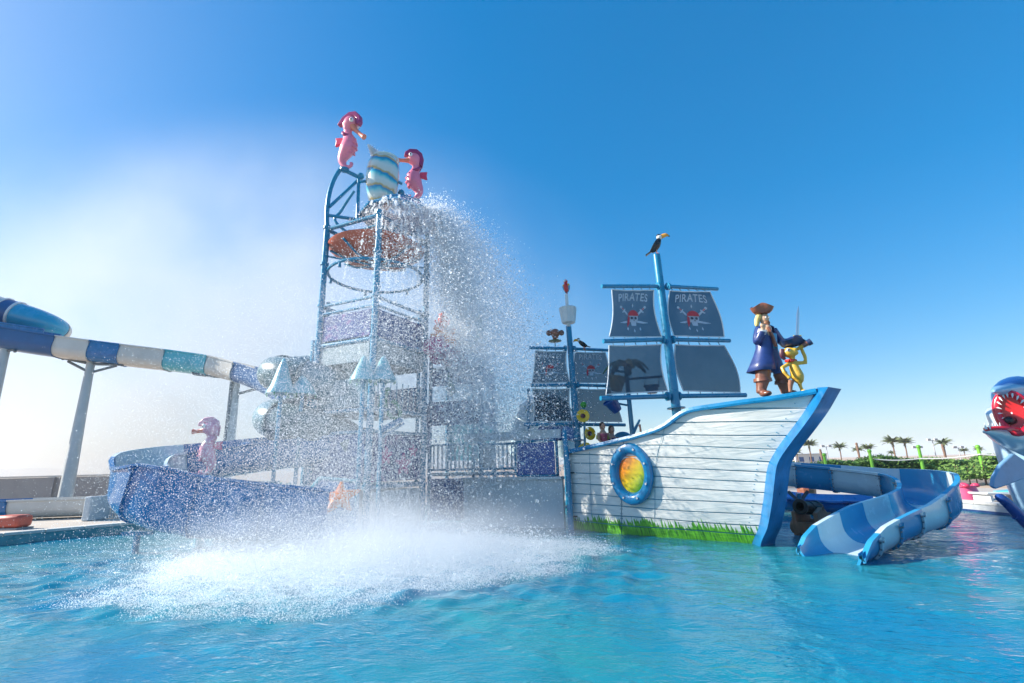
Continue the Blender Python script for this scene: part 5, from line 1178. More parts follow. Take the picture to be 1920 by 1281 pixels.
# ================================================================== BACKGROUND ON THE RIGHT
def make_palm(seed, nfr, droop):
    rg = random.Random(seed); t_ = thing('palm_tree', (0, 0, 0), 'x', 'palm tree', 'palm trees beyond the hedge')
    MB().tube(catmull([V((0, 0, 0)), V((.05, .03, 1.3)), V((.0, .08, 2.8)), V((.05, .05, 4.6))], 5), [.20, .18, .16, .15, .14, .135, .13, .13, .13, .13, .13, .13, .13, .14, .15, .17], 9).build('trunk', 'trunk', t_)
    cb = MB(); c0 = V((.05, .05, 4.6))
    for k in range(nfr):
        az = k * 2.39996 + rg.uniform(-.2, .2); el = lerp(1.3, .15, (k / nfr) ** .8) + rg.uniform(-.1, .1); L = rg.uniform(1.7, 2.4)
        d = V((math.cos(az), math.sin(az), 0)); sd = V((-d.y, d.x, 0)); p = c0.copy(); e_ = el; n = 8; pts = [p.copy()]
        for i in range(n): p = p + (d * math.cos(e_) + V((0, 0, math.sin(e_)))) * (L / n); e_ -= droop / n; pts.append(p.copy())
        for i in range(1, n + 1):
            for s in (-1, 1):
                for h_ in (0, .5):
                    q = pts[i] if not h_ else lerp(pts[i - 1], pts[i], .5); l_ = .42 * math.sin(math.pi * (.12 + .8 * i / n)) * rg.uniform(.7, 1.1)
                    tip = q + (sd * s * .8 + d * .6 + V((0, 0, -.25))) * l_ * 1.5; w_ = (pts[i] - pts[i - 1]).normalized() * .09
                    cb.add([q - w_, q + w_, tip], [(0, 1, 2)])
        cb.tube(pts, [.03] * 4 + [.02] * 5, 4)
    for k in range(60):
        a = rg.uniform(0, 6.28); q = c0 + V((.17 * math.cos(a), .17 * math.sin(a), rg.uniform(-.9, -.1))); tip = q + V((.2 * math.cos(a), .2 * math.sin(a), -.35)); cb.add([q, q + V((-.05 * math.sin(a), .05 * math.cos(a), 0)), tip], [(0, 1, 2)])
    cb.build('crown', 'frond', t_, smooth=False); return t_
protos = [make_palm(1, 30, .9), make_palm(2, 24, 1.2), make_palm(3, 34, .75)]
PALMS = [(1490, 872, 842, 0, 'stunted palm closest to the ship bow beyond the hedge'), (1498, 872, 843, 1, 'short shaggy palm second from the ship bow'), (1523, 871, 826, 2, 'tall slim palm with full crown, third from the ship bow'), (1579, 870, 832, 0, 'upright dark-crowned palm standing alone between two lamp posts'),
         (1613, 870, 838, 1, 'short bright green palm beside the bare brown trunk'), (1633, 870, 834, 2, 'slender pale palm just behind a lime green pole'), (1682, 868, 820, 0, 'tallest palm with broad crown, first of a touching pair'), (1704, 868, 822, 2, 'broad palm, second of the touching pair over the hedge'),
         (1776, 868, 823, 1, 'bushy palm above the white rope, right of the floodlight mast'), (1812, 866, 846, 0, 'low dark palm half sunk behind the hedge near the shark'), (1841, 866, 838, 1, 'small wide palm behind the lime pole next to the shark'), (1676, 869, 848, 1, 'tiny young palm at the foot of the touching pair')]
for i, (x, yb, yt, k, lab) in enumerate(PALMS):
    Yd = 95 + 6 * (i % 4); g_ = P(x, yb, Yd); tp_ = P(x, yt, Yd); H = tp_.z - 0.2
    o = protos[k] if k not in [q[3] for q in PALMS[:i]] else copy_tree(protos[k])
    sc_ = max(.45, H / 5.7); o.location = V((g_.x, Yd, 0.2)); o.scale = (sc_ * 1.15, sc_ * 1.15, sc_); o.rotation_euler = (0, 0, i * 1.3); o['label'] = lab
# hedge
hd = thing('hedge', P(1700, 890, 31), 'long clipped green hedge on the sand bank behind the pool', 'hedge')
hb = MB(); rg = random.Random(11); x0, x1 = P(1500, 870, 33).x - 3, P(1960, 870, 28).x + 6
def hedge_y(x): return lerp(33, 28, (x - x0) / (x1 - x0))
for k in range(26000):
    x = rg.uniform(x0, x1); z = GZ + .1 + rg.random() ** .8 * (1.18 + .14 * math.sin(x * .9) + .1 * math.sin(x * 2.3)); y = hedge_y(x) + rg.uniform(-.6, .6)
    d = V((rg.uniform(-1, 1), rg.uniform(-1, .4), rg.uniform(-.6, 1))).normalized(); e_ = d.orthogonal(); q = V((x, y, z)); s = rg.uniform(.10, .24)
    hb.add([q, q + d * s * .5 + e_ * s * .3, q + d * s, q + d * s * .5 - e_ * s * .3], [(0, 1, 2, 3)])
M['hedgeleaf'] = mat('hedge_leaf', (0.15, 0.27, 0.045), 0.6, 0.5, 0.9)
o = hb.build('foliage', 'hedgeleaf', hd, smooth=False); o['kind'] = 'stuff'
MB().grid(lambda a, b_: V((lerp(x0, x1, a), hedge_y(lerp(x0, x1, a)) - .35 + .7 * b_, GZ + .4 + .75 * math.sin(math.pi * b_))), 60, 6).build('branch_core', 'leafgreen', hd)
# young plants on the sand bank
for i, (x, y) in enumerate([(1795, 902), (1803, 915), (1832, 905), (1845, 895), (1815, 890), (1780, 893), (1852, 915)]):
    p = P(x, y, 25 + (i % 3) * .8); zg = GZ + .1; t_ = thing('sapling', (p.x, p.y, zg), ['leafy sapling with bare stem on the sand bank', 'low dry shrub close to the paving', 'dusty green shrub below the lime pole', 'shrub touching the shark fin edge', 'thin staked sapling in front of the hedge', 'low scrub next to the slide bend', 'small shrub behind the shark fin'][i], 'shrub', 'young plants on the sand bank')
    mb2 = MB(); rg = random.Random(40 + i); hgt = .6 + .5 * rg.random()
    for k in range(120):
        q = V((p.x + rg.gauss(0, .28), p.y + rg.gauss(0, .28), zg + .15 + abs(rg.gauss(.3, .3)) * hgt)); d = V((rg.uniform(-1, 1), rg.uniform(-1, 1), rg.uniform(-.2, 1))).normalized(); e_ = d.orthogonal()
        mb2.add([q, q + d * .09 + e_ * .05, q + d * .2, q + d * .09 - e_ * .05], [(0, 1, 2, 3)])
    mb2.build('leaves', 'hedgeleaf', t_, smooth=False); MB().tube([V((p.x, p.y, zg - .2)), V((p.x + .05, p.y, zg + hgt))], [.03, .015], 6).build('stem', 'trunk', t_)
# lime poles and rope
lp_px = [(1545, 853, 1550, 882, 30), (1630, 846, 1637, 880, 29), (1722, 838, 1732, 884, 28), (1833, 838, 1846, 886, 26)]
tops = []
labs = ['lime green pole nearest to the ship bow', 'lime green pole between slim palms over the slide', 'lime green pole above the slide bend with a lamp head', 'tall lime green pole next to the shark']
for i, (xt, yt, xb, yb, Yd) in enumerate(lp_px):
    a, c_ = P(xb, yb, Yd), P(xt, yt, Yd); t_ = thing('lime_pole', (a.x, a.y, GZ + .3), labs[i], 'pole', 'lime poles along the hedge')
    MB().tube([V((a.x, a.y, GZ + .3)), c_], [.10, .075], 10).build('shaft', 'lime', t_); MB().ell(c_, .11, nu=10, nv=8).build('cap', 'lime', t_); tops.append(c_)
rpe = thing('white_rope', tops[2], 'white net rope strung between the lime green poles', 'rope')
ropts = [P(1640, 861, 29), P(1725, 860, 27.9), P(1838, 852, 25.9), P(1925, 850, 25)]
for k, (a, c_) in enumerate(zip(ropts, ropts[1:])): MB().tube([a.lerp(c_, i / 10) - V((0, 0, .08 * math.sin(math.pi * i / 10))) for i in range(11)], .035, 6).build('rope_span', 'rope', rpe)
# floodlight masts
for i, (x, yt, lab) in enumerate([(1549, 838, 'thin floodlight mast near the ship bow'), (1748, 826, 'tallest white floodlight mast left of the bushy palm'), (1720, 840, 'short floodlight mast behind the lime pole'), (1797, 840, 'faint floodlight mast right of the bushy palm')]):
    Yd = 80; c_ = P(x, yt, Yd); t_ = thing('floodlight_mast', (c_.x, Yd, .2), lab, 'lamp post', 'floodlight masts in the distance')
    MB().tube([V((c_.x, Yd, .2)), c_], [.09, .06], 8).build('mast', 'pole_grey', t_)
    MB().beam(c_ - V((.7, 0, 0)), c_ + V((.7, 0, 0)), .08, .08).build('crossarm', 'pole_grey', t_, smooth=False)
    for s in (-1, 1): MB().box(c_ + V((s * .55, 0, .12)), (.5, .3, .35)).build('lamp_head', 'pole_grey', t_, smooth=False, bevel=.03)
for i, (x, yt) in enumerate([(1538, 845), (1606, 833), (1767, 836)]):
    Yd = 90; c_ = P(x, yt, Yd); t_ = thing('bare_trunk', (c_.x, Yd, .2), ['bare brown palm trunk nearest the ship bow', 'bare brown palm trunk beside the bright green palm', 'bare reddish trunk touching the bushy palm'][i], 'tree trunk', 'leafless palm trunks')
    MB().tube(catmull([V((c_.x, Yd, .2)), V((c_.x + .05, Yd, c_.z * .5)), c_], 4), [.2, .19, .18, .17, .17, .18, .2, .22, .08], 9).build('trunk', 'trunk', t_)
    MB().ell(c_, (.2, .2, .3), nu=10, nv=7).build('leaf_bases', 'trunk', t_)
wb = P(1523, 868, 110); t_ = thing('white_building', (wb.x, 110, .2), 'low flat white building far behind the palms near the bow', 'building')
MB().box((wb.x, 112, 1.3), (7, 4, 2.3)).build('wall', 'white', t_, smooth=False); MB().box((wb.x, 112, 2.52), (7.4, 4.4, .15)).build('roof', 'panel_white', t_, smooth=False)
for k in range(3): MB().box((wb.x - 2.2 + 2.2 * k, 109.98, 1.4), (1.0, .06, 1.0)).build('window', 'bluepanel', t_, smooth=False)

# ================================================================== SPLASH TOWER
TC = V((-4.1, 14.0, 0)); TE1 = V((-2.0, .9, 0)); TE2 = V((1.14, 2.12, 0))
def TT(a, b_, z): return TC + TE1 * a + TE2 * b_ + V((0, 0, z))
tw = thing('splash_tower', TT(.5, .5, 0), 'tall blue steel splash tower with panels, orange dish and blue tray', 'play tower')
for (a, b_) in ((0, 0), (1, 0), (0, 1), (1, 1)):
    p = MB().tube([TT(a, b_, -.45), TT(a, b_, 9.7)], .10, 14).build('post', 'steel_blue', tw)
    q = (.09, .09); a2, b2 = lerp(a, .5, .12), lerp(b_, .5, .12)
    MB().tube([TT(a2, b2, 1.2), TT(a2, b2, 7.0)], .06, 10).build('inner_post', 'steel_blue', tw)
    for z in (1.25, 2.8, 5.55, 6.85, 8.3, 9.6): MB().tube([TT(a, b_, z - .04), TT(a, b_, z + .04)], .135, 14).build('clamp_ring', 'steel_blue', p)
sides = [((0, 0), (1, 0)), ((0, 0), (0, 1)), ((1, 0), (1, 1)), ((0, 1), (1, 1))]
for z, r_ in ((1.25, .07), (2.78, .05), (3.42, .06), (5.5, .07), (6.55, .045), (6.82, .05), (9.55, .07), (9.2, .04)):
    for (s0, s1) in sides: MB().tube([TT(*s0, z), TT(*s1, z)], r_, 10).build('crossbar', 'steel_blue', tw)
def panel(s0, s1, z0, z1, mt, ins=.09, nm='panel', out=0.0):
    a, c_ = TT(*s0, 0), TT(*s1, 0); d = (c_ - a).normalized()
    return MB().beam(a + d * ins * 1.6 + V((0, 0, (z0 + z1) / 2)), c_ - d * ins * 1.6 + V((0, 0, (z0 + z1) / 2)), .04, z1 - z0).build(nm, mt, tw, smooth=False, bevel=.012)
for k, (s0, s1) in enumerate(sides):
    panel(s0, s1, 5.62, 6.45, 'purple' if k in (0, 3) else 'bluepanel')
    panel(s0, s1, 4.85, 5.42, 'deckgrey', nm='valance')
    panel(s0, s1, 1.38, 2.72, 'bluepanel' if k == 0 else 'purple')
    if k != 1: panel(s0, s1, 3.5, 4.35, 'bluepanel' if k == 3 else 'bluegrey')
panel((0, 0), (0, 1), -.4, 1.12, 'panel_white', nm='skirt'); panel((1, 0), (1, 1), -.4, 1.12, 'panel_white', nm='skirt'); panel((0, 1), (1, 1), -.4, 1.12, 'panel_white', nm='skirt')
for z, mt in ((1.2, 'deckgrey'), (3.36, 'deckgrey'), (5.46, 'deckgrey')):
    MB().add([TT(.03, .03, z), TT(.97, .03, z), TT(.97, .97, z), TT(.03, .97, z)], [(0, 1, 2, 3)]).build('deck_plate', mt, tw, smooth=False, solid=.06)
# vertical balusters on the open rails of the mid storey
for (s0, s1) in (sides[1],):
    for i in range(1, 9): a = TT(*s0, 0).lerp(TT(*s1, 0), i / 9); MB().tube([a + V((0, 0, 3.45)), a + V((0, 0, 4.3))], .018, 6).build('baluster', 'steel_blue', tw)
# orange dish under the bucket, with ribs and ring pipe
dc = TT(.5, .5, 8.75); dc = P(706, 480, 15.55)
ds = MB().lathe([(.001, -.30), (.35, -.28), (.9, -.17), (1.4, .02), (1.58, .16), (1.60, .20), (1.52, .20), (1.0, .02), (.001, -.18)], dc, n=40).build('dish', 'coral_o', tw)
for k in range(8):
    a = k * math.pi / 4 + .3; MB().tube([dc + V((.1 * math.cos(a), .1 * math.sin(a), -.36)), dc + V((.9 * math.cos(a), .9 * math.sin(a), -.24)), dc + V((1.5 * math.cos(a), 1.5 * math.sin(a), .03))], .04, 8).build('rib', 'steel_blue', ds)
rc = P(706, 505, 15.55); MB().tube([rc + V((1.55 * math.cos(2 * math.pi * j / 40), 1.55 * math.sin(2 * math.pi * j / 40), -.28)) for j in range(40)], .05, 8, closed=True).build('ring_pipe', 'steel_blue', tw)
for k in range(6):
    a = k * math.pi / 3; p = rc + V((1.55 * math.cos(a), 1.55 * math.sin(a), -.28)); MB().tube([p, p + V((0, 0, -.18))], [.035, .06], 8).build('nozzle', 'steel_blue', tw)
for (a, b_) in ((0, 0), (1, 0), (0, 1), (1, 1)): MB().tube([TT(a, b_, 8.6), dc + V((0, 0, -.36))], .035, 8).build('stay', 'steel_blue', tw)
MB().tube([P(655, 470, 15.2), P(655, 432, 15.2)], .055, 8).build('stub_pipe', 'steel_blue', tw)
# blue octagonal tray below the bucket
tcn = P(748, 408, 15.45); n8 = 8
for k in range(n8):
    a0, a1 = 2 * math.pi * k / n8 + .25, 2 * math.pi * (k + 1) / n8 + .23
    pt8 = lambda a, r_, z: tcn + V((r_ * math.cos(a), r_ * math.sin(a), z))
    MB().add([pt8(a0, .7, .42), pt8(a1, .7, .42), pt8(a1, 1.38, -.06), pt8(a0, 1.38, -.06)], [(0, 1, 2, 3)]).build('tray_panel', 'ship_blue' if k % 2 else 'slide_blue', tw, smooth=False, solid=.05)
MB().tube([pt8(2 * math.pi * j / 32, .7, .44) for j in range(32)], .05, 8, closed=True).build('tray_rim', 'ship_blue', tw)
# upper truss arms that carry the bucket and the seahorses
def pipe(pts, r_=.06, mt='steel_blue', nm='truss_pipe', n=10): return MB().tube(catmull(pts, 5) if len(pts) > 2 else pts, r_, n).build(nm, mt, tw)
Lp, Cp, Rp, Bp = TT(1, 0, 9.6), TT(0, 0, 9.6), TT(0, 1, 9.6), TT(1, 1, 9.6)
pipe([Lp, P(613, 400, 14.95), P(617, 365, 15.0), P(627, 335, 15.05), P(641, 314, 15.1)], .075)
pipe([P(641, 317, 15.1), P(674, 333, 15.4)], .07); pipe([P(673, 330, 15.4), P(670, 412, 15.1)], .06); pipe([P(618, 388, 14.95), P(671, 338, 15.4)], .055)
pipe([Bp, P(632, 420, 16.6), P(640, 395, 16.6), P(664, 358, 16.4)], .055); pipe([P(616, 404, 14.95), P(672, 412, 15.1)], .055)
pipe([Rp, P(800, 400, 16.3), P(794, 388, 16.4), P(784, 378, 16.4)], .07); pipe([P(785, 380, 16.4), P(754, 364, 15.9)], .065); pipe([P(752, 362, 15.9), P(750, 410, 15.7)], .06); pipe([P(756, 366, 15.9), P(768, 398, 15.8)], .05)
for (x, y, Y) in ((676, 331, 15.4), (752, 362, 15.9)): MB().ell(P(x, y, Y), .13, nu=12, nv=8).build('pivot', 'steel_blue', tw)
# green seaweed curls on the open side
MB().tube(catmull([P(712, 765, 14.6), P(716, 738, 14.6), P(728, 730, 14.6), P(722, 745, 14.6), P(724, 768, 14.6), P(738, 785, 14.6), P(750, 778, 14.7), P(745, 760, 14.7), P(736, 752, 14.7)], 6), .065, 8).build('seaweed_curl', 'green', tw)
MB().beam(P(712, 822, 14.6), P(754, 795, 14.9), .5, .06).build('ramp', 'ship_blue', tw, smooth=False); MB().beam(P(712, 808, 14.3), P(754, 786, 14.6), .04, .16).build('ramp_side', 'ship_blue', tw, smooth=False)
# stencilled fish and coral motifs on the lower panels
for k, (a, z, s) in enumerate(((.3, 2.1, .2), (.62, 1.85, .26), (.8, 2.25, .16))):
    c_ = TT(0, a, z) + V((-.03, -.03, 0)) + (TE2.cross(V((0, 0, 1))).normalized() * .03); d = TE2.normalized()
    MB().plate([c_ + d * (s * math.cos(q) * (1 + .35 * math.sin(5 * q))) + V((0, 0, s * math.sin(q) * (1 + .35 * math.sin(5 * q)))) for q in [2 * math.pi * j / 30 for j in range(30)]], d.cross(V((0, 0, 1))), .03).build('coral_motif', 'violet', tw, smooth=False)

# tipping bucket
bkc = P(713, 388, 15.4); BH = P(713, 300, 15.4).z - bkc.z
tb_ = thing('tipping_bucket', bkc, 'big egg-shaped tipping bucket swirled in white, teal, blue and gold', 'bucket')
m, t, b = nt('swirl_print'); N, L_ = t.nodes, t.links
tc = N.new('ShaderNodeTexCoord'); sp = N.new('ShaderNodeSeparateXYZ'); L_.new(tc.outputs['Object'], sp.inputs[0])
nz = N.new('ShaderNodeTexNoise'); nz.inputs['Scale'].default_value = 1.6; nz.inputs['Detail'].default_value = 3; L_.new(tc.outputs['Object'], nz.inputs['Vector'])
a_ = N.new('ShaderNodeMath'); a_.operation = 'MULTIPLY_ADD'; a_.inputs[1].default_value = -.55; L_.new(sp.outputs['X'], a_.inputs[0]); 
zm = N.new('ShaderNodeMath'); zm.operation = 'MULTIPLY'; zm.inputs[1].default_value = -1.75; L_.new(sp.outputs['Z'], zm.inputs[0]); L_.new(zm.outputs[0], a_.inputs[2])
b2_ = N.new('ShaderNodeMath'); b2_.operation = 'MULTIPLY_ADD'; b2_.inputs[1].default_value = 1.0; L_.new(nz.outputs['Fac'], b2_.inputs[0]); L_.new(a_.outputs[0], b2_.inputs[2])
fr_ = N.new('ShaderNodeMath'); fr_.operation = 'FRACT'; L_.new(b2_.outputs[0], fr_.inputs[0])
cr = N.new('ShaderNodeValToRGB'); e = cr.color_ramp.elements; e[0].color = (.55, .66, .64, 1); e[1].color = (.55, .66, .64, 1)
for pos, c_ in ((.28, (.58, .62, .55, 1)), (.40, (.50, .36, .14, 1)), (.47, (.42, .33, .16, 1)), (.52, (.02, .22, .42, 1)), (.64, (.02, .33, .52, 1)), (.74, (.12, .52, .58, 1)), (.88, (.40, .62, .62, 1))): e.new(pos).color = c_
L_.new(fr_.outputs[0], cr.inputs['Fac']); L_.new(cr.outputs['Color'], b.inputs['Base Color']); b.inputs['Roughness'].default_value = .25; b.inputs['Coat Weight'].default_value = .5; M['swirl'] = m
MB().lathe([(r_ * 1.0, z_ * BH) for r_, z_ in ((.001, 0), (.30, .0), (.36, .03), (.46, .18), (.54, .38), (.575, .58), (.57, .76), (.53, .90), (.46, .985), (.42, 1.0), (.40, .97), (.48, .84), (.5, .6), (.3, .1), (.001, .08))], bkc, V((.03, 0, 1)), n=40).build('shell', 'swirl', tb_)
for sx in (-1, 1): MB().tube([bkc + V((sx * .5, 0, .55 * BH)), bkc + V((sx * .72, .1 * sx, .5 * BH))], .05, 8).build('axle', 'steel_blue', tb_)
MB().lathe([(.44, .975 * BH), (.49, .985 * BH), (.48, 1.01 * BH), (.42, 1.01 * BH)], bkc + V((.03 * BH, 0, 0)), V((.03, 0, 1)), n=36).build('rim', 'palecyan', tb_)

# seahorses
def seahorse(base, H, fx, ang, label, pedestal=None, sl=1.0, mats=('pink', 'magenta', 'hotpink')):
    t_ = thing('seahorse', base, label, 'statue', 'pink seahorse statues'); L0 = local(V((0, 0, 0)), fx)
    Lc = lambda x, z, y=0.0: base + L0(x * H, y * H, z * H)
    sp_ = [(.08, .088, .018), (.124, .08, .022), (.115, .035, .028), (.035, .024, .036), (-.035, .10, .055), (-.04, .21, .09), (.035, .355, .14), (.05, .48, .12), (.02, .60, .075), (.015, .68, .065), (.03, .76, .085)]
    cp = catmull([Lc(x, z) for x, z, r_ in sp_], 5); rr = np.interp(np.linspace(0, len(sp_) - 1, len(cp)), range(len(sp_)), [q[2] * H for q in sp_])
    bdy = MB().tube(cp, list(rr), 14, sx=.8)
    hc = V((.06, .82)); ca, sa = math.cos(ang), math.sin(ang)
    def Hd(x, z, y=0.0): return Lc(hc.x + x * ca - z * sa, hc.y + x * sa + z * ca, y)
    bdy.ell(Hd(0, 0), (.118 * H, .10 * H, .118 * H)); bdy.tube([Hd(-.03, -.05), Lc(.02, .70)], [.09 * H, .07 * H], 12)
    bdy.build('body', mats[0], t_, remesh=.016 * H)
    MB().tube(catmull([Hd(.06, -.02), Hd(.06 + .10 * sl, -.035), Hd(.06 + .23 * sl, -.04), Hd(.06 + .34 * sl, -.035)], 4), [H * x for x in (.075, .065, .055, .046, .04, .035, .033, .032, .032, .034, .037, .042, .045)], 12).build('snout', 'peach', t_)
    arcp = [(.17, .05), (.15, .12), (.07, .185), (-.06, .19), (-.15, .11), (-.18, -.02), (-.15, -.17)]; inn = [(-.08, -.11), (-.095, -.01), (-.07, .075), (-.02, .11), (.05, .105), (.09, .05)]
    MB().plate([Hd(x, z) for x, z in arcp + inn], L0(0, 1, 0), .09 * H).build('crest', mats[1], t_, bevel=.012 * H)
    for s in (-1, 1):
        ey = MB().ell(Hd(.055, .035, s * .085), (.035 * H, .03 * H, .04 * H), nu=10, nv=8).build('eye', 'eye', t_); MB().ell(Hd(.065, .035, s * .112), (.014 * H,) * 3, nu=8, nv=6).build('pupil', 'black', ey)
    MB().plate([Lc(-.05, .46), Lc(-.06, .56), Lc(-.19, .58), Lc(-.175, .51), Lc(-.19, .43)], L0(0, 1, 0), .05 * H).build('back_fin', mats[2], t_, bevel=.01 * H)
    MB().tube(catmull([Lc(-.06, .66), Lc(.0, .575, -.07), Lc(.10, .56), Lc(.0, .575, .07)], 4, True), .028 * H, 8, closed=True).build('collar', mats[1], t_)
    for k, (x, z) in enumerate(((.16, .5), (.185, .42), (.185, .34), (.15, .26))): MB().tube([Lc(x - .03, z, -.06), Lc(x, z), Lc(x - .03, z, .06)], .018 * H, 6).build('belly_ridge', mats[0], t_)
    if pedestal: MB().tube([pedestal, base + V((0, 0, .02))], [.11, .09], 10).build('pedestal', 'teal', t_)
    MB().lathe([(.001, -.06), (.16, -.06), (.16, .0), (.09, .02), (.001, .02)], base, n=14).build('foot_plate', 'steel_blue', t_)
seahorse(P(646, 317, 15.1), 2.25, (1, -.25), -.80, 'pink seahorse statue spraying into the bucket from the higher tower arm')
seahorse(P(780, 376, 16.4), 2.12, (-1, -.25), -.05, 'pink seahorse statue on the lower tower arm facing the bucket', sl=.72)
sb_ = P(388, 892, 12.7)
seahorse(sb_, 1.45, (-1, -.2), -.1, 'pink seahorse statue veiled in mist above the blue slide bend', V((sb_.x, sb_.y, -.4)), sl=.6, mats=('mist_tinted_pink', 'mist_tinted_pink', 'pink'))

# mushroom cones
for i, (x, yt, yb, Y, lab) in enumerate([(527, 672, 736, 13.9, 'pale teal cone mushroom nearest the high flume end'), (567, 682, 738, 14.3, 'pale teal cone mushroom second from the high flume end'), (681, 667, 712, 13.3, 'pale teal cone mushroom just beside the front tower post'), (718, 667, 712, 13.5, 'pale teal cone mushroom beside the green seaweed curls')]):
    a, c_ = P(x, yb, Y), P(x, yt, Y); h_ = c_.z - a.z; t_ = thing('cone_mushroom', (a.x, a.y, 0), lab, 'water toy', 'teal cone mushrooms on the tower')
    w_ = .36 if i > 1 else .40
    MB().lathe([(.001, h_), (.03, h_ * .985), (.09, h_ * .86), (.19, h_ * .55), (.30, h_ * .2), (w_, 0), (w_ * 1.02, -.04), (w_ * .9, -.05), (.05, .02)], a, n=20).build('cap', 'teal', t_)
    MB().tube([V((a.x, a.y, -.4)), a + V((0, 0, .1))], .055, 10).build('stem', 'steel_blue', t_)
    for k in range(8): q = k * math.pi / 4; MB().tube([a + V((w_ * .98 * math.cos(q), w_ * .98 * math.sin(q), -.03)), a + V((w_ * .98 * math.cos(q), w_ * .98 * math.sin(q), -.12))], .02, 6).build('drip_nozzle', 'green', t_)

# spiral tube slide coiling off the tower
sps = thing('spiral_tube_slide', TT(1.4, .4, 0), 'grey teal spiral tube slide coiled around the tower side', 'water slide')
hcx = P(592, 720, 16.0); hp = []
for i in range(85):
    q = i / 84; a = lerp(R(-40), R(700), q); rr_ = 1.08; hp.append(V((hcx.x + rr_ * math.cos(a), hcx.y - .3 + rr_ * math.sin(a), 4.85 - 1.4 * (math.degrees(a) - 180) / 360)))
hp += [hp[-1] + V((.5, -.3, -.25)), hp[-1] + V((1.0, -.6, -.45))]
cuts = [0, 12, 24, 36, 48, 60, 73, 86]
for k in range(7):
    sec_ = MB().tube(hp[cuts[k]:cuts[k + 1] + 1], .55, 20).build('tube_section', 'tealtube' if k % 2 == 0 else 'bluegrey', sps)
    i = cuts[k]; d = (hp[i + 1] - hp[i]).normalized(); MB().tube([hp[i] - d * .04, hp[i] + d * .04], .60, 20).build('flange', 'tealtube', sec_)
MB().tube([V((hcx.x, hcx.y - .3, -.4)), V((hcx.x, hcx.y - .3, 5.9))], .12, 12).build('centre_post', 'steel_blue', sps)
for q in (8, 22, 36, 50): MB().tube([V((hcx.x, hcx.y - .3, hp[q].z - .3)), hp[q] - V((0, 0, .4))], .05, 8).build('support_arm', 'steel_blue', sps)

# big blue curved slide on the left
ls = thing('curved_blue_slide', G(250, 1040), 'broad deep blue open slide looping out from the tower over the water', 'water slide')
lp_ = [P(650, 862, 15.2), P(570, 872, 14.9), P(480, 883, 14.4), P(390, 898, 13.8), P(310, 914, 13.2), P(262, 936, 12.5), P(258, 962, 11.85), P(300, 986, 11.5), P(370, 1001, 11.45), P(450, 1008, 11.6), P(540, 1008, 11.9), P(600, 1008, 12.2)]
lhl = lambda t: interp(t, [0, .35, .55, .8, 1], [.74, .80, .80, .85, .7]); lhr = lambda t: interp(t, [0, .3, .48, .56, .63, .70, .76, .84, 1], [.9, .98, 1.10, .98, 1.30, 1.34, 1.28, 1.25, 1.1])
flume(ls, lp_, [(.13, 'slide_deep'), (.26, 'slide_deep'), (.385, 'slide_deep'), (.50, 'slide_white'), (.62, 'slide_deep'), (.76, 'slide_deep'), (.88, 'slide_deep'), (1.0, 'slide_deep')], w=.52, hl=lhl, hr=lhr, n=140, c=.34, bolts=False)  # white section at the turn paints in the inner wall catching light
for (x, y) in ((318, 885), (465, 842)): MB().ell(P(x, y, 13.6 if x < 400 else 14.6), (.42, .3, .2)).build('bump', 'slide_deep', ls)
for (x, y, Y) in ((258, 1000, 12.0), (390, 925, 13.8), (500, 905, 14.5), (430, 1015, 11.6)):
    p = P(x, y, Y); MB().tube([V((p.x, p.y, -.42)), V((p.x, p.y, p.z))], .075, 10).build('leg', 'steel_blue', ls)
    MB().beam(p - V((.35, 0, 0)), p + V((.35, 0, 0)), .1, .08).build('cradle', 'steel_blue', ls, smooth=False)
gs = thing('green_trough_slide', G(450, 985), 'sea green straight trough slide in the gap of the blue loop', 'water slide')
flume(gs, [P(425, 962, 13.6), P(480, 945, 14.2), P(540, 925, 14.8)], [(.5, 'green'), (1., 'turq')], w=.3, hl=.32, hr=.32, n=20, c=.2, bolts=False)
for (x, y, Y) in ((440, 955, 13.8), (520, 932, 14.6)): p = P(x, y, Y); MB().tube([V((p.x, p.y, -.4)), p], .05, 8).build('leg', 'steel_blue', gs)
for i, x in enumerate((365, 393)):
    p = G(x, 968); p = P(x, 945, 15.5); t_ = thing('pink_spout', (p.x, p.y, 0), ['pale pink beaded spout post nearer the slide bend', 'deeper pink beaded spout post nearer the green trough'][i], 'water toy', 'pink spout posts')
    MB().tube([V((p.x, p.y, -.4)), V((p.x, p.y, p.z - .1))], .05, 8).build('post', 'teal', t_)
    for k in range(3): MB().ell(V((p.x, p.y, p.z + .15 * k)), .11 - .015 * k, nu=12, nv=8).build('bead', 'pink' if i == 0 else 'hotpink', t_)
# blue chute with the starfish beside the tower foot
bc = thing('blue_splash_chute', G(590, 1010), 'wide blue chute wall leaning below the tower front', 'water slide')
q = [P(515, 1004, 12.6), P(600, 1010, 12.6), P(668, 1000, 13.0), P(672, 905, 13.7), P(600, 898, 13.7)]
MB().plate(q, (q[1] - q[0]).cross(q[3] - q[0]), .10).build('chute_wall', 'slide_deep', bc, bevel=.02)
MB().tube([P(513, 1004, 12.55), P(600, 897, 13.65)], .06, 8).build('chute_edge', 'teal', bc); MB().tube([P(600, 897, 13.65), P(673, 903, 13.65)], .05, 8).build('chute_edge', 'teal', bc)
sf = P(638, 936, 12.9); st_ = thing('starfish', sf, 'orange five-armed starfish ornament fixed on the blue chute wall', 'ornament')
sn = (q[1] - q[0]).cross(q[3] - q[0]).normalized(); sn = sn if sn.y < 0 else -sn; su = V((1, 0, 0)); su = (su - sn * su.dot(sn)).normalized(); sv_ = sn.cross(su); sv_ = sv_ if sv_.z > 0 else -sv_
pts = []
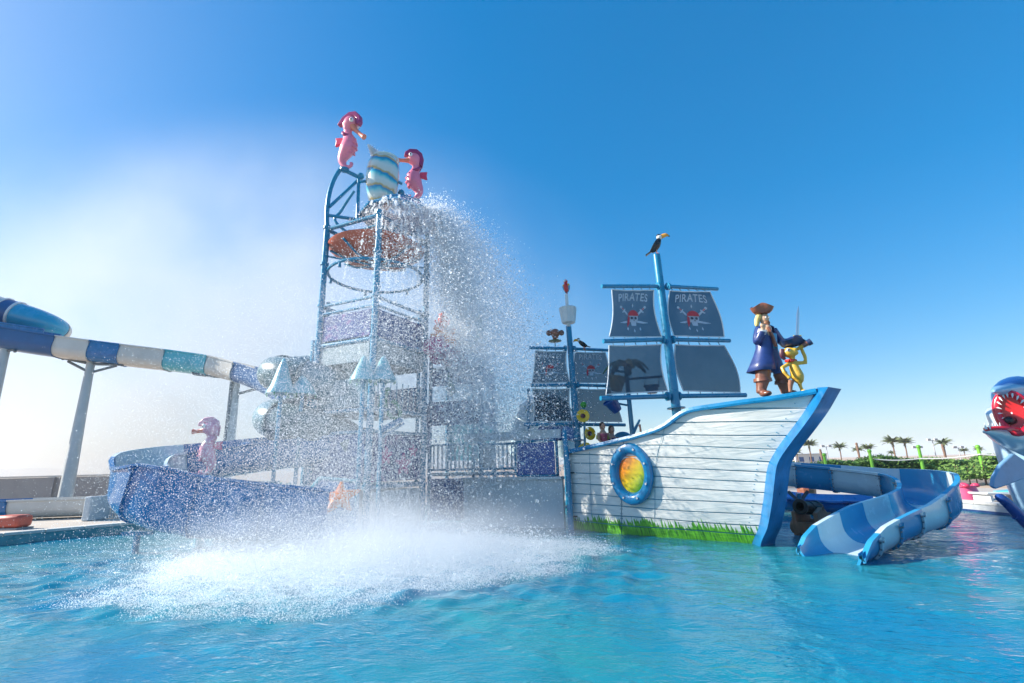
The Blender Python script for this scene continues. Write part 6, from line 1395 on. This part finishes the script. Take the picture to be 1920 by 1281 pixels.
for j in range(10):
    a = R(100 + 36 * j); r_ = .52 if j % 2 == 0 else .17; pts.append((r_ * math.cos(a), r_ * math.sin(a)))
smb = MB(); nst = len(pts)
for j in range(0, 10, 2):
    x, z = pts[j]; tip = sf + su * x + sv_ * z + sn * .05; smb.tube([sf + sn * .03, sf.lerp(tip, .4) + sn * .03, tip], [.17, .13, .035], 10)
smb.build('star_body', 'orange', st_, remesh=.03)
for j in range(0, 10, 2):
    x, z = pts[j]
    for k in (.35, .6, .8): MB().ell(sf + su * x * k + sv_ * z * k + sn * (.17 - .1 * k), .028, nu=8, nv=6).build('knob', 'beak', st_)

# coral cluster on the side platform
cl = thing('coral_sculpture', P(835, 690, 16.6), 'violet and orange coral sculpture with red top beside the tower', 'sculpture')
rg = random.Random(5); cm = MB(); cc0 = P(822, 655, 16.1)
for k in range(26): d = V((rg.gauss(0, 1), rg.gauss(0, .7), rg.gauss(0, .8))).normalized(); cm.ell(cc0 + V((d.x * .36, d.y * .3, d.z * .34)), .16 + .08 * rg.random(), nu=10, nv=8)
cc1 = P(852, 668, 16.8)
for k in range(18): d = V((rg.gauss(0, 1), rg.gauss(0, .7), rg.gauss(0, .8))).normalized(); cm.ell(cc1 + V((d.x * .34, d.y * .3, d.z * .34)), .15 + .08 * rg.random(), nu=10, nv=8)
cm.build('coral_mound', 'violet', cl, remesh=.045)
for k, pts_ in enumerate([[(832, 655), (830, 635), (822, 622), (815, 612)], [(832, 650), (834, 628), (834, 612)], [(834, 648), (846, 632), (852, 618)], [(833, 640), (845, 640), (858, 640)], [(828, 640), (818, 632), (808, 628)]]):
    MB().tube(catmull([P(x, y, 15.9) for x, y in pts_], 5), [interp(i, [0, len(pts_) * 5], [.15, .05]) for i in range((len(pts_) - 1) * 5 + 1)], 9).build('branch', 'orange', cl)
MB().ell(P(830, 600, 15.9), (.17, .17, .30)).build('bud', 'red', cl); MB().tube([P(833, 622, 16.4), P(830, 606, 16.4)], .07, 8).build('stalk', 'red', cl)
for s in (-1, 1): MB().tube(catmull([P(830, 612, 16.4), P(830 + s * 10, 608, 16.3), P(830 + s * 14, 600, 16.3)], 4), .035, 6).build('tendril', 'red', cl)
# side platform between tower and ship
sp_t = thing('side_platform', G(845, 985), 'blue posted side platform and bridge joining the tower to the ship', 'play structure')
pA, pB, pC, pD = V((-2.85, 16.75, 0)), V((-1.1, 16.3, 0)), V((-.75, 18.1, 0)), V((-2.5, 18.5, 0))
for p, zt in ((pA, 5.6), (pB, 5.3), (pC, 5.3), (pD, 5.6)): MB().tube([p - V((0, 0, .4)), p + V((0, 0, zt))], .07, 10).build('post', 'steel_blue', sp_t)
for z in (1.5, 5.05): MB().add([pA + V((0, 0, z)), pB + V((0, 0, z)), pC + V((0, 0, z)), pD + V((0, 0, z))], [(0, 1, 2, 3)]).build('deck_plate', 'deckgrey', sp_t, smooth=False, solid=.10)
for a, c_ in ((pA, pB), (pB, pC)):
    MB().beam(a + V((0, 0, 4.72)), c_ + V((0, 0, 4.72)), .05, .55).build('valance', 'bluepanel', sp_t, smooth=False)
    MB().beam(a + V((0, 0, 3.5)), c_ + V((0, 0, 3.5)), .05, .8).build('panel', 'purple', sp_t, smooth=False); MB().beam(a + V((0, 0, .72)), c_ + V((0, 0, .72)), .05, 1.3).build('skirt', 'bluepanel', sp_t, smooth=False)
    for z in (2.45, 1.65): MB().tube([a + V((0, 0, z)), c_ + V((0, 0, z))], .035, 8).build('rail', 'steel_blue', sp_t)
    for i in range(1, 12): q = a.lerp(c_, i / 12); MB().box(q + V((0, 0, 2.05)), (.06, .03, .8)).build('slat', 'panel_white', sp_t, smooth=False)
# bridge to the ship
bA, bB = pB + V((.1, -.2, 1.5)), V((.6, 15.9, 1.5)); MB().beam(bA, bB, .9, .09).build('bridge_deck', 'steel_blue', sp_t, smooth=False); MB().beam(bA - V((0, 0, .75)), bB - V((0, 0, .75)), .06, 1.2).build('bridge_skirt', 'bluepanel', sp_t, smooth=False)
for z in (.9, .15): MB().tube([bA + V((-.1, -.42, z)), bB + V((-.1, -.42, z))], .035, 8).build('rail', 'steel_blue', sp_t)
for i in range(12): q = bA.lerp(bB, (i + .5) / 12) + V((-.1, -.42, .52)); MB().box(q, (.05, .03, .74)).build('slat', 'panel_white', sp_t, smooth=False)
MB().beam(pC + V((0, 0, 2.9)), pD + V((0, 0, 2.9)), .05, 1.9).build('back_panel', 'turq', sp_t, smooth=False)
MB().beam(TT(0, 1, 3.0), pA + V((0, 0, 3.0)), .05, 1.6).build('link_panel', 'bluepanel', sp_t, smooth=False)
gb = thing('green_frond_finial', V((P(845, 735, 16.3).x, 16.3, 3.2)), 'drooping sea green frond below the side platform', 'ornament')
MB().tube(catmull([P(840, 700, 16.4), P(845, 720, 16.3), P(849, 735, 16.3), P(843, 742, 16.3)], 4), [.05] * 4 + [.11] * 5 + [.06] * 4, 8).build('frond', 'green', gb)
gc = thing('green_cactus_post', V((P(887, 850, 17.2).x, 17.2, 0)), 'pale blue post topped by a ribbed green seaweed spear', 'water toy')
p = P(887, 700, 17.2); MB().tube([V((p.x, p.y, -.4)), V((p.x, p.y, P(890, 640, 17.2).z))], .06, 10).build('post', 'steel_blue', gc)
c_ = P(899, 612, 17.2); MB().ell(c_, (.13, .13, .45), f=lambda q: V((q.x * (1 + .18 * math.sin(6 * math.atan2(q.y, q.x))), q.y * (1 + .18 * math.sin(6 * math.atan2(q.y, q.x))), q.z)), nu=36, nv=12).build('spear', 'green', gc)
MB().tube([P(889, 642, 17.2), c_ - V((0, 0, .35))], .05, 8).build('neck', 'green', gc)

# ================================================================== WATER IN THE AIR
m, t, b = nt('water_drops'); N, L_ = t.nodes, t.links
b.inputs['Base Color'].default_value = (.86, .90, .93, 1); b.inputs['Roughness'].default_value = .25
tl = N.new('ShaderNodeBsdfTranslucent'); tl.inputs['Color'].default_value = (.92, .95, .97, 1); mx = N.new('ShaderNodeMixShader'); mx.inputs['Fac'].default_value = .5
L_.new(b.outputs[0], mx.inputs[1]); L_.new(tl.outputs[0], mx.inputs[2]); L_.new(mx.outputs[0], N['Material Output'].inputs['Surface']); M['drops'] = m
def droplets(name, pts, rad, label):
    me = bpy.data.meshes.new(name); pts = np.asarray(pts, float); me.vertices.add(len(pts)); me.vertices.foreach_set('co', pts.ravel())
    at = me.attributes.new('rad', 'FLOAT', 'POINT'); at.data.foreach_set('value', np.asarray(rad, float)); me.materials.append(M['drops'])
    o = bpy.data.objects.new(name, me); COL.objects.link(o); o['kind'] = 'stuff'; o['label'] = label
    ng = bpy.data.node_groups.new(name + '_points', 'GeometryNodeTree')
    ng.interface.new_socket('Geometry', in_out='INPUT', socket_type='NodeSocketGeometry'); ng.interface.new_socket('Geometry', in_out='OUTPUT', socket_type='NodeSocketGeometry')
    i_ = ng.nodes.new('NodeGroupInput'); o_ = ng.nodes.new('NodeGroupOutput'); mp_ = ng.nodes.new('GeometryNodeMeshToPoints'); na = ng.nodes.new('GeometryNodeInputNamedAttribute'); na.data_type = 'FLOAT'; na.inputs['Name'].default_value = 'rad'
    sm_ = ng.nodes.new('GeometryNodeSetMaterial'); sm_.inputs['Material'].default_value = M['drops']
    ng.links.new(i_.outputs[0], mp_.inputs['Mesh']); ng.links.new(na.outputs['Attribute'], mp_.inputs['Radius']); ng.links.new(mp_.outputs[0], sm_.inputs['Geometry']); ng.links.new(sm_.outputs[0], o_.inputs[0])
    md = o.modifiers.new('points', 'NODES'); md.node_group = ng; return o
rs_ = np.random.RandomState(21)
def fall(N_, az_mu, az_sd, v_lo, v_hi, clusters, spread, r_mu, p0, tmax=1.42, vz=.6, bias=1.0, r0=1.25, tb=.8):
    """Water thrown off the tray: clumps follow ballistic paths with air drag, drops scatter round each clump."""
    ca = rs_.normal(az_mu, az_sd, clusters); cv = v_lo + (v_hi - v_lo) * rs_.rand(clusters) ** bias; ct = tmax * rs_.rand(clusters) ** tb; cz = rs_.normal(vz, .35, clusters)
    k = rs_.randint(0, clusters, N_); tt = np.clip(ct[k] + rs_.normal(0, .05, N_), .02, tmax); vv = cv[k] * (1 + rs_.normal(0, .05, N_)); aa = ca[k] + rs_.normal(0, .06, N_)
    x = p0[0] + r0 * np.cos(aa) + np.cos(aa) * vv * tt; y = p0[1] + r0 * np.sin(aa) + np.sin(aa) * vv * tt; z = p0[2] + cz[k] * tt - 4.6 * tt ** 2
    sp = spread * (.3 + tt) ; pts = np.stack([x, y, z], 1) + rs_.normal(0, 1, (N_, 3)) * sp[:, None]
    ok = pts[:, 2] > 0.02; return pts[ok], np.exp(rs_.normal(math.log(r_mu), .5, N_))[ok]
T0 = (tcn.x, tcn.y, tcn.z - .15)
def strands(n, per, az_mu, az_sd, v_lo, v_hi, p0):
    """Ropes of water: drops strung along one ballistic path, thinning as they fall."""
    P_, R_ = [], []
    for i in range(n):
        a = rs_.normal(az_mu, az_sd); v = v_lo + (v_hi - v_lo) * rs_.rand() ** .6; t0 = 1.15 * rs_.rand() ** 1.2; dt = .05 + .16 * rs_.rand(); vz = rs_.normal(.8, .4)
        t_ = t0 + dt * np.sort(rs_.rand(per)); lat = .008 + .02 * t0
        q = np.stack([p0[0] + np.cos(a) * (1.2 + v * t_), p0[1] + np.sin(a) * (1.2 + v * t_), p0[2] + vz * t_ - 4.6 * t_ ** 2], 1) + rs_.normal(0, 1, (per, 3)) * lat + rs_.normal(0, .12 * t0, 3)
        P_.append(q); R_.append(np.exp(rs_.normal(math.log(.0105), .5, per)) * (1 - .35 * t0))
    q, r_ = np.concatenate(P_), np.concatenate(R_); ok = q[:, 2] > .02; return q[ok], r_[ok]
sets = [strands(330, 90, .0, .30, .3, 1.6, T0), strands(120, 60, -1.2, .6, .2, 1.2, T0), fall(42000, .0, .28, .4, 1.7, 420, .09, .0072, T0, bias=.6, vz=.6), fall(45000, -.05, .34, .3, 1.9, 900, .16, .0062, T0, bias=.8), fall(170000, -.05, .40, .4, 3.2, 2200, .30, .0060, T0, bias=.8, tb=.5), fall(45000, -.9, .5, .1, 1.8, 1200, .25, .0052, T0, r0=.9), fall(16000, -1.9, .6, .1, 1.3, 900, .3, .0048, T0, r0=.9)]
droplets('falling_water', np.concatenate([q[0] for q in sets]), np.concatenate([q[1] for q in sets]), 'white curtain of water drops pouring from the tower tray')
# fine drifting drops that veil tower and slide
N_ = 150000; x = rs_.normal(-4.6, 2.0, N_); y = rs_.uniform(8.0, 13.2, N_); z = np.abs(rs_.normal(0, 2.3, N_))
keep = (rs_.rand(N_) < np.clip(1.2 - ((x + 4.0) / 4.6) ** 2 - (z / 9.0) ** 2, 0, 1)) & (z < 7.5 - .45 * np.abs(x + 4)) & (x < 1.0)
x2 = rs_.normal(-4.1, 1.3, 70000); y2 = rs_.uniform(11.6, 13.5, 70000); z2 = 6.6 * rs_.rand(70000) ** 1.15
px_ = np.concatenate([x[keep], x2]); py_ = np.concatenate([y[keep], y2]); pz_ = np.concatenate([z[keep], z2])
droplets('drifting_drops', np.stack([px_, py_, pz_], 1), np.exp(rs_.normal(math.log(.0036), .35, len(px_))) * (py_ / 10.5), 'fine drifting spray drops veiling the tower and blue slide')
# splash low over the landing zone
N_ = 260000; a = rs_.rand(N_) * 6.283; rr = np.sqrt(rs_.rand(N_)); lob = 1 + .10 * np.sin(3 * a + 1) + .07 * np.sin(7 * a) + .05 * np.sin(13 * a + 2)
x = -2.8 + 4.1 * rr * lob * np.cos(a) + 0.25 * rs_.randn(N_); y = 10.3 + 3.2 * rr * lob * np.sin(a) + .10 * x; z = np.abs(rs_.exponential(.20, N_)) * (1.15 - rr)
# little crowns and jets thrown up where the heavy drops land
cp_, cr_ = [], []
for i in range(700):
    a0, q0 = rs_.rand() * 6.283, np.sqrt(rs_.rand()); bx, by = -2.9 + 3.8 * q0 * math.cos(a0), 10.6 + 2.7 * q0 * math.sin(a0)
    k = rs_.randint(14, 46); tt = rs_.rand(k) * .42; va = rs_.rand(k) * 6.283; vh = .5 + .5 * rs_.rand(); up_ = rs_.uniform(1.2, 3.2) * (1.1 - .6 * q0)
    cp_.append(np.stack([bx + np.cos(va) * vh * tt, by + np.sin(va) * vh * tt, np.abs(up_ * tt - 4.9 * tt ** 2) + .02], 1)); cr_.append(np.exp(rs_.normal(math.log(.0062), .5, k)) * (by / 10))
cp_, cr_ = np.concatenate(cp_), np.concatenate(cr_)
droplets('splash_drops', np.concatenate([np.stack([x, y, z + .01], 1), cp_]), np.concatenate([np.exp(rs_.normal(math.log(.0034), .4, N_)) * (y / 10), cr_]), 'low splash of drops bouncing off the pool surface')
# jet from the seahorse snout
jt0, jt1 = P(690, 271, 14.9), P(708, 294, 15.3); N_ = 5000; q = rs_.rand(N_) ** .8; w_ = .015 + .13 * q
jp = np.array([list(jt0.lerp(jt1, float(a))) for a in q]) + rs_.normal(0, 1, (N_, 3)) * (w_ * .5)[:, None]
droplets('seahorse_jet', jp, np.full(N_, .011), 'white jet from the seahorse snout into the bucket')

def volume(name, mbx, dens, label, g=.5, noise=None, soft=None, col=(.97, .985, 1, 1), origin=None):
    m = bpy.data.materials.new(name); m.use_nodes = True; t = m.node_tree; N, L_ = t.nodes, t.links; N.remove(N['Principled BSDF'])
    pv = N.new('ShaderNodeVolumePrincipled'); pv.inputs['Color'].default_value = col; pv.inputs['Anisotropy'].default_value = g; pv.inputs['Density'].default_value = dens
    L_.new(pv.outputs[0], N['Material Output'].inputs['Volume'])
    if noise or soft:
        geo = N.new('ShaderNodeTexCoord'); last = None
        if soft:      # fades out towards the edge of an ellipsoid
            (cx_, cy_, cz_), (rx, ry, rz) = soft; mp_ = N.new('ShaderNodeMapping'); mp_.vector_type = 'TEXTURE'; mp_.inputs['Location'].default_value = (cx_, cy_, cz_); mp_.inputs['Scale'].default_value = (rx, ry, rz)
            L_.new(geo.outputs['Object'], mp_.inputs['Vector']); le = N.new('ShaderNodeVectorMath'); le.operation = 'LENGTH'; L_.new(mp_.outputs[0], le.inputs[0])
            mr_ = N.new('ShaderNodeMapRange'); mr_.interpolation_type = 'SMOOTHSTEP'; mr_.inputs['From Min'].default_value = 1.0; mr_.inputs['From Max'].default_value = .08; mr_.inputs['To Max'].default_value = dens; L_.new(le.outputs['Value'], mr_.inputs['Value']); last = mr_.outputs[0]
        if noise:
            nz = N.new('ShaderNodeTexNoise'); nz.inputs['Scale'].default_value = noise; nz.inputs['Detail'].default_value = 3; L_.new(geo.outputs['Object'], nz.inputs['Vector'])
            m2_ = N.new('ShaderNodeMapRange'); m2_.inputs['From Min'].default_value = .36; m2_.inputs['From Max'].default_value = .68; m2_.inputs['To Min'].default_value = .4; m2_.inputs['To Max'].default_value = 1.4; L_.new(nz.outputs['Fac'], m2_.inputs['Value'])
            mm = N.new('ShaderNodeMath'); mm.operation = 'MULTIPLY'; L_.new(m2_.outputs[0], mm.inputs[0])
            if last: L_.new(last, mm.inputs[1])
            else: mm.inputs[1].default_value = dens
            last = mm.outputs[0]
        L_.new(last, pv.inputs['Density'])
    M[name] = m; o = mbx.build(name, name, origin=origin); o['kind'] = 'stuff'; o['label'] = label; return o
c3 = (-.9, 14.2, 4.6)
pm = MB().tube(catmull([V((-2.2, 15.3, 9.6)), V((-1.6, 15.0, 8.4)), V((-1.0, 14.6, 6.8)), V((-.5, 14.2, 4.6)), V((-.3, 13.8, 2.4)), V((-.3, 13.4, .05))], 5), [interp(i, [0, 5, 12, 25], [.7, 1.1, 1.9, 3.0]) for i in range(26)], 16)
def plume_volume():
    m = bpy.data.materials.new('plume_mist'); m.use_nodes = True; t = m.node_tree; N, L_ = t.nodes, t.links; N.remove(N['Principled BSDF'])
    pv = N.new('ShaderNodeVolumePrincipled'); pv.inputs['Color'].default_value = (.97, .985, 1, 1); pv.inputs['Anisotropy'].default_value = .0; L_.new(pv.outputs[0], N['Material Output'].inputs['Volume'])
    geo = N.new('ShaderNodeTexCoord'); sp = N.new('ShaderNodeSeparateXYZ'); L_.new(geo.outputs['Object'], sp.inputs[0])
    # distance from the falling axis: x = f(z), widening downwards
    fx = N.new('ShaderNodeFloatCurve'); mp_ = fx.mapping; c = mp_.curves[0]
    zn = N.new('ShaderNodeMapRange'); zn.inputs['From Min'].default_value = 0; zn.inputs['From Max'].default_value = 10; L_.new(sp.outputs['Z'], zn.inputs['Value']); L_.new(zn.outputs[0], fx.inputs['Value'])
    pts = [(0, .80), (.2, .76), (.4, .68), (.6, .55), (.8, .43), (1, .27)]     # axis x mapped 0..1 from -3.2 to .4
    c.points[0].location = pts[0]; c.points[1].location = pts[-1]
    for p_ in pts[1:-1]: c.points.new(*p_)
    mp_.update()
    ax = N.new('ShaderNodeMapRange'); ax.inputs['To Min'].default_value = -3.2; ax.inputs['To Max'].default_value = .4; L_.new(fx.outputs[0], ax.inputs['Value'])
    dx = N.new('ShaderNodeMath'); dx.operation = 'SUBTRACT'; L_.new(sp.outputs['X'], dx.inputs[0]); L_.new(ax.outputs[0], dx.inputs[1])
    ay = N.new('ShaderNodeMapRange'); ay.inputs['To Min'].default_value = 13.5; ay.inputs['To Max'].default_value = 15.3; L_.new(zn.outputs[0], ay.inputs['Value'])
    dy = N.new('ShaderNodeMath'); dy.operation = 'SUBTRACT'; L_.new(sp.outputs['Y'], dy.inputs[0]); L_.new(ay.outputs[0], dy.inputs[1])
    cv = N.new('ShaderNodeCombineXYZ'); L_.new(dx.outputs[0], cv.inputs['X']); L_.new(dy.outputs[0], cv.inputs['Y'])
    le = N.new('ShaderNodeVectorMath'); le.operation = 'LENGTH'; L_.new(cv.outputs[0], le.inputs[0])
    wd = N.new('ShaderNodeMapRange'); wd.inputs['To Min'].default_value = 2.7; wd.inputs['To Max'].default_value = .45; L_.new(zn.outputs[0], wd.inputs['Value'])
    dv = N.new('ShaderNodeMath'); dv.operation = 'DIVIDE'; L_.new(le.outputs['Value'], dv.inputs[0]); L_.new(wd.outputs[0], dv.inputs[1])
    nz = N.new('ShaderNodeTexNoise'); nz.inputs['Scale'].default_value = 1.2; nz.inputs['Detail'].default_value = 3; nz.inputs['Roughness'].default_value = .65; L_.new(geo.outputs['Object'], nz.inputs['Vector'])
    ad = N.new('ShaderNodeMath'); ad.operation = 'MULTIPLY_ADD'; ad.inputs[1].default_value = 1.5; L_.new(nz.outputs['Fac'], ad.inputs[0]); L_.new(dv.outputs[0], ad.inputs[2])
    mr_ = N.new('ShaderNodeMapRange'); mr_.interpolation_type = 'SMOOTHSTEP'; mr_.inputs['From Min'].default_value = 1.55; mr_.inputs['From Max'].default_value = .75; mr_.inputs['To Max'].default_value = .60; L_.new(ad.outputs[0], mr_.inputs['Value'])
    L_.new(mr_.outputs[0], pv.inputs['Density']); M['plume_mist'] = m
plume_volume()
o = pm.build('plume_mist', 'plume_mist'); o['kind'] = 'stuff'; o['label'] = 'white mist inside the falling water plume'
c0 = (-2.9, 10.2, .1); volume('splash_mist', MB().ell(c0, (5.3, 3.8, 1.4), nu=28, nv=14), .50, 'low white splash mist lying over the pool', g=.0, noise=.8, soft=((0, 0, 0), (5.3, 3.8, 1.4)), origin=c0)
c1 = (-3.8, 11.8, 2.6); volume('tower_mist', MB().ell(c1, (5.0, 3.0, 5.0), nu=24, nv=14), .018, 'thin spray mist hanging before the tower', g=.0, soft=((0, 0, 0), (5.0, 3.0, 5.0)), origin=c1)
c2 = (-20, 32, 6.0); volume('drifting_mist', MB().ell(c2, (32, 8.5, 24), nu=28, nv=14), .16, 'broad bank of sunlit mist drifting away behind the tower', g=.0, noise=.12, soft=((0, 0, 0), (32, 8.5, 24)), col=(1, .99, .96, 1), origin=c2)
# ================================================================== AIR
m = bpy.data.materials.new('haze'); m.use_nodes = True; t = m.node_tree; N, L_ = t.nodes, t.links; N.remove(N['Principled BSDF'])
pv = N.new('ShaderNodeVolumePrincipled'); pv.inputs['Color'].default_value = (.82, .91, 1, 1); pv.inputs['Density'].default_value = .0004; pv.inputs['Anisotropy'].default_value = 0; L_.new(pv.outputs[0], N['Material Output'].inputs['Volume']); M['haze'] = m
o = MB().box((0, 1100, 24.5), (5400, 3200, 51)).build('haze', 'haze', smooth=False); o['kind'] = 'stuff'
